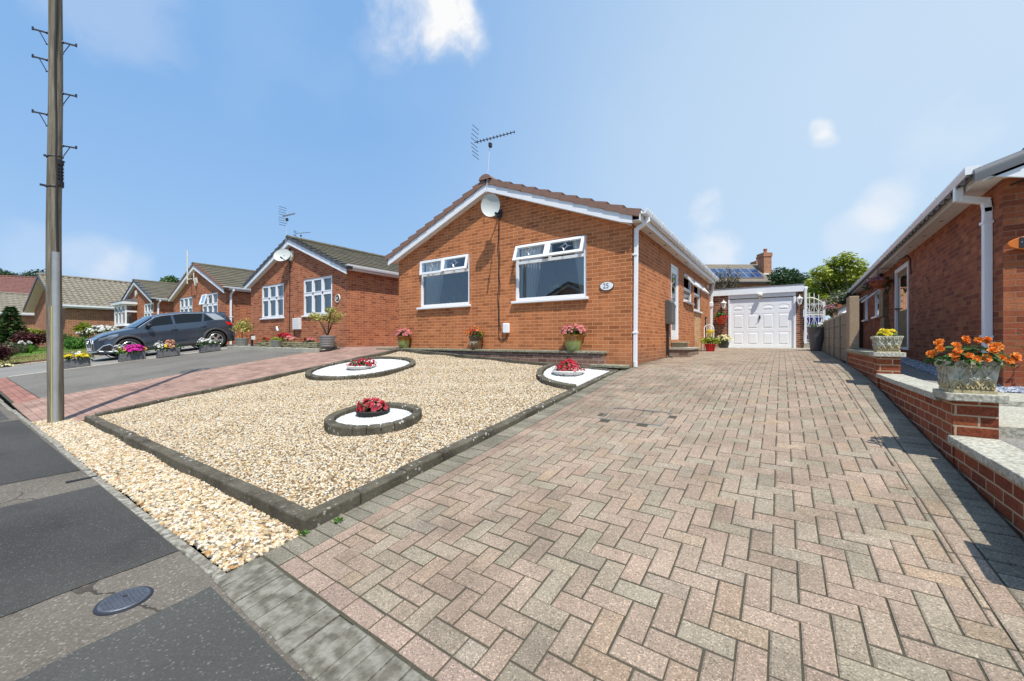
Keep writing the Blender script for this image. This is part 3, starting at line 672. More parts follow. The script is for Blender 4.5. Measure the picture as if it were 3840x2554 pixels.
gravel('white_chippings', M['white_bed'], M['stone_white'], [[(lerp(-.21, q[2], f), lerp(-.57, q[3], f), gardz(lerp(-.21, q[2], f), lerp(-.57, q[3], f))+.03) for f in (0.0,.5,.98)] for q in arc], 5200, .008, .020, 13)
# ------------------------------------------------------------------ house kit
def wall_with_holes(mb, u0, u1, zb, top, holes, plane, t, axis='y', inward=1, breaks=()):
    """brick skin in the plane axis=plane; holes (u0,u1,z0,z1); top(u) gives the wall head; reveals t deep"""
    us = sorted(set([u0, u1] + [h[0] for h in holes] + [h[1] for h in holes] + [b for b in breaks if u0 < b < u1]))
    def P(u, z, d=0): return (u, plane + d*inward, z) if axis == 'y' else (plane + d*inward, u, z)
    for a, b in zip(us, us[1:]):
        hs = sorted([h for h in holes if h[0] <= a + 1e-6 and h[1] >= b - 1e-6], key=lambda h: h[2]); z = [zb, zb]
        for h in hs:
            mb.face([P(a, z[0]), P(b, z[1]), P(b, h[2]), P(a, h[2])]); z = [h[3], h[3]]
        mb.face([P(a, z[0]), P(b, z[1]), P(b, top(b)), P(a, top(a))])
    for a, b, c, d in holes:
        for q in (((a,c),(b,c)), ((b,c),(b,d)), ((b,d),(a,d)), ((a,d),(a,c))):
            mb.face([P(*q[0]), P(*q[1]), P(*q[1], t), P(*q[0], t)])
def tile_slope(mb, e0, e1, r0, r1, courses, amp=0.0, cols=1, thick=.022, r=rnd):
    """overlapping tile courses; e0-e1 eaves line, r0-r1 ridge line"""
    e0, e1, r0, r1 = map(Vector, (e0, e1, r0, r1)); nrm = (e1-e0).cross(r0-e0).normalized()
    if nrm.z < 0: nrm = -nrm
    for i in range(courses):
        a, b = i/courses, min(1.0, (i+1.25)/courses)
        A0, A1, B0, B1 = e0.lerp(r0, a), e1.lerp(r1, a), e0.lerp(r0, b), e1.lerp(r1, b)
        L = (A1-A0).length; n = max(1, int(L/.30)); seg = n*(4 if amp else 1)
        top, low = [], []
        jit = [r.uniform(-.004, .004) for _ in range(n+1)]
        for k in range(seg+1):
            f = k/seg; w = amp*math.sin(2*math.pi*(f*n)) if amp else 0
            j = jit[int(f*n)]
            top.append((A0.lerp(A1, f) + nrm*(thick*1.5 + w + j), B0.lerp(B1, f) + nrm*(thick*.25 + w))); low.append(A0.lerp(A1, f) + nrm*(w*1.0 - .004))
        mb.grid([[low[k], top[k][0], top[k][1]] for k in range(seg+1)])
def ridge_tiles(mb, a, b, r=.10, unit=.45):
    a, b = Vector(a), Vector(b); L = (b-a).length; n = max(1, int(L/unit)); d = (b-a)/L; x = d.cross(Vector((0,0,1))).normalized()
    for i in range(n):
        p, q = a.lerp(b, i/n) - d*.01, a.lerp(b, (i+1)/n) + d*.015; rows = []
        for e, pt in enumerate((p, q)):
            rr = r*(1.06 if e == 0 else .97); rows.append([pt + x*rr*1.15*math.cos(t_) + Vector((0,0,rr*.8*math.sin(t_) - .01)) for t_ in [math.pi*k/6 for k in range(7)]])
        mb.grid(rows); mb.face(rows[0])
def verge_tiles(mb, a, b, yf, unit, h, d, r=rnd):
    """stepped cloaked verge from eaves a to ridge b (x,z), front at yf going back d"""
    a, b = Vector((a[0], 0, a[1])), Vector((b[0], 0, b[1])); L = (b-a).length; n = max(2, round(L/unit)); u = (b-a)/L; nn = Vector((-u.z, 0, u.x))
    if nn.z < 0: nn = -nn
    for i in range(n):
        p = a + u*(L*i/n - .02); q = a + u*(L*(i+1)/n - .004); k = r.uniform(-.004, .004)
        P = [p + nn*(.004), q + nn*(-.018), q + nn*(h-.034), p + nn*(h+.016)]
        mb.prism([(v.x, v.z) for v in P], yf + k, yf + d, 'y')
def pane_grid(root, wname, axis, plane, out, u0, u1, z0, z1, spec, frame_mat, glass_mat, fw=.065, depth=.07, sill=None, label=None):
    """window part > frame, glass panes, sashes, sill.  spec: columns/rows of lights. out = outward sign on the axis"""
    def B(mb, a, b, c, d, near, far):
        lo, hi = sorted((plane + out*near, plane + out*far))
        if axis == 'y': mb.box(a, b, lo, hi, c, d)
        else: mb.box(lo, hi, a, b, c, d)
    mb = MB()
    B(mb, u0, u0+fw, z0, z1, -depth, .0); B(mb, u1-fw, u1, z0, z1, -depth, .0)
    B(mb, u0+fw, u1-fw, z0, z0+fw, -depth, .0); B(mb, u0+fw, u1-fw, z1-fw, z1, -depth, .0)
    for a, b, c, d in spec.get('bars', []): B(mb, a, b, c, d, -depth, -.002)
    w = mb.build(wname, frame_mat, root, bevel=.006)
    if label: w['label'] = label
    for a, b, c, d in spec['panes']:
        g = MB(); dd = plane + out*(-.035)
        q = [(a, c), (b, c), (b, d), (a, d)]
        g.face([(x, dd, z) if axis == 'y' else (dd, x, z) for x, z in q]); g.build('glass', glass_mat, w)
    if sill:
        mb = MB(); B(mb, u0-.07, u1+.05, z0-.055, z0-.002, -.05, sill); mb.build('sill', frame_mat, w, bevel=.008)
    return w
def sash(parent, hinge_a, hinge_b, h, angle, outward, mat, gmat, lead=None, fw=.06, th=.045):
    """top-hung opening light: swings out at the bottom. hinge_a-b is the top edge"""
    a, b = Vector(hinge_a), Vector(hinge_b); o = Vector(outward).normalized(); u = (b-a).normalized(); W = (b-a).length
    d = (Vector((0,0,-1))*math.cos(angle) + o*math.sin(angle)).normalized(); n = d.cross(u)
    if n.dot(o) < 0: n = -n
    mb = MB()
    def piece(s0, s1, t0, t1):
        c = a + u*(s0+s1)/2 + d*(t0+t1)/2; mb.obox(c, u*(s1-s0)/2, d*(t1-t0)/2, n*th/2)
    piece(0, fw, 0, h); piece(W-fw, W, 0, h); piece(fw, W-fw, 0, fw); piece(fw, W-fw, h-fw, h)
    s_ = mb.build('opening_light', mat, parent, bevel=.006)
    g = MB(); q = [(fw, fw), (W-fw, fw), (W-fw, h-fw), (fw, h-fw)]; g.face([a + u*x + d*y for x, y in q]); g.build('glass', M['glass_sash'], s_)
    if lead:
        m = MB(); cc = a + u*W/2 + d*h/2; rr = min(h*.27, W*.2); k = [cc + u*rr*1.0, cc + d*rr, cc - u*rr*1.0, cc - d*rr]
        for i in range(4):
            p, q2 = k[i], k[(i+1) % 4]; pts = [p.lerp(q2, f).lerp(cc, .30*math.sin(math.pi*f)) + n*.006 for f in (0,.25,.5,.75,1)]; m.tube(pts, .0055, 5)
        rr *= .62; k = [cc + u*rr, cc + d*rr, cc - u*rr, cc - d*rr]; m.tube([p + n*.006 for p in k + k[:1]], .004, 5)
        m.tube([cc + u*rr*1.6 + n*.006, cc + u*rr*2.4 + n*.006], .004, 5); m.tube([cc - u*rr*1.6 + n*.006, cc - u*rr*2.4 + n*.006], .004, 5)
        m.build('leading', M['alu'], s_)
    return s_
def gutter(root, x, z, y0, y1, out, mat, brackets=True):
    """square-line gutter along y, outer face at x+out*.11"""
    mb = MB(); s = out
    mb.prism([(x, z-.01), (x+s*.015, z-.075), (x+s*.10, z-.08), (x+s*.125, z-.012), (x+s*.125, z+.012), (x+s*.105, z+.012), (x+s*.09, z-.055), (x+s*.02, z-.055), (x+s*.012, z+.004)], y0, y1, 'y')
    g = mb.build('gutter', mat, root, smooth=30)
    if brackets:
        y = y0 + .35
        while y < y1 - .1:
            m = MB(); m.prism([(x, z-.02), (x+s*.01, z-.085), (x+s*.104, z-.09), (x+s*.132, z-.016), (x+s*.132, z+.018), (x+s*.12, z+.018), (x+s*.12, z-.012), (x+s*.1, z-.082), (x+s*.018, z-.076), (x+s*.008, z-.02)], y-.02, y+.02, 'y'); m.build('gutter_bracket', mat, g); y += .82
    return g
def downpipe(root, mat, pts, w, clips=(), clip_dir=(0,1,0)):
    mb = MB()
    for a, b in zip(pts, pts[1:]):
        a, b = Vector(a), Vector(b); e = (b-a).normalized()*w*.42; mb.bar(a-e, b+e, w, w, up=(0,1,0) if abs((b-a).normalized().y) < .9 else (0,0,1))
    p = mb.build('downpipe', mat, root, bevel=.008)
    if clips:
        for (x, y, z) in clips: m = MB(); m.box(x-w*.62, x+w*.62, y-w*.62, y+w*.62+.03, z-.018, z+.018); m.build('pipe_clip', mat, p, bevel=.004)
    return p
def three_light(root, axis, plane, out, u0, u1, z0, z1, zt, blind=None, open_top=False, gm=None, wname='window'):
    """three-column casement with a row of small top lights; equal columns"""
    fw = .065; gm = gm or M['glass']; n = 3; cw = (u1-u0)/n; bars, panes = [], []
    for k in range(1, n): bars.append((u0+k*cw-.045, u0+k*cw+.045, z0+fw, z1-fw))
    bars.append((u0+fw, u1-fw, zt-.05, zt+.05))
    for k in range(n):
        a, b = u0+k*cw + (.085 if k == 0 else .065), u0+(k+1)*cw - (.085 if k == n-1 else .065)
        panes.append((a, b, z0+.085, zt-.07)); panes.append((a, b, zt+.07, z1-.085))
    w = pane_grid(root, wname, axis, plane, out, u0, u1, z0, z1, {'bars': bars, 'panes': panes}, M['upvc'], gm, sill=.07)
    # inner sash rims so that each light reads as a frame in a frame
    mb = MB()
    for a, b, c, d in panes:
        for q in ((a-.03, a, c-.03, d+.03), (b, b+.03, c-.03, d+.03), (a, b, c-.03, c), (a, b, d, d+.03)):
            lo, hi = sorted((plane + out*-.05, plane + out*.006))
            if axis == 'y': mb.box(q[0], q[1], lo, hi, q[2], q[3])
            else: mb.box(lo, hi, q[0], q[1], q[2], q[3])
    mb.build('sash', M['upvc'], w)
    if blind:
        m = MB(); dd = plane - out*.12; k = int((u1-u0)/.09)
        for i in range(k):
            a = u0 + .03 + (u1-u0-.06)*i/k; b = a + .078; zz = z0 + .03
            q = [(a, zz, 0), (b, zz, .03), (b, z1-.03, .03), (a, z1-.03, 0)]
            m.face([(x, dd - out*t_, z) if axis == 'y' else (dd - out*t_, x, z) for x, z, t_ in q])
        m.build('blind', blind, w)
    return w

# ------------------------------------------------------------------ the bungalow with the number plate
h = thing('bungalow', 'orange-brick bungalow behind the golden gravel garden, with a brown tiled verge', 'house', (-3.3, 0, -.55))
RX, RZ, RP = -3.36, 3.78, .391                     # ridge line and pitch
def roof_z(x): return RZ - RP*abs(x - RX)
WL, WR = (-5.74,-4.00,.885,2.15), (-2.655,-.92,.885,2.15)
DR = (3.24,4.20,.02,2.0); W1 = (4.84,6.15,1.17,1.97); W2 = (6.5,7.75,.99,1.97)
mb = MB()
wall_with_holes(mb, -6.6, 0, -.75, lambda x: roof_z(x) - .16, [WL, WR], 0, .13, 'y', 1, breaks=(RX,))
wall_with_holes(mb, 0, 9.62, -.75, lambda y: roof_z(0) - .14, [DR, W1, W2], 0, .11, 'x', -1)
mb.face([(-6.6,0,-.75),(-6.6,9.62,-.75),(-6.6,9.62,roof_z(-6.6)-.14),(-6.6,0,roof_z(-6.6)-.14)])
mb.face([(-6.6,9.62,-.75),(0,9.62,-.75),(0,9.62,roof_z(0)-.14),(RX,9.62,RZ-.16),(-6.6,9.62,roof_z(-6.6)-.14)])
mb.build('wall', M['brick'], h)
mb = MB(); mb.box(-.003, .006, 6.52, 7.72, -.42, .93); mb.build('wall_infill', M['brick_pale'], h)
mb = MB()
for x0, x1 in ((-6.9, RX), (RX, .17)):
    mb.face([(x0, -.14, roof_z(x0)-.03), (x1, -.14, roof_z(x1)-.03), (x1, 9.8, roof_z(x1)-.03), (x0, 9.8, roof_z(x0)-.03)])
roof = mb.build('roof', M['tile_brown'], h)
mb = MB(); tile_slope(mb, (.21,-.1,roof_z(.21)-.035), (.21,9.8,roof_z(.21)-.035), (RX,-.1,RZ-.03), (RX,9.8,RZ-.03), 12)
tile_slope(mb, (-6.93,-.1,roof_z(-6.93)-.035), (-6.93,9.8,roof_z(-6.93)-.035), (RX,-.1,RZ-.03), (RX,9.8,RZ-.03), 12); mb.build('roof_tiles', M['tile_brown'], roof)
mb = MB(); ridge_tiles(mb, (RX,-.215,RZ-.03), (RX,9.8,RZ-.03), .145); mb.build('ridge_tiles', M['tile_brown'], roof)
mb = MB(); verge_tiles(mb, (-6.90,roof_z(-6.90)-.125), (RX,RZ-.115), -.195, .34, .125, .26); verge_tiles(mb, (.16,roof_z(.16)-.125), (RX,RZ-.115), -.195, .34, .125, .26); mb.build('verge_tiles', M['tile_brown'], roof)
mb = MB()                                            # white barge boards and soffit
for s, xe in ((-1, -6.86), (1, .06)):
    xm = RX; mb = MB()
    P = [(xe, roof_z(xe)-.125), (xm, RZ-.122), (xm, RZ-.30), (xe + (-.0 if s < 0 else -.22), roof_z(xe + (0 if s < 0 else -.22))-.30), (xe, roof_z(xe)-.255 if s < 0 else roof_z(xe)-.27)]
    mb.prism(P, -.172, -.148, 'y'); mb.build('barge_board', M['upvc'], h, bevel=.004)
mb = MB()
for xe in (-6.6, 0):
    mb.hexa([(xe,-.147,roof_z(xe)-.29),(RX,-.147,RZ-.29),(RX,.0,RZ-.29),(xe,.0,roof_z(xe)-.29),(xe,-.147,roof_z(xe)-.27),(RX,-.147,RZ-.27),(RX,.0,RZ-.27),(xe,.0,roof_z(xe)-.27)])
mb.box(-.0, .19, -.147, 9.75, 2.222, 2.236); mb.box(-6.83, -6.6, -.147, 9.75, 2.222, 2.236)
mb.build('soffit', M['upvc_grey'], h)
for a, b in ((.19,.206), (-6.85,-6.834)): mb = MB(); mb.box(a, b, -.172, 9.75, 2.205, 2.375); mb.build('fascia', M['upvc'], h)
for k in range(7): m = MB(); m.lathe([(0,0),(.028,0),(.03,.004)], (.10, .9+k*1.25, 2.214), 12); m.build('soffit_vent', M['black'], h)
gutter(h, .206, 2.40, -.16, 9.78, 1, M['upvc']); gutter(h, -6.85, 2.40, -.16, 9.78, -1, M['upvc'])
downpipe(h, M['upvc'], [(.27,.10,2.36),(.27,.10,2.24),(.07,.06,2.10),(.05,.055,-.47)], .068, clips=[(.05,.055,1.63),(.05,.055,.15)])
mb = MB(); mb.tube([(.05,.055,-.50),(.05,.055,-.40)], .045, 12); mb.build('drain_shoe', M['upvc_grey'], h, smooth=True)
# front windows: two top-hung lights over one wide pane, rooms and curtains behind them
def front_window(W, angs):
    u0, u1, z0, z1 = W; zt = z1 - .40; fw = .07; um = (u0+u1)/2
    w = pane_grid(h, 'window', 'y', .03, -1, u0, u1, z0, z1, {'bars': [(u0+fw, u1-fw, zt-.035, zt+.03), (um-.035, um+.035, zt+.03, z1-fw)], 'panes': [(u0+fw, u1-fw, z0+fw, zt-.035)]}, M['upvc'], M['glass'], fw=fw, sill=.10)
    for (a, b), an in zip(((u0+.03, um-.004), (um+.004, u1-.03)), angs):
        sash(w, (a, -.012, z1-.03), (b, -.012, z1-.03), .37, R(an), (0,-1,0), M['upvc'], M['glass'], lead=True)
    m = MB(); a, b, c, d, y0, y1 = u0-.25, u1+.25, z0-.75, z1+.12, .22, 2.6
    m.face([(a,y1,c),(b,y1,c),(b,y1,d),(a,y1,d)]); m.face([(a,y0,c),(a,y1,c),(a,y1,d),(a,y0,d)]); m.face([(b,y0,c),(b,y1,c),(b,y1,d),(b,y0,d)])
    m.face([(a,y0,c),(b,y0,c),(b,y1,c),(a,y1,c)]); m.face([(a,y0,d),(b,y0,d),(b,y1,d),(a,y1,d)])
    m.build('room', M['interior_dark'], h)
    m = MB(); m.box(u0, u1, .135, .30, z0-.03, z0+.008); m.build('inner_sill', M['upvc'], w)
front_window(WL, (4, 13)); front_window(WR, (22, 22))
def drape(name, label, x0, x1, xb0, xb1, z0, z1, y, n=34, amp=.042, waist=None):
    """gathered net curtain: width x0-x1 at the rail, xb0-xb1 at the hem"""
    rows = []
    for j in range(15):
        f = j/14; z = lerp(z1, z0, f); g = f if waist is None else clamp(f/waist) ** 1.4
        a, b = lerp(x0, xb0, g), lerp(x1, xb1, g); rows.append([(lerp(a, b, i/n), y + amp*math.sin(i*1.35 + j*.10 + .6*math.sin(i*.7))*(1-.3*f), z) for i in range(n+1)])
    m = MB(); m.grid(rows); return tag(m.build(name, M['curtain'], smooth='all'), label, 'curtain', 'net curtains in the front windows')
drape('net_curtain', 'white net curtain swept aside on the left of the left front window', -5.68, -4.98, -5.68, -5.20, .90, 2.10, .15)
drape('net_curtain', 'narrow white net curtain edge on the right of the left front window', -4.22, -4.03, -4.10, -4.03, .90, 2.10, .15, 10, waist=.9)
drape('net_curtain', 'wide gathered white net curtain on the left of the right front window', -2.60, -2.02, -2.60, -2.22, .90, 2.10, .15)
drape('net_curtain', 'white net curtain hanging on the right of the right front window', -1.30, -.97, -1.12, -.97, .90, 2.10, .15, 16)
def vase(label, x, cols, gl, seed):
    r = random.Random(seed); t = thing('flower_vase', label, 'vase', (x, .21, .895))
    m = MB(); m.lathe([(0,0),(.034,0),(.028,.02),(.03,.05),(.05,.125),(.056,.13),(.05,.125),(.03,.06),(0,.05)], t.location, 18); m.build('vase', M['upvc'] if not gl else M['glass_lamp'], t, smooth=True)
    m = MB(); heads = []
    for k, c in enumerate(cols):
        a = lerp(-.9, .9, k/(len(cols)-1)) + r.uniform(-.1,.1); q = Vector((x + .17*math.sin(a), .21 + r.uniform(-.03,.03), .895 + .13 + .17*math.cos(a)*r.uniform(.8,1.1)))
        m.tube([(x,.21,1.0), (x + .06*math.sin(a), .21, 1.06), q], .003, 5); hd = MB(); heads.append((c, hd)); 
        for _ in range(4): bloom(hd, q + rvec(r)*.012, (r.uniform(-.4,.4), -1, r.uniform(0,.6)), .04, r)
        leaf_quad(m, (x + .05*math.sin(a), .20, 1.05), (0,-1,.3), (math.sin(a), 0, .6), .09, .03, (.5,.5,.5))
    m.build('stems', M['leaf_grey'], t)
    for c, hd in heads: hd.build('flower_head', M[c], t)
vase('white vase of pink and white artificial flowers in the left front window', -4.83, ['p_white','p_pink','p_white'], False, 3)
vase('glass vase of yellow and pale flowers in the right front window', -1.68, ['p_yellow','p_cream','p_white','p_yellow','p_white','p_yellow'], True, 4)
# side door, side windows, service boxes
mb = MB()
y0, y1, z0, z1 = DR
for a, b, c, d in ((y0, y0+.07, z0, z1), (y1-.07, y1, z0, z1), (y0+.07, y1-.07, z1-.07, z1), (y0+.07, y1-.07, z0, z0+.05)): mb.box(-.09, -.015, a, b, c, d)
dr = mb.build('door', M['upvc'], h, bevel=.005, label='white glazed side door with a tall narrow pane')
mb = MB()
for a, b, c, d in ((y0+.075, y0+.20, z0+.055, z1-.075), (y1-.20, y1-.075, z0+.055, z1-.075), (y0+.20, y1-.20, z1-.22, z1-.075), (y0+.20, y1-.20, z0+.055, z0+.25), (y0+.20, y1-.20, .95, 1.03)): mb.box(-.075, -.025, a, b, c, d)
mb.build('door_leaf', M['upvc'], dr, bevel=.005)
mb = MB(); mb.face([(-.05,y0+.20,z0+.25),(-.05,y1-.20,z0+.25),(-.05,y1-.20,z1-.22),(-.05,y0+.20,z1-.22)]); mb.build('glass', M['glass'], dr)
mb = MB(); mb.box(-.03, .01, y0+.12, y0+.15, .95, 1.12); mb.box(-.0, .02, y0+.12, y0+.25, 1.03, 1.05); mb.build('handle', M['alu'], dr, bevel=.004)
def side_window(W, ang):
    a, b, c, d = W; zt = d - .42
    w = pane_grid(h, 'window', 'x', -.03, 1, a, b, c, d, {'bars': [(a+.065, b-.065, zt-.04, zt+.03)], 'panes': [(a+.065, b-.065, c+.065, zt-.04)]}, M['upvc'], M['glass'], sill=.10)
    sash(w, (.012, a+.02, d-.03), (.012, b-.02, d-.03), .43, R(ang), (1,0,0), M['upvc'], M['glass'])
    m = MB(); m.face([(-.75,a-.1,c-.1),(-.75,b+.1,c-.1),(-.75,b+.1,d+.1),(-.75,a-.1,d+.1)]); m.build('room', M['interior'], h)
side_window(W1, 38); side_window(W2, 38)
m = MB(); m.face([(-.5,y0,z0),(-.5,y1,z0),(-.5,y1,z1),(-.5,y0,z1)]); m.build('room', M['interior'], h)
M['meter'] = speckle('grey_meter_box', (0.07,0.07,0.066), (0.12,0.118,0.11), 3, 0.45)
mb = MB(); mb.prism([(.0,.40),(.13,.40),(.135,.43),(.13,.93),(.10,.985),(.0,.985)], 2.60, 3.06, 'y'); mbx = mb.build('meter_box', M['meter'], h, bevel=.01)
mb = MB(); mb.box(.134, .142, 2.635, 3.025, .45, .92); mb.build('meter_door', M['meter'], mbx, bevel=.006)
mb = MB(); mb.bar((.045,2.70,.41), (.045,2.70,-.36), .05, .06); mb.tube([(.05,2.72,-.30),(.06,2.72,-.38),(.16,2.74,-.418)], .022, 8); mb.build('cable_duct', M['black'], h, bevel=.005)
mb = MB(); mb.box(.0, .035, 8.72, 9.02, .22, .88); mb.build('wall_board', M['black'], h, bevel=.005)
mb = MB(); mb.box(.035, .041, 8.84, 8.89, .30, .82); mb.build('wall_board_strip', M['upvc_grey'], h)
mb = MB(); mb.box(.0, .07, 9.0, 9.12, 1.96, 2.10); mb.build('sensor_light', M['upvc_grey'], h, bevel=.02)
# cable and junction box on the front
mb = MB(); zc = 2.86; pts = []
while zc > .16: pts.append((-3.115 + .012*math.sin(zc*5) + .01*math.sin(zc*11), -.012, zc)); zc -= .12
mb.tube(pts + [(-3.12,-.012,.10),(-3.06,-.014,.03),(-2.98,-.014,.0),(-2.90,-.014,.04),(-2.86,-.014,.16)], .008, 6)
mb.tube([(x+.03+.012*math.sin(z*7), -.011, z) for x, _, z in pts], .006, 6); mb.build('aerial_cable', M['rubber'], h, smooth=True)
mb = MB(); mb.box(-2.955, -2.79, -.075, .0, .17, .395); mb.build('junction_box', M['upvc'], h, bevel=.018)
# front terrace ledge and door step
mb = MB(); mb.box(-7.25, -.475, -.27, -.001, -.255, -.205); tl = mb.build('terrace_coping', M['coping_moss'], h, bevel=.008)
mb = MB(); mb.box(-7.15, -.50, -.24, -.003, -.75, -.256); mb.build('terrace_wall', brick_mat('damp_terrace_brick', [(0,(0.17,0.085,0.06)),(0.5,(0.25,0.13,0.09)),(1,(0.33,0.19,0.14))], (0.42,0.36,0.29)), tl)
mb = MB(); mb.box(-.74, -.03, -.30, -.004, -.52, -.462); mb.build('corner_slab', M['coping_moss'], h, bevel=.012)
mb = MB(); mb.box(.003, .46, 3.02, 4.42, -.55, -.235); st = mb.build('step_base', brick_mat('step_brick', [(0,(0.19,0.12,0.085)),(1,(0.32,0.22,0.16))], (0.4,0.34,0.27)), h)
mb = MB(); mb.box(.002, .49, 2.99, 4.45, -.234, -.18); mb.build('step_slab', M['conc'], st, bevel=.008)
mb = MB(); mb.box(.002, .22, 3.24, 4.22, -.179, -.07); mb.box(.002, .27, 3.20, 4.26, -.069, -.035); mb.build('upper_step', M['render'], st, bevel=.006)

# house number plate
def text_mesh(body, size, name, mat, parent, M4, extrude=.002):
    cu = bpy.data.curves.new(name, 'FONT'); cu.body = body; cu.size = size; cu.align_x = 'CENTER'; cu.align_y = 'CENTER'; cu.extrude = extrude
    tmp = bpy.data.objects.new(name, cu); COL.objects.link(tmp); dg = bpy.context.evaluated_depsgraph_get()
    me = bpy.data.meshes.new_from_object(tmp.evaluated_get(dg)); bpy.data.objects.remove(tmp); me.transform(M4); me.materials.clear(); me.materials.append(mat)
    o = bpy.data.objects.new(name, me); COL.objects.link(o); o.parent = parent; return o
FRONT = Matrix.Rotation(R(90), 4, 'X')
p = thing('number_plate', 'white oval plate with the number 25 on the front brickwork', 'house number', (-.49,-.001,1.066))
mb = MB(); mb.lathe([(0,.016),(.140,.016),(.146,.010),(.146,0)], p.location, 40, FRONT, 1, .62); mb.build('rim', M['text_black'], p, smooth=30)
mb = MB(); mb.lathe([(0,.022),(.128,.022),(.133,.017)], p.location, 40, FRONT, 1, .60); mb.build('plate', M['upvc'], p, smooth=30)
text_mesh('25', .125, 'digits', M['text_black'], p, Matrix.Translation((-.012,-.0225,0)) @ FRONT @ Matrix.Diagonal((1.0,1.12,1,1)))

# satellite dishes
def dish(label, loc, face, w, hgt, wall_y, group):
    t = thing('satellite_dish', label, 'satellite dish', loc, group=group); L = t.location; f = Vector(face).normalized(); rot = f.to_track_quat('Z', 'Y').to_matrix().to_4x4()
    mb = MB(); prof = [(r_*w/2, .055*(r_**2) - .055) for r_ in (0,.2,.4,.6,.8,.93,1.0)] + [(w/2*1.02, .006), (w/2*1.0, -.012)] + [(r_*w/2, .055*(r_**2) - .067) for r_ in (.8,.5,.2,0)]
    mb.lathe(prof, L, 40, rot, 1, hgt/w); mb.build('dish', M['dish'], t, smooth=50)
    dn = Vector((.62,0,-.78)); dn = (dn - f*dn.dot(f)).normalized(); mb = MB(); lnb = L + dn*hgt*.62 + f*.26
    mb.bar(L + dn*hgt*.46 - f*.02, lnb, .022, .022); mb.build('feed_arm', M['black'], t)
    mb = MB(); mb.tube([lnb - f*.02, lnb - f*.10 - dn*.03], [.03,.024], 12); mb.bar(lnb + dn*.01, lnb + dn*.01 + f*.05, .035, .04); mb.build('receiver', M['black'], t)
    mb = MB(); back = L - f*.105; mb.tube([back, (L.x, (L.y+wall_y)/2, L.z-.04), (L.x, wall_y-.02, L.z-.09)], .018, 8); mb.box(L.x-.07, L.x+.07, wall_y-.022, wall_y-.001, L.z-.19, L.z-.01); mb.bar(back - Vector((.08,0,0)), back + Vector((.08,0,0)), .05, .05); mb.build('bracket', M['dark_metal'], t)
    return t
M['dish'] = speckle('weathered_dish_grey', (0.46,0.49,0.47), (0.58,0.61,0.58), 2.5, 0.5)
dish('pale grey satellite dish under the apex of the number 25 bungalow', (-3.08,-.36,3.05), (.34,-.92,-.10), .44, .50, 0, 'satellite dishes on the gables')

# rooftop television aerials
def aerial(label, base, top, z_boom, length, direction, n, el, side_base=None, refl=.32, group='rooftop television aerials'):
    t = thing('television_aerial', label, 'aerial', base, group=group); b = Vector(base); d = Vector(direction).normalized(); x = d.cross(Vector((0,0,1))).normalized()
    mb = MB(); mp = Vector(top); mb.tube([b, mp], .008, 6); mb.build('mast', M['mast'], t)
    c = Vector((mp.x, mp.y, z_boom)); p0 = c - d*length*.42; p1 = c + d*length*.58
    mb = MB(); mb.bar(p0, p1, .012, .012); mb.build('boom', M['dark_metal'], t)
    for k in range(n):
        mb = MB(); q = p0.lerp(p1, (k+1)/n); e = el*lerp(1, .75, k/n)
        for s1, s2 in ((1,1),(1,-1)): mb.tube([q + x*e*s1*.7 + Vector((0,0,e*s2*.7)), q - x*e*s1*.7 - Vector((0,0,e*s2*.7))], .010, 4)
        mb.build('element', M['dark_metal'], t)
    for s_ in (-1,1):
        for k in range(4): 
            mb = MB(); q = p0 + Vector((0,0,s_*(.06 + refl*k/3*.9))) - d*(-.0) + d*.04*k/3; mb.tube([q - x*.14, q + x*.14], .008, 4); mb.build('reflector', M['dark_metal'], t)
    mb = MB(); q = c - Vector((0,0,.16)); mb.box(q.x-.03, q.x+.03, q.y-.05, q.y+.03, q.z-.05, q.z+.05); mb.build('amplifier', M['black'], t, bevel=.008)
    return t
t = aerial('long television aerial on a thin mast above the number 25 gable', (-3.32,-.20,3.43), (-3.23,-.16,4.76), 4.68, 1.06, (1,.12,.0), 12, .040)
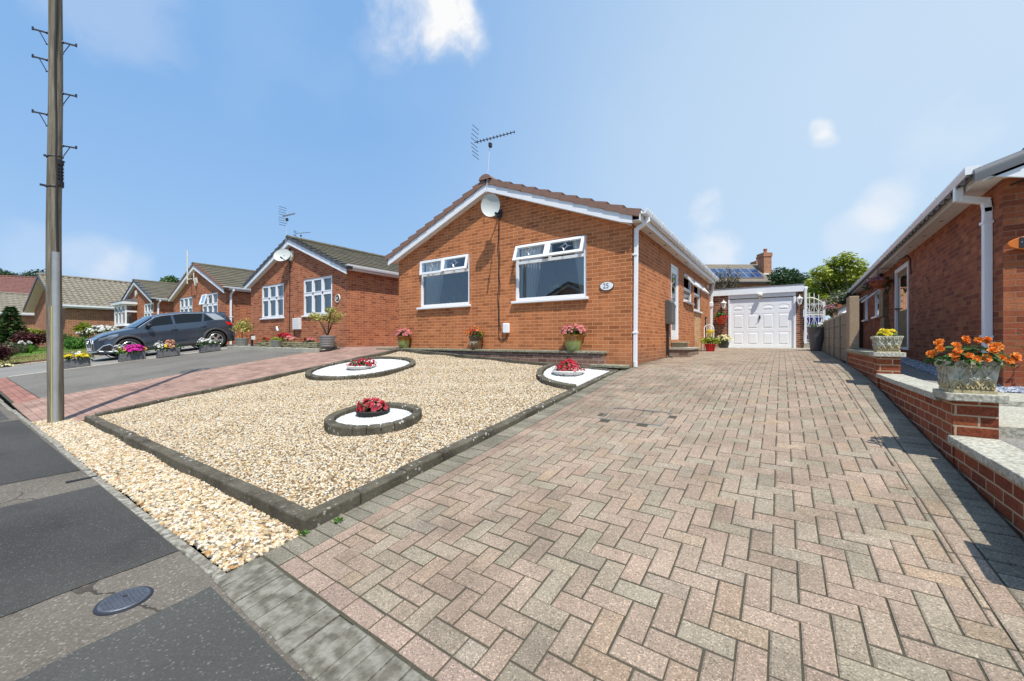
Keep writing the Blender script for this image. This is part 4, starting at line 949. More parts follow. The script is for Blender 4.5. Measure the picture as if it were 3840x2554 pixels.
# ------------------------------------------------------------------ the row of bungalows to the left
def bungalow(name, label, x0, x1, yf, zb, eave, rise, depth, brick, verge, tiles, wins, over=.16, verge_y=.17, side_holes=(), verge_unit=.34, pipe=True, barge=None):
    """gable-fronted bungalow: wall, roof with tile courses, verge, barge boards, gutters, windows"""
    xm = (x0+x1)/2; h = thing(name, label, 'house', (xm, yf, zb)); half = (x1-x0)/2; P = rise/half; rz = lambda x: eave + rise + .16 - P*abs(x-xm)
    holes = [w[:4] for w in wins]
    mb = MB(); wall_with_holes(mb, x0, x1, zb-.3, lambda x: rz(x)-.16, holes, yf, .10, 'y', 1, breaks=(xm,))
    for x in (x0, x1): mb.face([(x,yf,zb-.3),(x,yf+depth,zb-.3),(x,yf+depth,rz(x)-.14),(x,yf,rz(x)-.14)])
    mb.face([(x0,yf+depth,zb-.3),(x1,yf+depth,zb-.3),(x1,yf+depth,rz(x1)-.14),(xm,yf+depth,rz(xm)-.16),(x0,yf+depth,rz(x0)-.14)])
    mb.build('wall', brick, h)
    e0, e1 = x0-.24, x1+.24; ya, yb = yf-verge_y+.03, yf+depth+.15
    mb = MB()
    for xe in (e0, e1): mb.face([(xe,ya,rz(xe)-.03),(xm,ya,rz(xm)-.03),(xm,yb,rz(xm)-.03),(xe,yb,rz(xe)-.03)])
    rf = mb.build('roof', tiles, h)
    mb = MB(); rr = random.Random(int(abs(x0)*10))
    tile_slope(mb, (e1,ya,rz(e1)-.03), (e1,yb,rz(e1)-.03), (xm,ya,rz(xm)-.03), (xm,yb,rz(xm)-.03), 12, thick=.026, r=rr)
    tile_slope(mb, (e0,ya,rz(e0)-.03), (e0,yb,rz(e0)-.03), (xm,ya,rz(xm)-.03), (xm,yb,rz(xm)-.03), 12, thick=.026, r=rr); mb.build('roof_tiles', tiles, rf)
    mb = MB(); ridge_tiles(mb, (xm,ya-.06,rz(xm)-.03), (xm,yb,rz(xm)-.03), .11); mb.build('ridge_tiles', tiles if verge != M['tile_grey'] else M['tile_moss'], rf)
    mb = MB(); verge_tiles(mb, (e0,rz(e0)-.10), (xm,rz(xm)-.09), yf-verge_y-.03, verge_unit, .10, .22, rr); verge_tiles(mb, (e1,rz(e1)-.10), (xm,rz(xm)-.09), yf-verge_y-.03, verge_unit, .10, .22, rr); mb.build('verge_tiles', verge, rf)
    mb = MB()
    for xe in (e0+.03, e1-.03): mb = MB(); mb.prism([(xe,rz(xe)-.10),(xm,rz(xm)-.095),(xm,rz(xm)-.29),(xe,rz(xe)-.27)], yf-verge_y, yf-verge_y+.022, 'y'); mb.build('barge_board', barge or M['upvc'], h)
    mb = MB()
    for xe in (x0-.05, x1+.05): mb.hexa([(xe,yf-verge_y+.023,rz(xe)-.285),(xm,yf-verge_y+.023,rz(xm)-.285),(xm,yf,rz(xm)-.285),(xe,yf,rz(xe)-.285),(xe,yf-verge_y+.023,rz(xe)-.265),(xm,yf-verge_y+.023,rz(xm)-.265),(xm,yf,rz(xm)-.265),(xe,yf,rz(xe)-.265)])
    for a, b in ((x1, x1+.16), (x0-.16, x0)): mb.box(a, b, yf-verge_y+.023, yb-.02, eave-.03, eave-.015)
    mb.build('soffit', M['upvc_grey'], h)
    for a, b in ((x1+.16, x1+.175), (x0-.175, x0-.16)): mb = MB(); mb.box(a, b, yf-verge_y, yb-.02, eave-.04, eave+.10); mb.build('fascia', M['upvc'], h)
    gutter(h, x1+.175, eave+.10, yf-verge_y, yb, 1, M['upvc'], False); gutter(h, x0-.175, eave+.10, yf-verge_y, yb, -1, M['upvc'], False)
    if pipe: downpipe(h, M['upvc'], [(x1+.235,yf+.22,eave+.06),(x1+.235,yf+.22,eave-.05),(x1+.05,yf+.18,eave-.22),(x1+.05,yf+.18,zb-.1)], .075, clips=[(x1+.05,yf+.18,zb+1.3)])
    for w in wins: three_light(h, 'y', yf+.02, -1, w[0], w[1], w[2], w[3], w[4], blind=w[5], gm=M['glass'])
    for w in wins: m = MB(); m.face([(w[0]-.1,yf+.5,w[2]-.1),(w[1]+.1,yf+.5,w[2]-.1),(w[1]+.1,yf+.5,w[3]+.1),(w[0]-.1,yf+.5,w[3]+.1)]); m.build('room', M['interior'], h)
    return h
h2 = bungalow('bungalow', 'brick bungalow with charcoal verge tiles and mossy roof, next left of the number 25 bungalow', -16.14, -9.36, .2, -.28, 2.32, 1.36, 9.6, M['brick_deep'], M['tile_grey'], M['tile_moss'],
    [(-15.2,-13.42,.90,2.21,1.66,M['blind']), (-12.02,-10.20,.90,2.21,1.66,M['blind'])], pipe=False)
h3 = bungalow('bungalow', 'brick bungalow with brown verge tiles standing behind the parked car', -25.75, -18.9, .3, -.20, 2.36, 1.40, 9.6, M['brick_deep'], M['tile_brown'], M['tile_moss'],
    [(-24.85,-23.0,.95,2.30,1.75,None), (-21.7,-19.82,.95,2.30,1.75,None)])
h4 = bungalow('bungalow', 'smaller-looking brick bungalow with a square bay and blue-grey verge, left of the parked car', -34.4, -27.95, 0, -.35, 2.36, 1.28, 9.6, M['brick_deep'], M['tile_grey'], M['tile_moss'],
    [(-29.85,-28.05,.95,2.22,1.68,None)], verge_unit=.5)
# the opened top light of the middle window of the bungalow behind the car
sash(h3, (-21.68,.30,2.28), (-21.08,.30,2.28), .52, R(15), (0,-1,0), M['upvc'], M['glass'])
# bay of the fourth bungalow
mb = MB(); bx0, bx1, bz0, bz1 = -33.75, -31.2, .95, 2.25
mb.box(bx0+.03, bx1-.03, -.52, -.01, -.5, bz0-.06); mb.build('bay_base', M['brick_deep'], h4)
bay = None
mb = MB()
for (a, b, c, d) in ((bx0,bx0+.16,bz0,bz1),(bx1-.16,bx1,bz0,bz1),(bx0+.16,bx1-.16,bz0,bz0+.14),(bx0+.16,bx1-.16,bz1-.12,bz1),(bx0+.80,bx0+1.0,bz0+.14,bz1-.12),(bx1-1.0,bx1-.80,bz0+.14,bz1-.12),(bx0+.16,bx1-.16,1.74,1.88)): mb.box(a, b, -.55, -.47, c, d)
for (c, d) in ((bz0,bz0+.09),(bz1-.09,bz1),(1.76,1.86)): mb.box(bx1-.08, bx1, -.47, -.01, c, d)
bay = mb.build('bay_window', M['upvc'], h4, bevel=.01)
mb = MB(); mb.face([(bx0,-.50,bz0),(bx1,-.50,bz0),(bx1,-.50,bz1),(bx0,-.50,bz1)]); mb.face([(bx1-.04,-.47,bz0),(bx1-.04,-.01,bz0),(bx1-.04,-.01,bz1),(bx1-.04,-.47,bz1)]); mb.build('glass', M['glass'], bay)
mb = MB(); mb.box(bx0-.15, bx1+.15, -.70, -.01, bz1, bz1+.20); mb.build('bay_fascia', M['upvc'], h4, bevel=.01)
mb = MB(); mb.hexa([(bx0-.17,-.72,bz1+.201),(bx1+.17,-.72,bz1+.201),(bx1+.17,-.005,bz1+.201),(bx0-.17,-.005,bz1+.201),(bx0-.05,-.6,bz1+.26),(bx1+.05,-.6,bz1+.26),(bx1+.05,-.006,bz1+.42),(bx0-.05,-.006,bz1+.42)]); mb.build('bay_roof', M['tile_grey'], h4)
mb = MB(); mb.box(bx0-.1, bx1+.1, -.62, -.01, bz0-.06, bz0); mb.build('sill', M['upvc'], h4, bevel=.01)
# alarm boxes, meter box, roof vents
def alarm(par, x, y, z, s=.12):
    m = MB(); m.prism([(x-s,z+s*1.2),(x+s,z+s*1.2),(x+s*.95,z-s*.4),(x+s*.4,z-s*1.4),(x-s*.4,z-s*1.4),(x-s*.95,z-s*.4)], y-.09, y-.001, 'y'); m.build('alarm_box', M['cream_paint'], par, bevel=.02)
alarm(h2, -12.78, .2, 3.16, .14); alarm(h3, -22.35, .3, 3.0, .16); alarm(h4, -31.2, 0, 2.95, .15)
mb = MB(); mb.box(-12.60,-12.12, .10, .199, .40, .82); mb.build('meter_box', M['upvc_grey'], h2, bevel=.015)
mb = MB(); mb.tube([(-12.95,.19,3.75),(-12.93,.18,2.2),(-12.96,.18,.3)], .012, 6); mb.build('aerial_cable', M['rubber'], h2)
mb = MB(); mb.tube([(-12.62,.19,.0),(-12.70,.19,1.0)], .01, 6); mb.build('small_cable', M['rubber'], h2)
mb = MB(); mb.box(-11.9,-11.1, 7.6, 8.3, 3.40, 3.98); mb.build('roof_vent', M['tile_grey'], h2, bevel=.03)
dish('pale satellite dish on the gable of the bungalow with the charcoal verge', spot(1058,956,14.75), (.50,-.78,.34), .62, .52, .2, 'satellite dishes on the gables')
aerial('television aerial above the charcoal-verged bungalow', (-12.85,.0,3.6), (-12.75,.0,4.72), 4.62, .72, (1,.12,.0), 9, .04, refl=.30)
aerial('small television aerial above the bungalow behind the car', (-21.2,5,3.6), (-21.2,5,6.45), 6.36, .9, (.8,.55,.08), 7, .04, refl=.1)
mb = MB(); mb.tube([(-22.75,.02,4.6),(-22.75,.02,2.9)], .03, 6); mb.tube([(-22.75,.02,3.1),(-22.15,.02,3.1)], .025, 6); mb.tube([(-22.15,.1,3.4),(-22.15,.1,3.0)], .025, 6)
tag(mb.build('aerial_bracket', M['cream_paint']), 'cream aerial mast and bracket at the gable of the bungalow behind the car', 'aerial')
p = thing('number_plate', 'small round dark number plaque on the charcoal-verged bungalow', 'house number', (-9.86,.199,1.40))
mb = MB(); mb.lathe([(0,.02),(.105,.02),(.13,.03),(.14,.012),(.14,0)], p.location, 28, FRONT); mb.build('rim', M['cream_paint'], p, smooth=True)
mb = MB(); mb.lathe([(0,.026),(.10,.026)], p.location, 28, FRONT); mb.build('plate', M['text_black'], p)
mb = MB(); mb.lathe([(.02,.03),(.045,.034),(.05,.027)], p.location + Vector((-.015,0,.0)), 16, FRONT, .7, 1); mb.build('emblem', M['upvc_grey'], p)

# bungalow standing across the end of the close, with its long buff roof
def local_house(name, label, origin, u, w, L, W, eave, ridge, zb, brick, tile, amp, courses, over=.20, gable_over=.25, soff=True):
    """u: eaves direction, w: direction away from the seen eaves; seen eaves start at origin"""
    t = thing(name, label, 'house', (origin[0], origin[1], zb)); o = Vector((origin[0], origin[1], 0)); u = Vector((*u,0)).normalized(); w = Vector((*w,0)).normalized()
    P = lambda a, b, z: o + u*a + w*b + Vector((0,0,z))
    mb = MB(); A, B2 = .25, L
    mb.face([P(A,over,zb-.4),P(B2,over,zb-.4),P(B2,over,eave+.05),P(A,over,eave+.05)]); mb.face([P(A,W-over,zb-.4),P(B2,W-over,zb-.4),P(B2,W-over,eave+.05),P(A,W-over,eave+.05)])
    for a in (A, B2): mb.face([P(a,over,zb-.4),P(a,W-over,zb-.4),P(a,W-over,eave+.05),P(a,W/2,ridge-.12),P(a,over,eave+.05)])
    off = Vector((0,0,0)); wl = mb.build('wall', brick, t)
    uvl = wl.data.uv_layers[0].data
    for pl in wl.data.polygons:
        al = u if abs(pl.normal.dot(u)) < .5 else w
        for li in pl.loop_indices:
            q = Vector(wl.data.vertices[wl.data.loops[li].vertex_index].co); uvl[li].uv = (q.dot(al), q.z)
    mb = MB(); a0, a1 = .25-gable_over, L+gable_over
    for b in (0, W): mb.face([P(a0,b,eave),P(a1,b,eave),P(a1,W/2,ridge),P(a0,W/2,ridge)])
    rf = mb.build('roof', tile, t)
    mb = MB(); rr = random.Random(5); tile_slope(mb, P(a0,-.05,eave), P(a1,-.05,eave), P(a0,W/2,ridge), P(a1,W/2,ridge), courses, amp=amp, thick=.03, r=rr); mb.build('roof_tiles', tile, rf)
    mb = MB(); ridge_tiles(mb, P(a0,W/2,ridge), P(a1,W/2,ridge), .13); mb.build('ridge_tiles', tile, rf)
    mb = MB(); mb.bar(P(a0,-.06,eave-.03), P(a1,-.06,eave-.03), .13, .11); mb.build('gutter', M['upvc'], t)
    mb = MB(); mb.bar(P(a0,.02,eave-.10), P(a1,.02,eave-.10), .05, .16); mb.build('fascia', M['upvc'], t)
    mb = MB()
    for b in (0, W): mb = MB(); mb.bar(P(a0,b,eave-.12), P(a0,W/2,ridge-.12), .05, .17); mb.build('barge_board', M['tile_grey'] if soff else M['upvc'], t)
    mb = MB()
    for b in (0, W): mb.hexa([P(a0+.02,b,eave-.22),P(.26,b,eave-.22),P(.26,W/2,ridge-.22),P(a0+.02,W/2,ridge-.22),P(a0+.02,b,eave-.19),P(.26,b,eave-.19),P(.26,W/2,ridge-.19),P(a0+.02,W/2,ridge-.19)])
    mb.build('soffit', M['cream_paint'], t)
    return t, P
def cam2w(x, y): return (CX + x*math.cos(TH) - y*math.sin(TH), CY + x*math.sin(TH) + y*math.cos(TH))
def dir2w(x, y): return (x*math.cos(TH) - y*math.sin(TH), x*math.sin(TH) + y*math.cos(TH))
h5, P5 = local_house('bungalow', 'long brick bungalow with a rippled buff tiled roof, behind the telegraph pole', cam2w(-28.9,25.5), dir2w(.50,.866), dir2w(-.866,.50), 12, 8.0, 2.30, 4.55, -.6, M['brick_far'], M['tile_buff'], .035, 13, gable_over=.5)
mb = MB(); mb.obox(P5(5.2,4.0,4.68), (.4,0,0), (0,.4,0), (0,0,.10)); mb.build('roof_vent', M['tile_grey'], h5)
h6, P6 = local_house('bungalow', 'brick bungalow with a flat-tiled buff roof at the left edge, behind the conifer', cam2w(-42.0,29.2), dir2w(.62,.9), dir2w(-.9,.62), 9, 7.5, 2.20, 4.05, -.7, M['brick_far'], M['tile_buff'], .018, 11)
h7, P7 = local_house('house', 'house with a dull red roof beyond the left-edge buff roof', cam2w(-66,44), dir2w(.5,.28), dir2w(-.28,.5), 14.5, 8, 5.1, 8.1, -.5, M['brick_far'], M['tile_red'], .03, 16)

# ------------------------------------------------------------------ garage
g = thing('garage', 'flat-roofed brick garage with a white panelled door at the head of the drive', 'garage', (1.7, 9.9, -.27)); GY = 9.9
DX0, DX1 = .695, 2.70
mb = MB(); mb.box(.10, .645, GY, GY+.22, -.5, 1.86); mb.box(2.775, 2.985, GY, GY+.22, -.5, 1.86); mb.box(.1, .32, GY+.22, GY+5, -.5, 1.86); mb.box(2.765, 2.985, GY+.22, GY+5, -.5, 1.86); mb.build('wall', M['brick_garage'], g)
mb = MB(); mb.box(.645, DX0, GY-.035, GY+.08, -.27, 1.58); mb.box(DX1, 2.775, GY-.035, GY+.08, -.27, 1.58); mb.box(.645, 2.775, GY-.035, GY+.08, 1.60, 1.79); mb.build('door_frame', M['upvc'], g, bevel=.008)
# up-and-over door: raised panels in three rows of four, a shaped head on the top row
mb = MB(); yd = GY + .02; mb.box(DX0+.003, DX1-.003, yd, yd+.03, -.262, 1.565); gd = mb.build('door', M['upvc'], g)
cols = 4; cw = (DX1-DX0-.10)/cols
def panel(x0, x1, z0, z1, arch=0):
    n = 12; out = [(x0,z0),(x1,z0),(x1,z1)]; out += [(lerp(x1,x0,i/n), z1 + arch*math.sin(math.pi*i/n)) for i in range(1, n)] + [(x0,z1)]
    cx, cz = (x0+x1)/2, (z0+z1)/2
    def ins(k): return [(cx+(x-cx)*(1-k/((x1-x0)/2)), cz+(z-cz)*(1-k/((z1-z0)/2))) for x, z in out]
    rings = [(ins(0), yd-.003), (ins(.018), yd+.010), (ins(.034), yd+.010), (ins(.062), yd-.010)]; m = MB(); k = len(out)
    for (ra, ya), (rb, yb) in zip(rings, rings[1:]):
        for i in range(k):
            j = (i+1) % k; m.face([(ra[i][0],ya,ra[i][1]),(ra[j][0],ya,ra[j][1]),(rb[j][0],yb,rb[j][1]),(rb[i][0],yb,rb[i][1])])
    m.face([(x, yd-.010, z) for x, z in rings[-1][0]]); m.build('door_panel', M['upvc'], gd)
# face sheet with openings for the panels
rows = [(-.155,.325,0), (.445,1.005,0), (1.115,1.285,.05)]
sheetmb = MB(); zs = [-.262] + [v for r_ in rows for v in (r_[0], r_[1] + r_[2])] + [1.565]; xsn = [DX0+.003]
for c_ in range(cols): xsn += [DX0+.05+c_*cw+.055, DX0+.05+(c_+1)*cw-.055]
xsn.append(DX1-.003)
for i in range(len(xsn)-1):
    for j in range(len(zs)-1):
        if i % 2 == 1 and j % 2 == 1: continue
        sheetmb.face([(xsn[i],yd-.004,zs[j]),(xsn[i+1],yd-.004,zs[j]),(xsn[i+1],yd-.004,zs[j+1]),(xsn[i],yd-.004,zs[j+1])])
n_ = 12
for c_ in range(cols):
    x0, x1 = xsn[1+2*c_], xsn[2+2*c_]
    for a, b, ar in rows:
        panel(x0, x1, a, b, ar)
        if ar:
            for i in range(n_):
                xa, xb = lerp(x0,x1,i/n_), lerp(x0,x1,(i+1)/n_); sheetmb.face([(xa,yd-.004,b+ar*math.sin(math.pi*i/n_)),(xb,yd-.004,b+ar*math.sin(math.pi*(i+1)/n_)),(xb,yd-.004,b+ar),(xa,yd-.004,b+ar)])
sheetmb.build('door_skin', M['upvc'], gd)
mb = MB(); mb.box(1.655, 1.70, yd-.05, yd-.005, .80, .93); mb.tube([(1.68,yd-.045,.83),(1.63,yd-.075,.79)], .012, 8); mb.build('handle', M['black'], gd, bevel=.006)
mb = MB(); mb.box(-.02, 3.0, GY-.09, GY-.065, 1.73, 1.975); mb.build('fascia', M['upvc'], g, bevel=.006)
mb = MB(); mb.box(-.03, 3.03, GY-.105, GY+5.1, 1.980, 2.0); mb.build('roof', simple('roofing_felt', (0.25,0.25,0.245), .9), g)
mb = MB(); mb.box(.02, 2.98, GY-.064, GY-.037, 1.795, 1.81); mb.build('soffit', M['upvc'], g)
mb = MB(); mb.box(3.0, 3.11, GY-.095, GY+5, 1.80, 1.90); mb.build('gutter', M['upvc'], g, bevel=.01)
downpipe(g, M['upvc'], [(3.05,GY-.08,1.82),(3.04,GY-.05,-.25)], .075)
downpipe(h, M['upvc'], [(.20,9.62,2.34),(.10,9.70,1.85),(.075,9.70,-.3)], .085)
mb = MB(); mb.box(.01,.15,9.62,9.78,1.30,1.50); mb.build('rainwater_hopper', M['upvc'], h, bevel=.03)
def lantern(label, x, z, grp):
    t = thing('wall_lantern', label, 'wall lamp', (x, GY, z), group=grp); y = GY-.13
    mb = MB(); mb.box(x-.03, x+.03, GY-.02, GY-.001, z+.0, z+.14); mb.tube([(x,GY-.01,z+.10),(x,GY-.07,z+.19),(x,y,z+.17)], .011, 8); mb.build('bracket', M['white_metal'], t, bevel=.004)
    mb = MB(); mb.lathe([(0,.10),(.02,.085),(.03,.05),(.105,.0),(.11,-.015),(.09,-.015)], (x,y,z+.10), 6); mb.tube([(x,y,z+.19),(x,y,z+.235)], [.012,.004], 6); mb.build('lamp_cap', M['white_metal'], t)
    mb = MB(); mb.lathe([(.085,.0),(.045,-.19)], (x,y,z+.085), 6); mb.build('lamp_glass', M['glass_lamp'], t)
    mb = MB()
    for k in range(6):
        a = 2*math.pi*k/6; mb.tube([(x+.085*math.cos(a),y+.085*math.sin(a),z+.085),(x+.047*math.cos(a),y+.047*math.sin(a),z-.105)], .007, 5)
    mb.lathe([(0,-.06),(.02,-.05),(.05,0),(.05,.015),(0,.015)], (x,y,z-.105), 12); mb.lathe([(.0,.0),(.022,.0),(.02,.1),(0,.11)], (x,y,z-.09), 10); mb.build('lamp_frame', M['white_metal'], t)
lantern('white wall lantern left of the garage door', .50, 1.36, 'white lanterns beside the garage door'); lantern('white wall lantern right of the garage door', 2.875, 1.39, 'white lanterns beside the garage door')
t = thing('security_light', 'cream sensor light over the middle of the garage door', 'security light', (1.69,GY-.04,1.62))
mb = MB(); mb.lathe([(0,.05),(.06,.05),(.085,.02),(.085,-.03),(.06,-.045),(0,-.045)], (1.69,GY-.13,1.69), 20); mb.build('lamp_head', M['cream_paint'], t, smooth=True)
mb = MB(); mb.tube([(1.69,GY-.04,1.70),(1.69,GY-.12,1.66)], .02, 8); mb.box(1.65,1.73,GY-.06,GY-.036,1.56,1.72); mb.lathe([(0,-.05),(.035,-.03),(.035,.03),(0,.03)], (1.69,GY-.12,1.58), 12); mb.build('sensor', M['cream_paint'], t, bevel=.005)

# two-storey house with solar panels beyond the garage
hp = thing('house', 'house with solar panels and two chimneys beyond the garage roof', 'house', (*cam2w(16,46), -.3))
def cw(x, y, z): a = cam2w(x, y); return Vector((a[0], a[1], z))
e0, e1 = cw(11.5,44,6.50), cw(29.8,44,6.50); r0, r1 = cw(11.5,47.5,9.08), cw(30.5,47.5,9.08)
mb = MB(); mb.face([cw(12,44.3,-.5),cw(29.5,44.3,-.5),cw(29.5,44.3,6.6),cw(12,44.3,6.6)]); mb.face([cw(29.5,44.3,-.5),cw(30.6,51,-.5),cw(30.6,51,6.5),cw(30.2,47.5,9.0),cw(29.5,44.3,6.6)]); wl = mb.build('wall', M['brick_far'], hp)
mb = MB(); mb.face([e0,e1,r1,r0]); mb.face([r0,r1,cw(31,51,6.5),cw(11.5,51,6.5)]); rf = mb.build('roof', M['tile_buff'], hp)
M['tile_drab'] = speckle('drab_slate', (0.15,0.125,0.095), (0.27,0.225,0.175), 2, 0.9, bump=0.3, fine=(12,(0.2,0.17,0.13),0.2))
mb = MB(); tile_slope(mb, e0, e1 + (e1-e0)*0, r0, r1, 16, thick=.02); mb.build('roof_tiles', M['tile_drab'], rf); rf.data.materials[0] = M['tile_drab']
mb = MB(); mb.bar(e0 + Vector((0,0,-.1)), e1 + Vector((0,0,-.1)), .25, .22); mb.build('fascia', M['black'], hp)
nrm = (e1-e0).cross(r0-e0).normalized(); nrm = nrm if nrm.z > 0 else -nrm
M['solar'] = speckle('solar_cell', (0.012,0.03,0.085), (0.03,0.075,0.19), .9, 0.12, spec=0.8)
pu = (e1-e0).normalized(); pw = (r0-e0).normalized(); a0 = e0 + pw*.75
solar = None
for i in range(9):
    for j in range(2):
        b = a0 + pu*(8.45 + i*.93) + pw*(j*1.11) + nrm*.14; q = [b + pu*.05 + pw*.05, b + pu*.86 + pw*.05, b + pu*.86 + pw*1.04, b + pu*.05 + pw*1.04]
        m = MB(); m.hexa([v - nrm*.05 for v in [b, b+pu*.91, b+pu*.91+pw*1.09, b+pw*1.09]] + [b, b+pu*.91, b+pu*.91+pw*1.09, b+pw*1.09]); s_ = m.build('solar_panel', M['alu'], hp)
        m = MB(); m.face([v + nrm*.006 for v in q]); m.build('solar_cells', M['solar'], s_)
def chimney(x, y, zt, w, zb=6.5, pots=1):
    mb = MB(); mb.hexa([cw(x-w,y-w,zb),cw(x+w,y-w,zb),cw(x+w,y+w*1.6,zb),cw(x-w,y+w*1.6,zb),cw(x-w,y-w,zt-.55),cw(x+w,y-w,zt-.55),cw(x+w,y+w*1.6,zt-.55),cw(x-w,y+w*1.6,zt-.55)])
    k = w*1.14; mb.hexa([cw(x-k,y-k,zt-.75),cw(x+k,y-k,zt-.75),cw(x+k,y+k*1.6,zt-.75),cw(x-k,y+k*1.6,zt-.75),cw(x-k,y-k,zt-.3),cw(x+k,y-k,zt-.3),cw(x+k,y+k*1.6,zt-.3),cw(x-k,y+k*1.6,zt-.3)])
    c_ = mb.build('chimney', M['brick_far'], hp); mb = MB(); mb.lathe([(.2,0),(.16,.35),(.2,.4),(.2,.52),(0,.52)], cw(x,y,zt-.32), 12); mb.build('chimney_pot', M['terracotta'], c_)
chimney(29.2,45.9,10.35,.44); chimney(30.0,48.6,9.95,.42,8.0)
mb = MB(); mb.hexa([cw(28.7,45.38,7.5),cw(29.7,45.38,7.5),cw(29.7,45.47,7.5),cw(28.7,45.47,7.5),cw(28.7,45.38,7.68),cw(29.7,45.38,7.68),cw(29.7,45.47,7.68),cw(28.7,45.47,7.68)]); mb.build('chimney_flashing', M['upvc_grey'], hp)

# ------------------------------------------------------------------ right-hand bungalow
n = thing('bungalow', 'brick bungalow with a grey tiled verge at the right edge, side wall in shade', 'house', (4.62,-.03,-.6)); NX, NY, NK = 4.62, -.03, .032
EV, NP = 2.03, .40
def nx(y): return NX + NK*(y-NY)
def SP(d, y, z): return (nx(y)+d, y, z)             # d = distance out of the side wall (negative is towards the drive)
ND = (5.25,6.85,-.22,1.84); NW1 = (9.35,10.45,.78,1.62); NW2 = (12.25,13.0,.78,1.72)
mb = MB(); tmp = MB(); wall_with_holes(tmp, NY, 17.3, -.9, lambda y: EV+.03, [ND, NW1, NW2], 0, .10, 'x', 1)
for f in tmp.f: mb.face([(nx(tmp.v[i][1]) + tmp.v[i][0], tmp.v[i][1], tmp.v[i][2]) for i in f])
mb.face([(NX,NY,-.9),(NX+7,NY-.2,-.9),(NX+7,NY-.2,EV),(NX+3.5,NY-.1,EV+3.5*NP),(NX,NY,EV)])
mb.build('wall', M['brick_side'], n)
nz = lambda d: EV + .16 + NP*d                      # roof height at distance d in from the side wall
mb = MB()
mb.face([SP(-.33,NY-.24,nz(-.33)-.03), SP(3.5,NY-.24,nz(3.5)-.03), SP(3.5,17.5,nz(3.5)-.03), SP(-.33,17.5,nz(-.33)-.03)]); mb.face([SP(7.3,NY-.24,nz(-.3)-.03), SP(3.5,NY-.24,nz(3.5)-.03), SP(3.5,17.5,nz(3.5)-.03), SP(7.3,17.5,nz(-.3)-.03)])
rf = mb.build('roof', M['tile_slate'], n)
mb = MB(); tile_slope(mb, SP(-.34,NY-.22,nz(-.34)-.03), SP(-.34,17.5,nz(-.34)-.03), SP(3.5,NY-.22,nz(3.5)-.03), SP(3.5,17.5,nz(3.5)-.03), 12, amp=.022, thick=.02); mb.build('roof_tiles', M['tile_slate'], rf)
mb = MB(); d = -.30                                   # rounded cloaked verge units
while d < 3.4:
    a, b = d, d + .40; rows = []
    for k, dd in enumerate((a-.01, a+.05, b)):
        lift = .018 if k < 2 else .0; z = nz(dd); row = []
        for s_ in range(9):
            f = s_/8; ang = R(lerp(-5, 100, f)); row.append(SP(dd, NY-.235 - .07*math.cos(ang) + (.0), z - .065 + .085*math.sin(ang) + lift))
        row.insert(0, SP(dd, NY-.30, z-.15+lift)); row.append(SP(dd, NY-.12, z+.005+lift)); rows.append(row)
    mb.grid(rows); mb.face([Vector(p) for p in rows[0]]); d = b
mb.build('verge_tiles', M['tile_slate'], rf, smooth=40)
mb = MB(); mb.prism([(nx(NY)-.24, nz(-.24)-.15),(nx(NY)+3.5, nz(3.5)-.15),(nx(NY)+3.5, nz(3.5)-.34),(nx(NY)+.12, nz(.12)-.34),(nx(NY)-.24, EV-.03)], NY-.27, NY-.245, 'y'); mb.build('barge_board', M['upvc'], n, bevel=.004)
mb = MB(); mb.hexa([SP(-.24,NY-.244,EV-.028),SP(.3,NY-.244,EV-.028),SP(.3,NY,EV-.028),SP(-.24,NY,EV-.028),SP(-.24,NY-.244,EV-.012),SP(.3,NY-.244,EV-.012),SP(.3,NY,EV-.012),SP(-.24,NY,EV-.012)])
mb.hexa([SP(.2,NY-.244,nz(.2)-.33),SP(3.5,NY-.244,nz(3.5)-.33),SP(3.5,NY,nz(3.5)-.33),SP(.2,NY,nz(.2)-.33),SP(.2,NY-.244,nz(.2)-.31),SP(3.5,NY-.244,nz(3.5)-.31),SP(3.5,NY,nz(3.5)-.31),SP(.2,NY,nz(.2)-.31)])
mb.hexa([SP(-.24,NY,EV-.026),SP(0,NY,EV-.026),SP(0,17.4,EV-.026),SP(-.24,17.4,EV-.026),SP(-.24,NY,EV-.010),SP(0,NY,EV-.010),SP(0,17.4,EV-.010),SP(-.24,17.4,EV-.010)]); mb.build('soffit', M['upvc_grey'], n)
mb = MB(); mb.hexa([SP(-.256,NY-.27,EV-.05),SP(-.241,NY-.27,EV-.05),SP(-.241,17.4,EV-.05),SP(-.256,17.4,EV-.05),SP(-.256,NY-.27,EV+.10),SP(-.241,NY-.27,EV+.10),SP(-.241,17.4,EV+.10),SP(-.256,17.4,EV+.10)]); mb.build('fascia', M['upvc_grey'], n)
for k in range(10): m = MB(); m.lathe([(0,0),(.028,0),(.03,.004)], SP(-.12, .9+k*1.15, EV-.030), 12); m.build('soffit_vent', M['wood'], n)
prof = [(.0,-.01),(-.015,-.075),(-.10,-.08),(-.125,-.012),(-.125,.012),(-.105,.012),(-.09,-.055),(-.02,-.055),(-.012,.004)]
mb = MB(); y0, y1 = NY-.25, 17.5; zg = EV + .105
mb.faces([SP(-.256+a, y0, zg+b) for a, b in prof] + [SP(-.256+a, y1, zg+b) for a, b in prof], [(i, (i+1) % 9, 9+(i+1) % 9, 9+i) for i in range(9)] + [tuple(range(9))]); gt = mb.build('gutter', M['upvc'], n)
mb = MB(); mb.obox(SP(-.256-.062, y0+.004, zg-.035), (.062,0,0), (0,.006,0), (0,0,.05)); mb.build('gutter_end', M['upvc'], gt)
y = 1.0
pb = [(0,-.02),(-.01,-.085),(-.104,-.09),(-.134,-.016),(-.134,.018),(-.12,.018),(-.12,-.012),(-.1,-.082)]
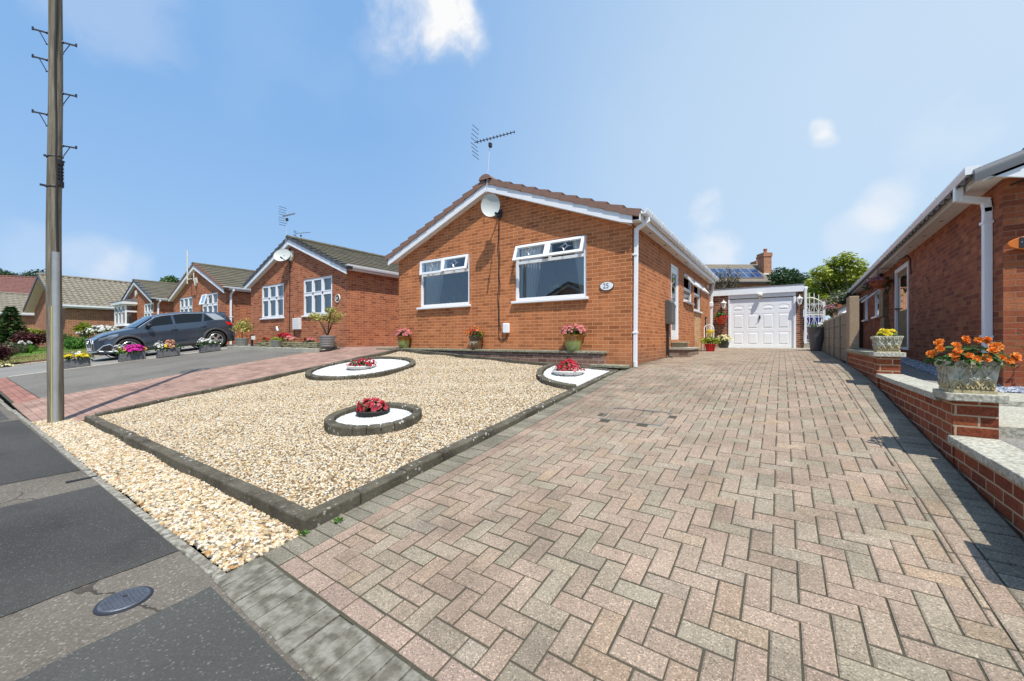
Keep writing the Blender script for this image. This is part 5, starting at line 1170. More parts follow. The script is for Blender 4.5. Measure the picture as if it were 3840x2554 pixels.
while y < 17:
    m = MB(); m.faces([SP(-.256+a, y-.022, zg+b) for a, b in pb] + [SP(-.256+a, y+.022, zg+b) for a, b in pb], [(i, (i+1) % 8, 8+(i+1) % 8, 8+i) for i in range(8)] + [tuple(range(8)), tuple(range(8, 16))]); m.build('gutter_bracket', M['upvc'], gt); y += .92
py = .30
downpipe(n, M['upvc'], [SP(-.315,py-.02,zg-.07), SP(-.315,py-.02,zg-.23), SP(-.06,py+.02,zg-.30), SP(-.045,py+.02,zg-.42), SP(-.045,py+.02,-.72)], .082, clips=[SP(-.045,py+.02,1.55), SP(-.045,py+.02,.05)])
mb = MB(); mb.tube([SP(.05,NY-.015,EV-.13), SP(.12,NY-.02,EV-.10), SP(.4,NY-.03,EV-.03)], .009, 6); mb.build('wall_cable', M['rubber'], n)
# shaded side door and windows
a, b, c, d_ = ND
mb = MB()
for y0_, y1_, z0_, z1_ in ((a,a+.10,c,d_),(b-.10,b,c,d_),(a+.10,b-.10,d_-.10,d_),(a+.10,b-.10,c,c+.06)): mb.hexa([SP(-.02,y0_,z0_),SP(.06,y0_,z0_),SP(.06,y1_,z0_),SP(-.02,y1_,z0_),SP(-.02,y0_,z1_),SP(.06,y0_,z1_),SP(.06,y1_,z1_),SP(-.02,y1_,z1_)])
dr = mb.build('door', M['upvc'], n, label='side door with a wide white frame and brown leaf')
mb = MB(); mb.hexa([SP(.03,a+.10,c+.06),SP(.07,a+.10,c+.06),SP(.07,b-.10,c+.06),SP(.03,b-.10,c+.06),SP(.03,a+.10,d_-.1),SP(.07,a+.10,d_-.1),SP(.07,b-.10,d_-.1),SP(.03,b-.10,d_-.1)]); dl = mb.build('door_leaf', M['wood'], dr)
mb = MB(); mb.face([SP(.028,a+.25,.75),SP(.028,b-.25,.75),SP(.028,b-.25,1.6),SP(.028,a+.25,1.6)]); mb.build('glass', M['glass_dark'], dr)
mb = MB(); mb.obox(SP(-.02,b-.16,.82), (.03,0,0), (0,.05,0), (0,0,.015)); mb.build('handle', M['black'], dr)
for (a, b, c, d_) in (NW1, NW2):
    mb = MB()
    for y0_, y1_, z0_, z1_ in ((a,a+.07,c,d_),(b-.07,b,c,d_),(a+.07,b-.07,c,c+.07),(a+.07,b-.07,d_-.07,d_)): mb.hexa([SP(-.0,y0_,z0_),SP(.06,y0_,z0_),SP(.06,y1_,z0_),SP(-.0,y1_,z0_),SP(-.0,y0_,z1_),SP(.06,y0_,z1_),SP(.06,y1_,z1_),SP(-.0,y1_,z1_)])
    w = mb.build('window', M['upvc'], n); mb = MB(); mb.face([SP(.03,a,c),SP(.03,b,c),SP(.03,b,d_),SP(.03,a,d_)]); mb.build('glass', M['glass'], w)
    mb = MB(); mb.hexa([SP(-.10,a-.08,c-.05),SP(.0,a-.08,c-.05),SP(.0,b+.05,c-.05),SP(-.10,b+.05,c-.05),SP(-.10,a-.08,c),SP(.0,a-.08,c),SP(.0,b+.05,c),SP(-.10,b+.05,c)]); mb.build('sill', M['upvc'], w)
    sash(w, SP(-.02,a+.03,d_-.02), SP(-.02,b-.03,d_-.02), .45, R(48), (-1,0,0), M['upvc'], M['glass'])
m = MB(); m.face([SP(.8,4.8,-.3),SP(.8,14,-.3),SP(.8,14,1.9),SP(.8,4.8,1.9)]); m.build('room', M['interior_dark'], n)
mb = MB(); mb.obox(SP(-.06,8.2,1.05), (.07,0,0), (0,.28,0), (0,0,.36)); mb.build('meter_box', M['wood'], n, bevel=.01)
mb = MB(); mb.obox(SP(-.05,8.1,.25), (.06,0,0), (0,.25,0), (0,0,.40)); mb.build('wall_box', M['wood'], n, bevel=.01)
mb = MB(); mb.obox(SP(-.08,13.9,.65), (.06,0,0), (0,.35,0), (0,0,.95)); mb.build('side_gate', simple('dark_timber', (0.06,0.035,0.022), .8), n)
mb = MB(); mb.obox(SP(-.10,8.4,1.93), (.05,0,0), (0,.10,0), (0,0,.05)); mb.build('wall_light', M['black'], n, bevel=.015)
mb = MB(); mb.tube([SP(-.005,6.9,2.0),SP(-.05,6.7,2.02),SP(-.02,5.4,1.99),SP(-.01,5.05,1.86),SP(-.008,5.0,1.5)], .012, 6); mb.build('door_cable', M['rubber'], n)
# orange sign beside the corner: only its left end is in the picture
t = thing('house_sign', 'orange surfboard-shaped sign with a black plate of white lettering', 'sign', (NX+.28,-.075,1.17))
pts = [(4.632+.28*(1-math.cos(math.pi*i/24)), 1.175+.095*math.sin(math.pi*i/24)) for i in range(25)]; pts += [(4.632+.28*(1+math.cos(math.pi*i/24)), 1.175-.095*math.sin(math.pi*i/24)) for i in range(1, 24)]
mb = MB(); mb.prism(pts, -.105, -.075, 'y'); mb.build('board', M['orange'], t, bevel=.008)
mb = MB(); mb.box(4.725, 5.11, -.113, -.106, 1.115, 1.245); pl = mb.build('plate', M['text_black'], t, bevel=.004)
text_mesh('Tw', .055, 'lettering', M['text_white'], t, Matrix.Translation((4.80-t.location.x, -.114+.075, 1.222-t.location.z)) @ FRONT)
mb = MB()
for k, (z, w_) in enumerate(((1.185,.10),(1.16,.13),(1.135,.15))): mb.box(4.765, 4.765+w_, -.1155, -.1135, z-.006, z+.006)
mb.build('small_lettering', simple('grey_lettering', (0.35,0.35,0.37)), t)
mb = MB(); mb.lathe([(0,.004),(.006,.003),(.007,0)], (4.742,-.1135,1.185), 10, FRONT); mb.build('screw', M['alu'], t)
# side path, slate strip, step
struct(sheet('side_path', M['tarmac_pale'], rng(3.56, 4.9, 6), rng(-6.6, 17, 50), lambda x, y: pathz(y)))
mb = MB(); mb.box(3.57, 5.2, -1.95, -1.02, -.75, -.555); mb.box(3.57, 5.2, -3.3, -1.96, -.9, -.60); mb.build('path_slab', M['coping']); struct(bpy.data.objects['path_slab'])
mb = MB(); mb.box(4.50, 5.4, -.36, -.05, -.75, -.575); struct(mb.build('red_step', speckle('red_painted_step', (0.30,0.05,0.04), (0.42,0.09,0.07), 6, .7), bevel=.01))
gravel('slate_gravel', M['slate_bed'], M['stone_slate'], [[(x, y, -.556+lump(x*2,y*2)) for y in rng(-1.05, -.36, 6)] for x in rng(3.9, 5.3, 8)], 1500, .02, .05, 21)
gravel('slate_strip', M['slate_bed'], M['stone_slate'], [[(nx(y)-d_, y, pathz(y)+.012) for d_ in (0, .16, .34)] for y in rng(.0, 5.4, 20)], 1500, .02, .05, 22)

# ------------------------------------------------------------------ low brick wall along the drive
w = thing('garden_wall', 'low stepped brick wall with pale stone copings along the right of the drive', 'wall', (3.46,-2,-.9))
mb = MB()
def run(x0, x1, y0, y1, zt): mb.box(x0, x1, y0, y1, -1.5, zt)
run(3.365, 3.545, -.60, 2.1, -.21); run(3.365, 3.545, -3.18, -.815, -.463); run(3.365, 3.545, -4.78, -3.415, -.725); run(3.365, 3.545, -6.3, -5.06, -1.0); run(3.355, 3.58, -5.055, -4.785, -.56)  # near-end pillar is out of view, raised for its shadow on the drive
run(3.345, 3.555, -.81, -.605, -.205); run(3.36, 3.575, -3.41, -3.185, -.425)
mb.build('brickwork', M['brick_wall'], w)
def cope(x0, x1, y0, y1, z, th=.052, unit=.6, mat='coping'):
    n_ = max(1, round((y1-y0)/unit))
    for i in range(n_):
        a, b = lerp(y0, y1, i/n_)+.002, lerp(y0, y1, (i+1)/n_)-.002; m = MB(); j = rnd.uniform(-.004,.004); m.box(x0+j, x1+j, a, b, z-th, z + rnd.uniform(-.002,.002)); m.build('coping', M[mat], w, bevel=.007)
cope(3.325, 3.575, -.57, 2.15, -.157, mat='coping_moss'); cope(3.325, 3.575, -3.15, -.82, -.41); cope(3.325, 3.575, -4.77, -3.42, -.672); cope(3.325, 3.575, -6.35, -5.07, -.95); cope(3.30, 3.62, -5.10, -4.75, -.502, .057, 1)
cope(3.30, 3.60, -.86, -.575, -.145, .058, 1); cope(3.315, 3.61, -3.465, -3.145, -.367, .057, 1)

# concrete panel fence
f = thing('concrete_fence', 'buff concrete panel fence between the drive and the right-hand bungalow', 'fence', (3.42,5,-.3))
ys_ = [2.36, 3.55, 4.75, 5.95, 7.15, 8.35]
for k, (a, b) in enumerate(zip(ys_, ys_[1:])):
    zt = .575
    for j in range(4):
        m = MB(); z0 = -.42 + j*.245; m.box(3.40, 3.445, a+.05, b-.05, z0+.004, z0+.241); m.build('fence_panel', M['conc_panel'], f, bevel=.01)
    m = MB(); m.box(3.375, 3.475, a-.05, a+.048, -.5, zt+.02); m.build('fence_post', M['conc_panel'], f, bevel=.012)
m = MB(); m.box(3.375, 3.475, 8.30, 8.40, -.5, .59); m.build('fence_post', M['conc_panel'], f, bevel=.012)
m = MB(); m.box(3.36, 3.50, 1.86, 2.24, -.2, .80); tag(m.build('gate_post', M['conc_post'], bevel=.01), 'thick tan concrete post at the near end of the panel fence', 'post')
# trellis and low timber behind the fence
t = thing('trellis', 'white lattice panel showing above the concrete fence', 'trellis', (3.7,5.2,.5))
m = MB()
for k in range(16):
    y = 4.2 + k*.12; m.bar((3.62,y,.52), (3.62,y+.3,.82), .012, .02, up=(1,0,0)); m.bar((3.63,y+.3,.52), (3.63,y,.82), .012, .02, up=(1,0,0))
m.build('lattice', M['upvc'], t); m = MB(); m.box(3.60,3.65,4.15,6.35,.82,.86); m.box(3.60,3.65,4.12,4.17,.0,.9); m.box(3.60,3.65,6.3,6.36,.0,.9); m.build('frame', M['wood'], t)
t = thing('timber_screen', 'brown timber boards beside the iron gate', 'fence', (3.75,8.5,-.2)); m = MB()
for k in range(8): m.box(3.62,3.65,6.5+k*.22,6.5+k*.22+.19,-.3,.72+.05*(k % 3)); 
m.build('boards', M['wood'], t); m = MB(); m.box(3.66,3.74,6.9,7.0,-.3,1.02); m.build('post', M['terracotta'], t)
# white wrought-iron gate
g2 = thing('iron_gate', 'white wrought-iron gate with an arched top right of the garage', 'gate', (3.26,9.86,-.1)); gx0, gx1, gz = 3.03, 3.54, -.07
mb = MB(); mb.box(3.0, 3.6, 9.8, 10.0, -.4, -.10); mb.build('threshold', M['conc'], g2)
mb = MB(); mb.tube([(gx0,9.86,-.1),(gx0,9.86,1.62)], .014, 6); mb.tube([(gx1,9.86,gz),(gx1,9.86,1.30)], .016, 6); mb.tube([(gx0,9.86,gz),(gx1,9.86,gz)], .014, 6); mb.tube([(gx0,9.86,.90),(gx1,9.86,.90)], .014, 6)
mb.tube([(gx0,9.86,1.50)] + [(lerp(gx0+.12, gx1, i/8), 9.86, 1.50 - .22*(i/8)**2) for i in range(9)], .014, 6); mb.build('gate_frame', M['white_metal'], g2, smooth=True)
mb = MB()
for k in range(1, 4):
    x = lerp(gx0, gx1, k/4); top = 1.66 - .10*(k-1.5)**2*.35; mb.tube([(x,9.86,gz),(x,9.86,top)], .012, 6)
mb.build('gate_bar', M['white_metal'], g2)
mb = MB()
def scroll(cx, cz, r0, s, turn=1.6):
    pts_ = []
    for i in range(17):
        a = turn*2*math.pi*i/16; rr = r0*(1 - .8*i/16); pts_.append((cx + s*rr*math.cos(a), 9.855, cz + rr*math.sin(a)))
    mb.tube(pts_, .0055, 5)
for x, s in ((gx0+.07,1),(gx0+.2,-1),(gx0+.32,1),(gx1-.06,-1)):
    for z in (1.25,.96,.84,.50,.40,-.0): scroll(x, z, .05, s)
for (x0, x1) in ((gx0+.02,gx0+.26),(gx0+.26,gx1-.02)):
    for (z0, z1) in ((.96,1.28),(.42,.84),(.0,.36)): mb.tube([(x0,9.855,z1),((x0+x1)/2,9.855,z0)], .007, 5); mb.tube([(x1,9.855,z1),((x0+x1)/2,9.855,z0)], .007, 5)
mb.build('scrollwork', M['white_metal'], g2, smooth=True)
mb = MB(); mb.box(3.52, 3.60, 9.88, 9.96, -.3, 1.34); mb.build('gate_post', M['upvc_grey'], g2)
t = thing('wheeled_bin', 'blue wheeled bin behind the white iron gate', 'bin', (3.3,11.2,-.25)); mb = MB(); mb.hexa([(3.08,11.0,-.15),(3.5,11.0,-.15),(3.5,11.5,-.15),(3.08,11.5,-.15),(3.02,10.92,.82),(3.56,10.92,.82),(3.56,11.58,.82),(3.02,11.58,.82)]); mb.build('bin_body', M['blue'], t, bevel=.03)
mb = MB(); mb.hexa([(3.0,10.9,.822),(3.58,10.9,.822),(3.58,11.62,.822),(3.0,11.62,.822),(3.03,10.95,.88),(3.55,10.95,.88),(3.55,11.6,.92),(3.03,11.6,.92)]); mb.build('bin_lid', M['blue'], t, bevel=.02)
mb = MB()
for x in (3.08,3.5): mb.lathe([(0,-.03),(.1,-.03),(.1,.03),(0,.03)], (x,11.5,-.15), 16, Matrix.Rotation(R(90),4,'Y'))
mb.build('wheel', M['rubber'], t)

# bungalow across the road, seen only as a reflection in the front windows
ho = bungalow('bungalow', 'bungalow across the road, reflected in the right front window', -13.2, -6.9, -17.9, -1.3, 2.3, 1.65, -8, M['brick_far'], M['tile_grey'], M['tile_moss'], [], pipe=False, verge_y=-.17)
# ------------------------------------------------------------------ telegraph pole
PB = Vector((-6.55,-6.43,-1.21))
tp = thing('telegraph_pole', 'weathered wooden telegraph pole with climbing steps at the pavement edge', 'telegraph pole', PB)
def pole_mat():
    t = NT('weathered_pole_timber'); p = t.pos(False)
    mp = t.n('ShaderNodeMapping'); mp.inputs['Scale'].default_value = (14,14,.9); t.l(p, mp.inputs[0])
    g = t.noise(mp.outputs[0], 2.2, 6, .65); col = t.ramp(g, [(.28, (0.095,0.08,0.058)), (.5, (0.18,0.158,0.118)), (.72, (0.28,0.258,0.205))])
    mp2 = t.n('ShaderNodeMapping'); mp2.inputs['Scale'].default_value = (30,30,.5); t.l(p, mp2.inputs[0]); ck = t.noise(mp2.outputs[0], 3, 3)
    col = t.mix(t.ramp(ck, [(.30, .8), (.38, 0)]), col, (0.03,0.024,0.017)); sz = t.n('ShaderNodeSeparateXYZ'); t.l(p, sz.inputs[0])
    t.base(col); t.set(Roughness=.9, Specular_IOR_Level=.2); t.bump(t.math('ADD', g, t.math('MULTIPLY', ck, .6)), .8, .008); return t.m
mb = MB(); H = 8.8
mb.tube([PB + Vector((.012*math.sin(k*1.1), .01*math.cos(k*.7), -.3 + k*(H+.3)/14)) for k in range(15)], [lerp(.086,.066,k/14) for k in range(15)], 28); mb.build('pole', pole_mat(), tp, smooth=50)
tocam = Vector((CX-PB.x, CY-PB.y, 0)).normalized(); sideR = Vector((-tocam.y, tocam.x, 0))          # to the right as the camera sees it
def onpole(ang, z, r): d = tocam*math.cos(ang) + sideR*math.sin(ang); return Vector((PB.x, PB.y, z)) + d*r
sd = Vector((*dir2w(.86,.51), 0)).normalized()
for s, zz in ((-1,4.52),(-1,4.12),(-1,3.32),(1,4.44),(1,3.68),(1,2.90)):
    mb = MB(); c = Vector((PB.x, PB.y, zz)); a, b = c + sd*s*.075, c + sd*s*.222
    mb.bar(a, b, .018, .018); mb.bar(b - Vector((0,0,.012)), b + Vector((0,0,.03)), .02, .03, up=(1,0,0)); mb.tube([a, c + sd*s*.092], .020, 8)
    mb.tube([c + sd*s*.155 - Vector((0,0,.008)), c + sd*s*.083 - Vector((0,0,.165))], .006, 5); mb.tube([c + sd*s*.072 - Vector((0,0,.165)), c + sd*s*.092 - Vector((0,0,.17))], .010, 6)
    mb.build('step', M['dark_metal'], tp)
mb = MB(); rows = []
for z in [lerp(1.30, -1.25, k/20) for k in range(21)]: rows.append([onpole(R(8)+R(a_), z, .084 + .016*math.cos(R(a_*3.0))) for a_ in (-29,-24,-16,-8,0,8,16,24,29)])
mb.grid(rows); mb.face(rows[0]); mb.build('cable_cover', M['galv'], tp, smooth='all')
mb = MB(); mb.tube([onpole(R(6 + 5*math.sin(k*.9) + (10 if k > 17 else 0)), lerp(7.5, 1.28, k/22), .081) for k in range(23)], .013, 6); mb.build('cable', M['rubber'], tp, smooth=True)
mb = MB(); mb.tube([onpole(R(-19), lerp(.5, -1.2, k/8), .088) for k in range(9)], .010, 6); mb.build('earth_wire_cover', simple('faded_yellow', (0.46,0.38,0.15), .7), tp, smooth=True)
mb = MB(); mb.tube([onpole(R(a_), 2.71 + .02*math.sin(R(a_)), .084) for a_ in range(-180, 181, 20)], .008, 6); mb.bar(onpole(R(-95), 2.715, .08), onpole(R(-95), 2.70, .11), .016, .025); mb.bar(onpole(R(88), 2.68, .08), onpole(R(88), 2.66, .093), .016, .025); mb.build('strap', M['dark_metal'], tp)
mb = MB(); mb.tube([onpole(R(a_), 2.27 + .02*math.sin(R(a_)), .085) for a_ in range(-180, 181, 20)], .008, 6); mb.bar(onpole(R(-92), 2.265, .08), onpole(R(-94), 2.27, .145), .016, .03); mb.build('strap', M['dark_metal'], tp)
mb = MB(); rows = [[onpole(R(a_), z, .093) for a_ in range(12, 86, 9)] for z in (2.67, 2.60)]; mb.grid(rows); mb.grid([[onpole(R(a_), z, .093) for a_ in range(12, 86, 9)] for z in (2.36, 2.29)])
for k in range(1, 5): mb.grid([[onpole(R(a_), lerp(2.60, 2.36, k/5) + dz, .092) for a_ in range(12, 86, 9)] for dz in (.010, -.010)])
for a_ in (14, 36, 58, 82): mb.grid([[onpole(R(a_-4), z, .091), onpole(R(a_+4), z, .091)] for z in (2.60, 2.36)])
mb.grid([[onpole(R(a_), z, .084) for a_ in range(12, 86, 9)] for z in (2.62, 2.33)]); mb.build('terminal_guard', M['rubber'], tp)
mb = MB(); top = PB + Vector((0,0,H)); mb.tube([top + Vector((.28*math.cos(a), .28*math.sin(a), -.25)) for a in [2*math.pi*k/16 for k in range(17)]], .02, 6)
for k in range(8): a = 2*math.pi*k/8; mb.tube([top + Vector((.09*math.cos(a), .09*math.sin(a), -.32)), top + Vector((.28*math.cos(a), .28*math.sin(a), -.25)), top + Vector((.3*math.cos(a), .3*math.sin(a), -.15))], .018, 5)
mb.build('wire_ring', M['dark_metal'], tp)

# ------------------------------------------------------------------ drives and gardens to the left
def lz(x, y): return leftz(x, y)
mb = MB(); mb_h = 0
y = -6.60; row = 0
while y < 6:
    x = -9.55 - (.1 if row % 2 else 0)
    while x < -6.26:
        paver(mb, max(x, -9.55), min(x+.2, -6.255), y, y+.1, lz, vary((0.32,0.205,0.162), rnd.uniform(.86,1.12)), gap=.002, ch=.004); x += .2
    y += .1; row += 1
x = -15.2
while x < -9.56:
    for k in range(3): paver(mb, x, x+.2, -6.56+k*.1, -6.46+k*.1, lz, vary((0.285,0.138,0.108), rnd.uniform(.86,1.12)), gap=.002, ch=.004)
    x += .2
struct(mb.build('red_path', M['paver_red'])); struct(sheet('red_path_bed', M['joint'], rng(-9.55, -6.255, 4), rng(-6.6, 6, 30), lambda x, y: lz(x, y)-.009)); struct(sheet('red_strip_bed', M['joint'], rng(-15.2, -9.56, 8), [-6.6, -6.3, -6.24], lambda x, y: lz(x, y)-.009))
struct(sheet('tarmac_drive', M['tarmac_drive'], rng(-15.2, -9.55, 10), rng(-6.25, -.9, 20), lz))
struct(sheet('car_drive', M['tarmac_pale'], rng(-21.2, -15.2, 10), rng(-6.62, 6, 30), lambda x, y: lz(x, y)-.003))
mb = MB()
for k in range(12): y = -6.2 + k*.46; mb.hexa([(-15.42,y,lz(-15.3,y)-.1),(-15.18,y,lz(-15.3,y)-.1),(-15.18,y+.45,lz(-15.3,y+.45)-.1),(-15.42,y+.45,lz(-15.3,y+.45)-.1),(-15.42,y,lz(-15.3,y)+.012),(-15.18,y,lz(-15.3,y)+.012),(-15.18,y+.45,lz(-15.3,y+.45)+.012),(-15.42,y+.45,lz(-15.3,y+.45)+.012)])
tag(mb.build('drive_edging', M['conc'], bevel=.006), 'flush pale concrete edging between the tarmac drive and the car drive', 'edging')
mb = MB()
for k in range(11): x = -15.1 + k*.555; mb.box(x, x+.545, -1.06, -.93, -.5, lz(x, -1)+.115)
tag(mb.build('bed_kerb', M['coping'], bevel=.012), 'pale stone kerb along the flower bed of the charcoal-verged bungalow', 'kerb')
struct(sheet('bed_slab', M['conc'], rng(-15.1, -9.0, 6), [-.93, -.5, .2], lambda x, y: lz(x, -1)+.06))
mb = MB(); rr = random.Random(3)
for lay in range(4):
    x = -14.0
    while x < -9.15:
        L = rr.uniform(.16,.42); mb.box(x, min(x+L, -9.1)-.012, -.50+rr.uniform(-.02,.02), -.28, -.27+lay*.055, -.27+(lay+1)*.055-.008+rr.uniform(0,.006)); x += L
tag(mb.build('stone_edging', M['stone_bed'], bevel=.012), 'low mossy dry-stone edging behind the ringed grey pots', 'stone edging')
def lawn_mat(name, a, b, c):
    t = NT(name); p = t.pos(False); col = t.ramp(t.noise(p, 1.3, 4), [(.3, a), (.55, b), (.75, c)]); col = t.mix(1.0, col, t.ramp(t.noise(p, 60, 3), [(.3, .6), (.7, 1.3)]), 'MULTIPLY')
    t.base(col); t.set(Roughness=.95); t.bump(t.noise(p, 80, 3), 1, .03); return t.m
M['lawn_dry'] = lawn_mat('dry_lawn', (0.20,0.20,0.06), (0.30,0.28,0.09), (0.40,0.34,0.14)); M['lawn_green'] = lawn_mat('green_lawn', (0.09,0.18,0.02), (0.14,0.25,0.03), (0.2,0.3,0.05))
def grass(name, xs_, ys_, zf, base, lmat, n, size, seed):
    o = stuff(sheet(name, base, xs_, ys_, zf)); r = random.Random(seed); m = MB()
    for _ in range(n):
        x, y = r.uniform(xs_[0], xs_[-1]), r.uniform(ys_[0], ys_[-1]); k = r.random(); a = r.random()*6.28; s = size*r.uniform(.5,1.2)
        q = Vector((x, y, zf(x, y))); w_ = Vector((math.cos(a), math.sin(a), 0))*s*.16; m.face([q-w_, q+w_, q + Vector((r.uniform(-.4,.4)*s, r.uniform(-.4,.4)*s, s))], (k,k,k))
    b_ = m.build('grass_blades', lmat, o); return o
M['blade_dry'] = leaf('dry_grass_blade', [(0,(0.16,0.18,0.05)),(.5,(0.30,0.28,0.10)),(1,(0.45,0.38,0.17))]); M['blade_green'] = leaf('green_grass_blade', [(0,(0.06,0.14,0.015)),(.5,(0.13,0.25,0.03)),(1,(0.22,0.34,0.06))])
gl_ = lambda x, y: lz(x, y) + .07
grass('lawn', rng(-27.5,-21.45,10), rng(-6.1,-.3,10), gl_, M['lawn_dry'], M['blade_dry'], 9000, .06, 1)
grass('far_lawn', rng(-40,-27.6,10), rng(-5.6,-.6,10), lambda x, y: gl_(x, y)+.02, M['lawn_green'], M['blade_green'], 6000, .06, 2)
mb = MB()
for k in range(26): y = -6.15 + k*.225; mb.hexa([(-21.45,y,lz(-21.4,y)-.1),(-21.34,y,lz(-21.4,y)-.1),(-21.34,y+.215,lz(-21.4,y+.215)-.1),(-21.45,y+.215,lz(-21.4,y+.215)-.1),(-21.45,y,lz(-21.4,y)+.085),(-21.34,y,lz(-21.4,y)+.085),(-21.34,y+.215,lz(-21.4,y+.215)+.085),(-21.45,y+.215,lz(-21.4,y+.215)+.085)])
for k in range(28): x = -27.6 + k*.225; mb.box(x, x+.215, -6.2, -6.1, -1.2, lz(x,-6.1)+.085)
tag(mb.build('lawn_edging', brick_mat('dark_edging_brick', [(0,(0.12,0.065,0.04)),(1,(0.22,0.13,0.08))], (.25,.2,.15)), bevel=.01), 'brown brick edging round the dry lawn left of the car', 'edging')
gravel('lawn_edge_gravel', M['gravel_bed'], M['stone_gold'], [[(x, y, lz(x, y)+.004) for y in rng(-6.5, -.3, 12)] for x in (-21.33, -21.15, -20.95)], 700, .02, .05, 31)
gravel('front_edge_gravel', M['gravel_bed'], M['stone_gold'], [[(x, y, lz(x, y)+.004) for y in (-6.52,-6.35,-6.21)] for x in rng(-29, -21.3, 14)], 700, .02, .05, 32)

# ------------------------------------------------------------------ pots and flowers
def trough(label, x, y, cols, seed, L=.60, W=.24, hh=.25, group='slate flower troughs along the drive edge'):
    r = random.Random(seed); z = lz(x, y) + .012; t = thing('flower_trough', label, 'planter', (x, y, z), group=group); k = .90; s = .13*L/2
    P = [(x-W/2,y-L/2,z-s+.0),(x+W/2,y-L/2,z-s),(x+W/2,y+L/2,z+s),(x-W/2,y+L/2,z+s),(x-W/2*k,y-L/2*.95,z+hh-s),(x+W/2*k,y-L/2*.95,z+hh-s),(x+W/2*k,y+L/2*.95,z+hh+s),(x-W/2*k,y+L/2*.95,z+hh+s)]
    mb = MB(); mb.hexa(P); mb.build('trough', M['slate_pot'], t, bevel=.012)
    mb = MB(); cloud(mb, [((x, y+o_, z+hh+.06), (.15,.19,.10)) for o_ in (-.22,0,.22)], 260, .07, r); mb.build('foliage', M['leaf_green'] if seed != 2 else M['leaf_bright'], t)
    for (mat, oy, n_, rad, sp, up) in cols:
        mb = MB(); flowers(mb, ((x+.02, y+oy, z+hh+.05), (sp*.75, sp, up)), n_, rad, r); mb.build('blossom', M[mat], t)
M['slate_pot'] = speckle('slate_trough', (0.055,0.057,0.062), (0.10,0.102,0.108), 4, .6, fine=(30,(0.16,0.16,0.16),.12))
trough('dark trough of yellow flowers beside the telegraph pole', -15.45, -4.92, [('p_yellow',.08,34,.045,.24,.16),('p_yellow',-.2,20,.045,.16,.14),('p_white',.0,6,.05,.1,.30)], 1)
trough('dark trough of bright magenta flowers in front of the car wheel', -15.32, -3.68, [('p_magenta',.04,150,.045,.27,.22),('p_white',-.32,26,.04,.13,.22),('p_yellow',-.24,12,.04,.14,.12),('p_yellow',.29,10,.04,.06,.14)], 2, .64)
trough('dark trough of peach and white flowers in front of the car door', -15.05, -2.82, [('p_peach',.04,50,.045,.16,.26),('p_white',-.24,26,.04,.15,.20),('p_yellow',-.10,14,.045,.16,.12)], 3)
trough('dark trough of white flowers in front of the rear wheel', -14.88, -1.68, [('p_white',-.18,38,.042,.17,.18),('p_white',.06,34,.042,.18,.22)], 4)
def ringed_pot(label, x, y, z, d, hgt, kind, seed, group='grey ringed pots in front of the charcoal-verged bungalow'):
    r = random.Random(seed); t = thing('plant_pot', label, 'plant pot', (x, y, z), group=group)
    prof = [(0,0),(d*.34,0)]; 
    for k in range(5): f0, f1 = k/5, (k+1)/5; r0 = lerp(d*.35, d*.47, f0); r1 = lerp(d*.35, d*.47, f1); prof += [(r0+.012, hgt*(f0+.05)), (r1+.012, hgt*(f1-.04)), (r1-.002, hgt*(f1-.01))]
    prof += [(d*.5, hgt*.97), (d*.5, hgt*1.05), (d*.45, hgt*1.05), (d*.44, hgt*.9)]
    mb = MB(); mb.lathe(prof, t.location, 28); mb.build('pot', M['pot_grey'], t, smooth=40); mb = MB(); mb.lathe([(0,hgt*.95),(d*.445,hgt*.93)], t.location, 20); mb.build('soil', M['soil'], t)
    if kind == 'shrub':
        mb = MB(); c = Vector((x, y, z+hgt)); blobs = []
        for k in range(9):
            a = k*2.4; e = c + Vector((.52*math.cos(a)*r.uniform(.3,1), .40*math.sin(a)*r.uniform(.3,1), r.uniform(.50,.80))); mb.tube([c, c.lerp(e,.5) + Vector((0,0,.08)), e], [.016,.01,.005], 5); blobs.append((e, (.20,.18,.11)))
        mb.build('stems', M['bark'], t); m = MB(); cloud(m, blobs, 620, .07, r, flat=.5, shell=.1, tone=.2); m.build('foliage', M['leaf_yellow'], t)
    elif kind == 'bush':
        m = MB(); c = Vector((x, y, z+hgt)); cloud(m, [(c + Vector((.22*math.cos(k*1.3), .18*math.sin(k*1.3), .36 + .12*(k % 3))), (.2,.2,.16)) for k in range(8)], 700, .075, r, shell=.15, tone=.2); m.build('foliage', M['leaf_yellow'], t)
        mb = MB(); mb.tube([c, c + Vector((0,0,.35))], [.02,.012], 6); mb.build('stems', M['bark'], t); m = MB(); flowers(m, (c + Vector((0,0,.05)), (.2,.2,.07)), 10, .04, r); m.build('blossom', M['p_orange'], t)
    else:
        m = MB(); cloud(m, [(Vector((x,y,z+hgt+.03)), (d*.55,d*.5,.10))], 420, .045, r, tone=.1); m.build('foliage', M['leaf_lime'], t)
M['pot_grey'] = speckle('grey_glazed_pot', (0.24,0.24,0.225), (0.34,0.34,0.32), 3, .45)
def at_y(px, y): d = view_dir(px, 1277); k = (y-CY)/d.y; return CX + d.x*k
bz = -.20
ringed_pot('ringed grey pot with a spreading variegated shrub, right of the others', at_y(1228,-.74), -.74, bz, .47, .33, 'shrub', 1)
ringed_pot('ringed grey pot with a rounded yellow-green bush, beside the white downpipe', at_y(908,-.72), -.72, bz, .48, .28, 'bush', 2)
ringed_pot('smaller grey pot with a lime green mound, between the two tall shrubs', at_y(1036,-.74), -.74, bz, .34, .20, 'mound', 3)
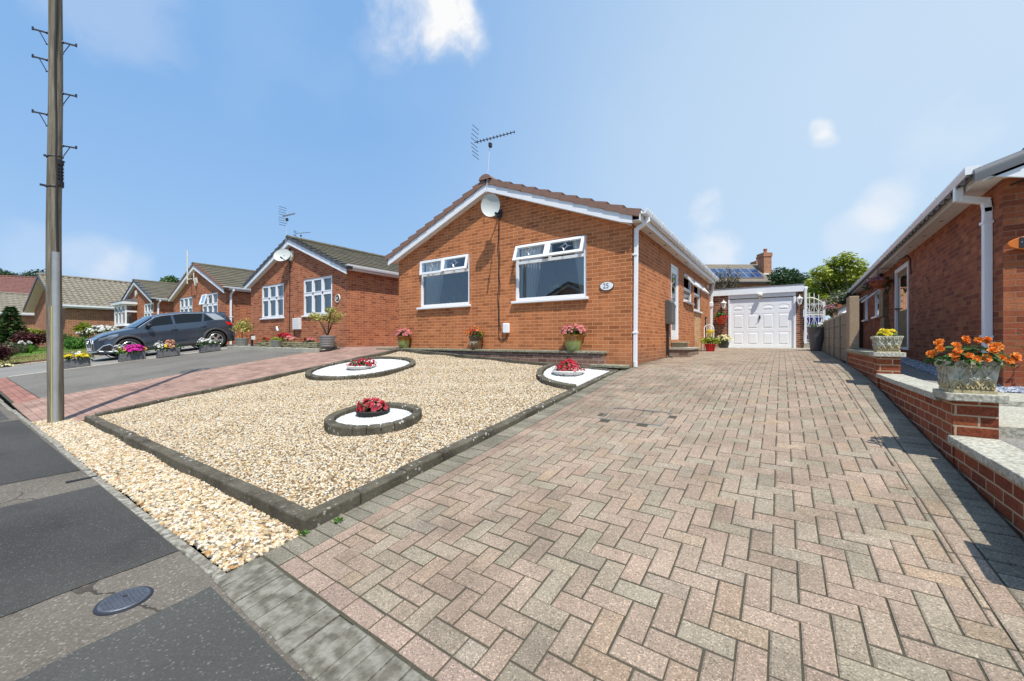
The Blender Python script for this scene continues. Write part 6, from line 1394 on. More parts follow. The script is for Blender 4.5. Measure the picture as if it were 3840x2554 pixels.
def bed_plant(name, label, x, y, z, blob, n_leaf, lmat, blooms, seed, cat='plant', ls=.07, group=None):
    r = random.Random(seed); t = thing(name, label, cat, (x, y, z), group=group)
    m = MB(); cloud(m, [(Vector((x,y,z+blob[2]*.8)), blob)], n_leaf, ls, r); m.build('foliage', M[lmat], t)
    for mat, n_, rad, off in blooms:
        m = MB(); flowers(m, (Vector((x+off[0], y, z+blob[2]*.9+off[1])), (blob[0]*off[2], blob[1], blob[2]*.9)), n_, rad, r); m.build('blossom', M[mat], t)
    return t
bed_plant('flowering_plant', 'massed bright red flowers under the meter box of the next bungalow', at_y(1068,-.35), -.35, -.06, (.44,.16,.13), 160, 'leaf_green', [('p_red',70,.05,(-.06,.08,.8)),('p_pink',22,.05,(.42,-.02,.25))], 5)
bed_plant('flowering_plant', 'small red flowers left of the lime green mound', at_y(995,-.38), -.38, -.1, (.12,.1,.09), 60, 'leaf_green', [('p_red',14,.045,(0,.04,.9))], 6)
bed_plant('flowering_plant', 'small pink and red flowers between the lime mound and the spreading shrub', at_y(1160,-.38), -.38, -.1, (.26,.12,.08), 110, 'leaf_green', [('p_pink',18,.045,(.10,.04,.5)),('p_red',10,.045,(-.16,.04,.5))], 7)
t = thing('garden_light', 'small black post light with a silver box in front of the next bungalow', 'garden light', (at_y(945,-.5),-.5,-.2)); x = t.location.x
mb = MB(); mb.tube([(x,-.5,-.25),(x,-.5,.18)], .045, 10); mb.lathe([(0,.07),(.07,.03),(.07,0),(0,0)], (x,-.5,.18), 12); mb.build('post', M['black'], t); mb = MB(); mb.box(x+.06,x+.19,-.56,-.46,.03,.17); mb.build('socket_box', M['upvc_grey'], t, bevel=.01)
t = thing('spotlight', 'small silver spotlight on the wall between the windows of the next bungalow', 'spotlight', (at_y(1052,.15),.2,.42)); x = t.location.x
mb = MB(); mb.tube([(x-.05,.03,.50),(x+.06,.02,.36)], .055, 12); mb.tube([(x,.19,.44),(x,.05,.43)], .02, 8); mb.build('spotlight_head', M['alu'], t)

# glazed pots on the front ledge
def glaze(name, top, low, z_mid, drip):
    t = NT(name); p = t.pos(); sz = t.n('ShaderNodeSeparateXYZ'); t.l(p, sz.inputs[0]); an = t.n('ShaderNodeMath', operation='ARCTAN2'); t.l(sz.outputs[1], an.inputs[0]); t.l(sz.outputs[0], an.inputs[1])
    cb = t.n('ShaderNodeCombineXYZ'); t.l(t.math('MULTIPLY', an.outputs[0], 5), cb.inputs[0]); nz = t.noise(cb.outputs[0], 1.4, 3, .6)
    zz = t.math('ADD', sz.outputs[2], t.math('MULTIPLY', t.math('SUBTRACT', nz, .5), drip)); mr = t.n('ShaderNodeMapRange'); mr.inputs[1].default_value = z_mid-.02; mr.inputs[2].default_value = z_mid+.02; t.l(zz, mr.inputs[0])
    lo = t.ramp(nz, [(.3, low), (.7, vary(low, 1.5))]); t.base(t.mix(mr.outputs[0], lo, top)); t.set(Roughness=.18, Coat_Weight=.5); return t.m
M['glaze_green'] = glaze('green_drip_glaze', (0.30,0.115,0.012), (0.20,0.235,0.075), .20, .16); M['glaze_brown'] = glaze('brown_drip_glaze', (0.055,0.04,0.025), (0.12,0.065,0.03), .20, .05)
def glazed_pot(label, x, y, z, d, hgt, mat, cols, seed, motif=False):
    r = random.Random(seed); t = thing('glazed_pot', label, 'flower pot', (x, y, z), group='glazed pots on the front ledge')
    mb = MB(); mb.lathe([(0,0),(d*.31,0),(d*.33,.01),(d*.40,hgt*.45),(d*.455,hgt*.86),(d*.50,hgt*.93),(d*.5,hgt),(d*.46,hgt),(d*.44,hgt*.9),(d*.3,hgt*.8)], t.location, 32); p_ = mb.build('pot', M[mat], t, smooth=45)
    if motif:
        mb = MB()
        for k in range(-1, 2):
            a = R(-90 + k*34); q = Vector((x + d*.405*math.cos(a), y + d*.405*math.sin(a), z+hgt*.5)); u = Vector((-math.sin(a), math.cos(a), 0)); mb.tube([q - u*.045 + Vector((0,0,-.04)), q - u*.01 + Vector((0,0,.05)), q + u*.02 + Vector((0,0,-.01)), q + u*.045 + Vector((0,0,.03))], .007, 5)
        mb.build('motif', M['cream_paint'], t)
    mb = MB(); mb.lathe([(0,hgt*.9),(d*.45,hgt*.88)], t.location, 20); mb.build('soil', M['soil'], t)
    m = MB(); cloud(m, [(Vector((x, y, z+hgt+.05)), (d*.52, d*.45, .10))], 240, .055, r); m.build('foliage', M['leaf_green'], t)
    for mat2, n_, rad, sp, up, ox in cols: m = MB(); flowers(m, (Vector((x+ox, y-.02, z+hgt+.03)), (sp, d*.5, up)), n_, rad, r); m.build('blossom', M[mat2], t)
glazed_pot('green drip-glazed pot of pink flowers at the right end of the front ledge', -1.13, -.165, -.204, .42, .32, 'glaze_green', [('p_pink',95,.034,.26,.17,0)], 11)
glazed_pot('small brown patterned pot of orange flowers in the middle of the front ledge', -3.66, -.165, -.204, .36, .30, 'glaze_brown', [('p_orange',20,.04,.18,.20,-.08),('p_yellow',8,.03,.16,.10,.02),('p_red',10,.035,.14,.22,-.06)], 12, True)
glazed_pot('green drip-glazed pot of pink flowers at the left end of the front ledge', -6.20, -.165, -.204, .40, .32, 'glaze_green', [('p_pink',80,.036,.25,.18,0)], 13)
# bowls of begonias in the white ovals
def bowl(label, x, y, h0, d, bowl_mat, mats, seed, hgt=.10):
    r = random.Random(seed); z = gardz(x, y) + h0; t = thing('flower_bowl', label, 'flower bowl', (x, y, z), group='bowls of begonias in the white ovals')
    mb = MB(); mb.lathe([(0,0),(d*.30,0),(d*.44,.03),(d*.50,.075),(d*.515,.085),(d*.5,.095),(d*.46,.075),(0,.06)], t.location, 32); mb.build('bowl', bowl_mat, t, smooth=50)
    m = MB(); cloud(m, [(Vector((x+o_*d*.22, y+p_*d*.2, z+.11)), (d*.26,d*.26,hgt*.8)) for o_, p_ in ((-1,-.3),(1,.2),(0,1),(.2,-1),(0,0))], 420, .05, r); m.build('foliage', M['leaf_bronze'], t)
    for mat, n_, ox, sp, up in mats: m = MB(); flowers(m, (Vector((x+ox, y, z+.09)), (sp, d*.40, up)), n_, .030, r); m.build('blossom', M[mat], t)
M['leaf_bronze'] = leaf('bronze_green_leaf', [(0,(0.03,0.035,0.012)),(.5,(0.07,0.09,0.025)),(1,(0.14,0.14,0.05))]); M['bowl_white'] = simple('white_bowl', (0.72,0.70,0.66), .5, amp=.08)
bowl('white bowl of red begonias on the large white oval', -4.98, -2.36, -.015, .58, M['bowl_white'], [('p_red',46,.16,.15,.15),('p_red',26,-.12,.14,.10),('p_pinkred',14,.0,.26,.10)], 21, .10)
bowl('dark bowl of pink-red begonias on the small white oval', -1.84, -4.40, -.01, .40, M['rubber'], [('p_pinkred',75,0,.18,.13),('p_red',45,-.02,.18,.14)], 22, .11)
bowl('white bowl of red begonias in the corner bed by the drive', -.76, -1.17, .0, .56, M['bowl_white'], [('p_red',70,.0,.17,.19),('p_pinkred',40,.0,.24,.15),('p_pink',12,.18,.08,.10)], 23, .13)
# carved stone planters on the wall pillars
def stone_planter(label, x, y, z, w0, w1, hgt, seed, plant, ang=0):
    r = random.Random(seed); t = thing('stone_planter', label, 'planter', (x, y, z), group='carved stone planters on the wall pillars')
    mb = MB(); lv = [(0,w0*.54),(.022,w0*.54),(.03,w0*.49),(hgt*.5,lerp(w0,w1,.42)*.5),(hgt*.86,w1*.485),(hgt*.90,w1*.52),(hgt,w1*.52),(hgt,w1*.44),(hgt*.8,w1*.42)]
    rows = []
    for zz, h_ in lv:
        row = []
        for k in range(4):
            a, b = [(-1,-1),(1,-1),(1,1),(-1,1)][k], [(-1,-1),(1,-1),(1,1),(-1,1)][(k+1) % 4]
            for j in range(8): f = j/8; row.append((x + h_*lerp(a[0],b[0],f), y + h_*lerp(a[1],b[1],f), z + zz + (.006*math.sin(f*25) if zz > hgt*.85 else 0)))
        row.append(row[0]); rows.append(row)
    mb.grid(rows); mb.build('planter', M['planter_stone'], t, bevel=.004)
    m = MB(); hw = lambda zz: lerp(w0*.49, w1*.485, zz/hgt)
    for (nx_, ny_) in ((0,-1),(-1,0)):                     # carved lattice and rosettes on the seen faces
        def Q(u, zz, out=.004): h_ = hw(zz) + out; return Vector((x + nx_*h_ + (u*h_*.86 if nx_ == 0 else 0), y + ny_*h_ + (u*h_*.86 if ny_ == 0 else 0), z + zz))
        for k in range(3):
            for s in (1,-1):
                u0_ = -1 + k*.667; pts_ = [Q(clamp((u0_ + .667*f*1.0) if s > 0 else (u0_+.667 - .667*f), -1, 1), lerp(.045, hgt*.82, f), .004+.004*math.sin(f*20)) for f in [j/8 for j in range(9)]]; m.tube(pts_, .0085, 5)
            q = Q(-.667 + k*.667, hgt*.45, .006); nn = Vector((nx_, ny_, 0)); 
            for a in range(6): e = Vector((-ny_, nx_, 0))*math.cos(a*1.047) + Vector((0,0,1))*math.sin(a*1.047); m.tube([q + e*.006 + nn*.006, q + e*.022 + nn*.003], [.008,.005], 5)
        for k in range(9): u = -.95 + k*.2375; m.tube([Q(u, .03, .006), Q(u+.1, .055, .008), Q(u+.2 if u < .8 else .98, .03, .006)], .007, 5)
        for k in range(7): u = -.9 + k*.3; m.tube([Q(u, hgt*.80, .008), Q(u+.07, hgt*.9, .012), Q(u+.15, hgt*.8, .008)], .009, 5)
    m.build('carving', M['planter_stone'], t, smooth=60); mb = MB(); k = w1*.42; mb.face([(x-k,y-k,z+hgt*.88),(x+k,y-k,z+hgt*.88),(x+k,y+k,z+hgt*.88),(x-k,y+k,z+hgt*.88)]); mb.build('soil', M['soil'], t)
    c = Vector((x, y, z+hgt))
    if plant == 'begonia':
        m = MB()
        for _ in range(190):
            d = rvec(r).normalized(); d.z = abs(d.z); p_ = c + Vector((d.x*.185, d.y*.155, d.z*.115 - .01)); leaf_quad(m, p_, d + Vector((0,0,.6)) + rvec(r)*.5, d + rvec(r)*.5, r.uniform(.045,.08), r.uniform(.025,.04), rcol(r))
        m.build('foliage', M['leaf_green'], t); m = MB()
        for (ox, oy, oz) in ((-.20,-.08,.045),(-.155,-.10,.085),(-.165,-.06,.12),(-.10,-.14,.03),(-.08,-.14,.075),(-.03,-.15,.045),(-.075,-.10,.115),(.0,-.16,.02),(.055,-.15,.025),(.09,-.13,.075),(.03,-.08,.15),(.08,-.05,.145),(.12,-.05,.11),(.13,-.12,.03),(.165,-.13,.0),(.195,-.10,.04),(.21,-.08,.02),(-.02,-.06,.15),(.15,.02,.1),(-.12,.04,.13)):
            for _ in range(3): bloom(m, c + Vector((ox, oy, oz)) + rvec(r)*.012, Vector((ox*.5, -1, .45)) + rvec(r)*.6, r.uniform(.019,.029), r, 6, .5)
        m.build('blossom', M['p_orange'], t)
    else:
        m = MB(); cloud(m, [(c, (.10,.09,.05))], 90, .04, r); m.build('foliage', M['leaf_bright'], t); m = MB(); flowers(m, (c + Vector((0,0,.005)), (.085,.08,.085)), 55, .026, r); m.build('blossom', M['p_yellow'], t)
def planter_stone():
    t = NT('lichened_planter_stone'); p = t.pos(); sz = t.n('ShaderNodeSeparateXYZ'); t.l(p, sz.inputs[0]); f = t.noise(p, 16, 5)
    col = t.ramp(f, [(.3, (0.24,0.225,0.155)), (.52, (0.44,0.415,0.31)), (.72, (0.62,0.60,0.50))]); och = t.math('ADD', t.math('MULTIPLY', t.noise(p, 7, 3), .22), -.035)
    low = t.math('LESS_THAN', sz.outputs[2], och); col = t.mix(t.math('MULTIPLY', low, .6), col, (0.47,0.36,0.15)); t.base(col); t.set(Roughness=.95); t.bump(t.noise(p, 60, 4), .8, .006); return t.m
M['planter_stone'] = planter_stone()
stone_planter('carved stone planter of orange begonias on the near wall pillar', 3.452, -3.31, -.367, .215, .255, .222, 31, 'begonia')
stone_planter('carved stone planter of yellow flowers on the far wall pillar', 3.445, -.725, -.145, .20, .255, .20, 32, 'yellow')
# pots by the garage
t = thing('red_pot', 'bright red pot of yellow and green plants at the house corner by the garage', 'flower pot', (.50,6.3,-.342)); r = random.Random(41)
mb = MB()
prof = [(.105,0),(.15,.235)]; rows = []
for zz, rr_ in ((0,.105),(.02,.112),(.19,.142),(.20,.155),(.235,.158)): rows.append([(.50 + (rr_ + (.006*math.cos(a*14) if .01 < zz < .195 else 0))*math.cos(a), 6.3 + (rr_ + (.006*math.cos(a*14) if .01 < zz < .195 else 0))*math.sin(a), -.342+zz) for a in [2*math.pi*k/56 for k in range(57)]])
mb.grid(rows); mb.build('pot', M['red_plastic'], t, smooth=30); mb = MB(); mb.lathe([(0,.21),(.15,.21)], t.location, 20); mb.build('soil', M['soil'], t)
m = MB(); cloud(m, [(Vector((.50+.14*math.cos(k*1.26), 6.3+.10*math.sin(k*1.26), .0)), (.15,.12,.10)) for k in range(5)], 420, .07, r); m.build('foliage', M['leaf_lime'], t)
m = MB(); cloud(m, [(Vector((.49,6.32,.22)), (.10,.08,.12))], 120, .05, r); flowers(m, (Vector((.49,6.28,.22)), (.11,.07,.13)), 26, .035, r); m.build('blossom', M['p_yellow'], t)
t = thing('garden_chair', 'small pale metal chair behind the red pot', 'chair', (.38,6.75,-.335)); mb = MB()
for dx in (-.14,.14): mb.tube([(.38+dx,6.6,-.335),(.38+dx,6.6,.06)], .012, 6); mb.tube([(.38+dx,6.9,-.335),(.38+dx,6.9,.40),(.38+dx*.8,6.93,.48)], .012, 6)
mb.tube([(.268,6.93,.48),(.38,6.94,.53),(.492,6.93,.48)], .012, 6); mb.build('frame', M['white_metal'], t, smooth=True); mb = MB(); mb.box(.22,.54,6.58,6.92,.055,.075); mb.build('seat', M['white_metal'], t, bevel=.005); mb = MB()
for dx in (-.07,0,.07): mb.tube([(.38+dx,6.9,.08),(.38+dx,6.93,.50)], .008, 5)
mb.build('backrest', M['white_metal'], t)
t = thing('dark_pot', 'dark round pot of cream flowers left of the garage door', 'flower pot', (.55,9.25,-.272)); mb = MB(); mb.lathe([(0,0),(.13,0),(.18,.10),(.19,.2),(.2,.215),(.18,.215),(.17,.17),(0,.17)], t.location, 28); mb.build('pot', simple('dark_green_pot', (0.05,0.055,0.04), .5), t, smooth=45)
m = MB(); cloud(m, [(Vector((.55,9.25,.02)), (.26,.2,.12))], 240, .06, r); m.build('foliage', M['leaf_green'], t); m = MB(); flowers(m, (Vector((.58,9.2,.0)), (.26,.2,.20)), 60, .045, r); m.build('blossom', M['p_cream'], t)
t = thing('hanging_basket', 'orange-red wall pot with green plants below the left lantern of the garage', 'hanging basket', (.42,9.78,.62)); mb = MB(); mb.lathe([(.02,0),(.10,.02),(.19,.17),(.20,.27),(.18,.27)], t.location, 28); mb.build('basket', M['orange_pot'], t, smooth=45); mb = MB(); mb.tube([(.42,9.89,1.12),(.42,9.80,1.12),(.42,9.78,.88)], .008, 5); mb.build('bracket', M['black'], t)
m = MB(); cloud(m, [(Vector((.42,9.76,.95)), (.24,.14,.12))], 240, .06, r); m.build('foliage', M['leaf_bright'], t); m = MB(); flowers(m, (Vector((.50,9.70,.86)), (.18,.1,.08)), 14, .045, r); m.build('blossom', M['p_red'], t)
t = thing('tall_planter', 'tall tapered grey planter with a white flower beside the iron gate', 'planter', (3.21,7.55,-.312)); mb = MB(); mb.lathe([(0,0),(.13,0),(.135,.01),(.20,.45),(.225,.69),(.235,.70),(.235,.72),(.21,.72),(.2,.66),(0,.64)], t.location, 36); mb.build('planter', simple('slate_grey_planter', (0.115,0.12,0.13), .42, amp=.1), t, smooth=45)
m = MB(); cloud(m, [(Vector((3.21,7.55,.44)), (.16,.14,.06))], 90, .06, r); m.build('foliage', M['leaf_green'], t); m = MB()
for k in range(5): bloom(m, Vector((3.30,7.5,.49)) + rvec(r)*.03, (0,-1,.6), .05, r)
m.build('blossom', M['p_white'], t)
# hanging basket on the right-hand bungalow
q = Vector(SP(-.26,7.25,1.45)); t = thing('hanging_basket', 'terracotta hanging basket of pink trailing flowers by the right-hand side door', 'hanging basket', q); mb = MB(); mb.lathe([(0,-.02),(.14,0),(.22,.09),(.25,.18),(.255,.20),(.23,.19),(0,.16)], q, 28); mb.build('basket', M['terracotta'], t, smooth=45)
mb = MB(); mb.tube([SP(-.0,7.25,1.95),SP(-.30,7.25,1.98),SP(-.30,7.25,1.60)], .01, 6); mb.build('bracket', M['black'], t); m = MB(); cloud(m, [(q + Vector((-.02,-.02,.20)), (.25,.25,.10)), (q + Vector((-.22,.10,.10)), (.12,.2,.14)), (q + Vector((.12,-.26,.05)), (.08,.10,.26))], 520, .06, r); m.build('foliage', M['leaf_dark'], t)
m = MB(); flowers(m, (q + Vector((-.08,-.12,.16)), (.18,.15,.12)), 22, .042, r); flowers(m, (q + Vector((-.26,.12,.04)), (.10,.14,.10)), 12, .042, r); m.build('blossom', M['p_mauve'], t)
# straggling red salvia at the right edge
t = thing('salvia', 'straggling green stems with small red flowers at the right edge, by the orange sign', 'plant', (5.0,-.35,-.57)); mb, lf, fl = MB(), MB(), MB()
for k in range(16):
    e = Vector((lerp(4.60, 5.4, r.random()), r.uniform(-.6,-.15), r.uniform(-.2,.25))); mid = Vector((5.0,-.35,-.57)).lerp(e, .6) + Vector((0,0,.08)); mb.tube([(5.0,-.35,-.57), mid, e], [.006,.004,.002], 4)
    for f in (.5,.65,.8,.92): leaf_quad(lf, mid.lerp(e, f), rvec(r) + Vector((0,0,.8)), rvec(r), .05, .025, rcol(r))
    for _ in range(2): bloom(fl, e + rvec(r)*.03, rvec(r), .016, r, 4)
sp_ = spot(3800,1296,4.65); mb.tube([(5.0,-.35,-.57), (4.95,-.38,-.15), sp_], [.006,.004,.002], 4)
for f in range(14): leaf_quad(lf, Vector((4.95,-.38,-.15)).lerp(sp_, .35+f*.048) + rvec(r)*.012, rvec(r) + Vector((0,0,.8)), rvec(r), .05, .022, rcol(r))
for px, py in ((3813,1222),(3805,1240),(3838,1232),(3768,1252),(3835,1268)): bloom(fl, spot(px, py, 4.6), (0,-1,.3), .012, r, 4); mb.tube([(4.98,-.36,-.2), spot(px, py+6, 4.6)], .0018, 4)
mb.build('stems', M['leaf_grey'], t); lf.build('foliage', M['leaf_bright'], t); fl.build('blossom', M['p_red'], t)
# tufts of weed at the kerb corner
for k, (x, y) in enumerate(((-.07,-6.215),(-.015,-6.02))):
    m = MB()
    for _ in range(16): leaf_quad(m, (x + r.uniform(-.02,.02), y + r.uniform(-.02,.02), drvz(y)+.004), rvec(r) + Vector((0,0,.5)), rvec(r) + Vector((0,0,.6)), .035, .016, rcol(r))
    tag(m.build('weed', M['leaf_bright']), ('tuft of weed at the foot of the front kerb corner', 'tuft of weed in the joint beside the drive kerb')[k], 'weed')
# ------------------------------------------------------------------ parked car (x forward, y left, z up, origin on the ground between the axles)
def interp(pts, x):
    if x <= pts[0][0]: return pts[0][1]
    for (a, u), (b, v) in zip(pts, pts[1:]):
        if x <= b: f = (x-a)/(b-a); return lerp(u, v, f)
    return pts[-1][1]
def smooth_interp(pts, x):
    if x <= pts[0][0]: return pts[0][1]
    for i in range(len(pts)-1):
        (a, u), (b, v) = pts[i], pts[i+1]
        if x <= b:
            f = (x-a)/(b-a); m0 = (v - pts[i-1][1])/(b - pts[i-1][0]) if i > 0 else (v-u)/(b-a); m1 = (pts[i+2][1] - u)/(pts[i+2][0] - a) if i+2 < len(pts) else (v-u)/(b-a)
            h_ = b-a; return u*(2*f**3-3*f*f+1) + m0*h_*(f**3-2*f*f+f) + v*(-2*f**3+3*f*f) + m1*h_*(f**3-f*f)
    return pts[-1][1]
M['car_paint'] = NT('grey_blue_metallic'); _c = M['car_paint']; _c.base((0.055,0.078,0.112)); _c.set(Metallic=.45, Roughness=.22, Coat_Weight=1.0, Coat_Roughness=.03); M['car_paint'] = _c.m
M['clad'] = simple('dark_grey_cladding', (0.055,0.055,0.058), .55, amp=.05); M['silver'] = simple('silver_trim', (0.60,0.61,0.62), .3, metal=.8, amp=.03); M['blade'] = simple('light_grey_blade', (0.40,0.43,0.46), .35, metal=.5, amp=.03)
car = thing('parked_car', 'dark grey-blue compact suv parked nose-down on the sloping drive', 'car', (-17.45,-2.13,-.452), (0, R(7.2), R(-90)))
AX, AR, WZ = 1.30, .405, .345
SH = [(-2.08,.88),(-1.95,.99),(-1.7,1.075),(-1.2,1.09),(-.5,1.075),(.3,1.05),(.95,1.02),(1.3,.98),(1.7,.905),(1.95,.82),(2.11,.70)]
HW = [(-2.08,.66),(-2.0,.78),(-1.8,.86),(-1.3,.895),(-.5,.885),(.5,.885),(1.1,.895),(1.5,.885),(1.8,.83),(1.98,.72),(2.11,.54)]
BT = [(-2.08,.42),(-1.95,.30),(-1.7,.25),(1.6,.22),(1.95,.25),(2.11,.34)]
YF = [(.2,.95),(.30,.965),(.38,.992),(.50,1.0),(.62,.985),(.74,.978),(.80,.985),(.88,.975),(.97,.945),(1.1,.90)]
def zbot(x):
    z = interp(BT, x)
    for a in (AX, -AX):
        d = abs(x-a)
        if d < AR: z = max(z, WZ + math.sqrt(AR*AR - d*d))
    return z
def yside(x, z): return smooth_interp(HW, x)*interp(YF, z)
st = sorted(set([round(-2.08 + i*(4.19)/46, 4) for i in range(47)] + [s*AX + AR*math.cos(math.pi*k/14) for s in (1,-1) for k in range(15)] + [s*AX + e for s in (1,-1) for e in (AR+.004,-AR-.004)]))
mb = MB()
for s in (1, -1):
    P = []
    for x in st:
        zb, zt = zbot(x), smooth_interp(SH, x); row = [(x, s*yside(x, lerp(zb, zt, f)), lerp(zb, zt, f)) for f in [k/11 for k in range(12)]]
        w_ = yside(x, zt)
        for f, up in ((.93,.014),(.75,.030),(.45,.045),(0,.055)): row.append((x, s*w_*f, zt + up*(1 if abs(x) < 1.9 else .5)))
        P.append(row)
    mb.grid(P)
for xe, d in ((2.11, .035), (-2.08, -.03)):
    zt = smooth_interp(SH, xe); zb = zbot(xe); c = (xe+d, 0, (zt+zb)/2)
    ring = [(xe, yside(xe, lerp(zb, zt, k/11)), lerp(zb, zt, k/11)) for k in range(12)] + [(xe, 0, zt+.028)] + [(xe, -yside(xe, lerp(zb, zt, k/11)), lerp(zb, zt, k/11)) for k in range(11, -1, -1)] + [(xe, 0, zb)]
    for i in range(len(ring)): mb.face([ring[i], ring[(i+1) % len(ring)], c])
# cabin
def yc(z): return .80 - .44*(z - 1.05)
ROOF = [(-1.80,1.395),(-1.5,1.452),(-1.1,1.492),(-.6,1.515),(-.1,1.512),(.25,1.475),(.46,1.42)]
def redge(x): return smooth_interp(ROOF, x) - .055
def apil(x): return lerp(1.37, 1.02, clamp((x-.46)/(1.02-.46)))
xs_ = [-1.80,-1.6,-1.4,-1.1,-.8,-.5,-.2,.1,.3,.46]
for s in (1, -1):
    mb.grid([[(x, s*yc(z), z) for z in [lerp(interp(SH, x)-.02, redge(x), f/4) for f in range(5)]] + [(x, s*(yc(redge(x))-.05), redge(x)+.035), (x, s*.28, smooth_interp(ROOF, x)), (x, 0, smooth_interp(ROOF, x)+.008)] for x in xs_])
    mb.grid([[(x, s*yc(z), z) for z in [lerp(interp(SH, x)-.02, apil(x), f/2) for f in range(3)]] for x in (.46,.6,.75,.9,1.02)])
    mb.face([(1.02,s*.80,1.02),(.46,s*yc(1.37),1.37),(.46,s*.5,1.41),(1.10,s*.5,1.03)]); mb.face([(1.10,s*.5,1.03),(.46,s*.5,1.41),(.46,0,1.43),(1.14,0,1.035)])
    mb.face([(-1.80,s*yc(1.34),1.34),(-1.80,s*.28,1.395),(-2.0,s*.4,1.0),(-1.98,s*.74,1.0)]); mb.face([(-1.80,s*.28,1.395),(-1.80,0,1.403),(-2.02,0,1.0),(-2.0,s*.4,1.0)]); mb.face([(-1.80,s*yc(1.34),1.34),(-1.98,s*.74,1.0),(-1.80,s*yc(1.06),1.06)])
body = mb.build('body', M['car_paint'], car, smooth=38, local=True)
def side_patch(name, poly, mat, off=.006, fn=None, parent=car, both=True, sub=4):
    m = MB(); fn = fn or yside
    cx_, cz_ = sum(p[0] for p in poly)/len(poly), sum(p[1] for p in poly)/len(poly)
    for s in ((1,-1) if both else (1,)):
        k = len(poly)
        for i in range(k):
            a, b = poly[i], poly[(i+1) % k]
            for j in range(sub):
                f0, f1 = j/sub, (j+1)/sub
                q = [(lerp(cx_, a[0], f0), lerp(cz_, a[1], f0)), (lerp(cx_, a[0], f1), lerp(cz_, a[1], f1)), (lerp(cx_, b[0], f1), lerp(cz_, b[1], f1)), (lerp(cx_, b[0], f0), lerp(cz_, b[1], f0))]
                if f0 == 0: q = q[:3]
                m.face([(x, s*(fn(x, z)+off), z) for x, z in q])
    return m.build(name, mat, parent, smooth='all', local=True)
fc = lambda x, z: yc(z)
m = MB()
for s in (1, -1): m.face([(-1.7,s*.4,.9),(.9,s*.4,.9),(.3,s*.4,1.3),(-1.5,s*.4,1.3)])
for p_ in ([(.80,1.05),(-.02,1.085),(-.02,redge(-.02)-.025),(.30,redge(.30)-.035),(.46,1.34)], [(-.10,1.09),(-.92,1.105),(-1.03,redge(-1.0)-.03),(-.5,redge(-.5)-.025),(-.10,redge(-.1)-.025)], [(-1.0,1.11),(-1.32,1.125),(-1.10,redge(-1.1)-.05)]):
    side_patch('window', p_, M['car_side_glass'] if 'car_side_glass' in M else M.setdefault('car_side_glass', (lambda t: (t.base((0.012,0.016,0.02)), t.set(Roughness=.03, Specular_IOR_Level=.22), t.m)[-1])(NT('dark_side_glass'))), .006, fc)
side_patch('pillar_blade', [(-1.12,redge(-1.1)-.02),(-1.37,1.125),(-1.74,1.115),(-1.60,1.27),(-1.45,redge(-1.45)-.02)], M['blade'], .006, fc)
m = MB(); 
for s in (1, -1): m.tube([(.98,s*(yc(1.03)+.006),1.035),(.46,s*(yc(1.375)+.008),1.375),(.25,s*(yc(redge(.25))+.008),redge(.25)-.0),(-.4,s*(yc(redge(-.4))+.008),redge(-.4)-.005),(-1.1,s*(yc(redge(-1.1))+.008),redge(-1.1)-.01)], .013, 6)
m.build('window_trim', M['silver'], car, local=True)
m = MB()
m.face([(1.07,.60,1.045),(.50,.50,1.408),(.48,.25,1.43),(1.13,.3,1.055)]); m.face([(1.13,.3,1.055),(.48,.25,1.43),(.48,-.25,1.43),(1.13,-.3,1.055)]); m.face([(1.07,-.60,1.045),(1.13,-.3,1.055),(.48,-.25,1.43),(.50,-.50,1.408)])
m.face([(1.03,.745,1.04),(.505,.625,1.372),(.50,.50,1.408),(1.07,.60,1.045)]); m.face([(1.03,-.745,1.04),(1.07,-.60,1.045),(.50,-.50,1.408),(.505,-.625,1.372)])
ws = NT('blue_windscreen'); ws.base((0.02,0.045,0.075)); ws.set(Roughness=.03, Specular_IOR_Level=.9, Coat_Weight=.6); o = m.build('windscreen', ws.m, car, local=True)
o.location = (.012, 0, .016)
m = MB(); m.face([(-1.835,.50,1.32),(-1.99,.60,1.03),(-2.03,0,1.03),(-1.845,0,1.34)]); m.face([(-1.835,-.50,1.32),(-1.845,0,1.34),(-2.03,0,1.03),(-1.99,-.60,1.03)]); o = m.build('rear_window', M['car_side_glass'], car, local=True); o.location = (-.012,0,.01)
m = MB(); m.hexa([(-1.92,-.56,1.37),(-1.70,-.58,1.40),(-1.70,.58,1.40),(-1.92,.56,1.37),(-1.93,-.55,1.395),(-1.68,-.57,1.435),(-1.68,.57,1.435),(-1.93,.55,1.395)]); m.build('spoiler', M['car_paint'], car, bevel=.01, local=True)
# wheel-arch cladding, sills
m = MB()
for s in (1, -1):
    for a in (AX, -AX):
        rows = []
        for k in range(19):
            t_ = lerp(-.22, math.pi+.22, k/18); row = []
            for rr_, o_ in ((AR-.012,-.03),(AR-.008,.016),(AR+.035,.020),(AR+.062,.004)):
                x, z = a + rr_*math.cos(t_), WZ + rr_*math.sin(t_); row.append((x, s*(yside(clamp(x,-2.05,2.05), max(z,.3))+o_), z))
            rows.append(row)
        m.grid(rows)
    m.grid([[(x, s*(yside(x, z)+o_), z) for z, o_ in ((.20,.0),(.22,.018),(.33,.020),(.36,.003))] for x in [lerp(-AX+AR+.05, AX-AR-.05, k/10) for k in range(11)]])
    m.grid([[(x, s*(yside(x, .3)+.004), z) for z in (zbot(x)-.02, .36)] for x in (-2.02,-1.9,-1.78)])
m.build('wheel_arch_trim', M['clad'], car, smooth=40, local=True)
m = MB(); m.box(-2.0, 2.0, -.70, .70, .20, .40); m.build('underbody', M['rubber'], car, local=True)
m = MB()                                             # dark wheel housings
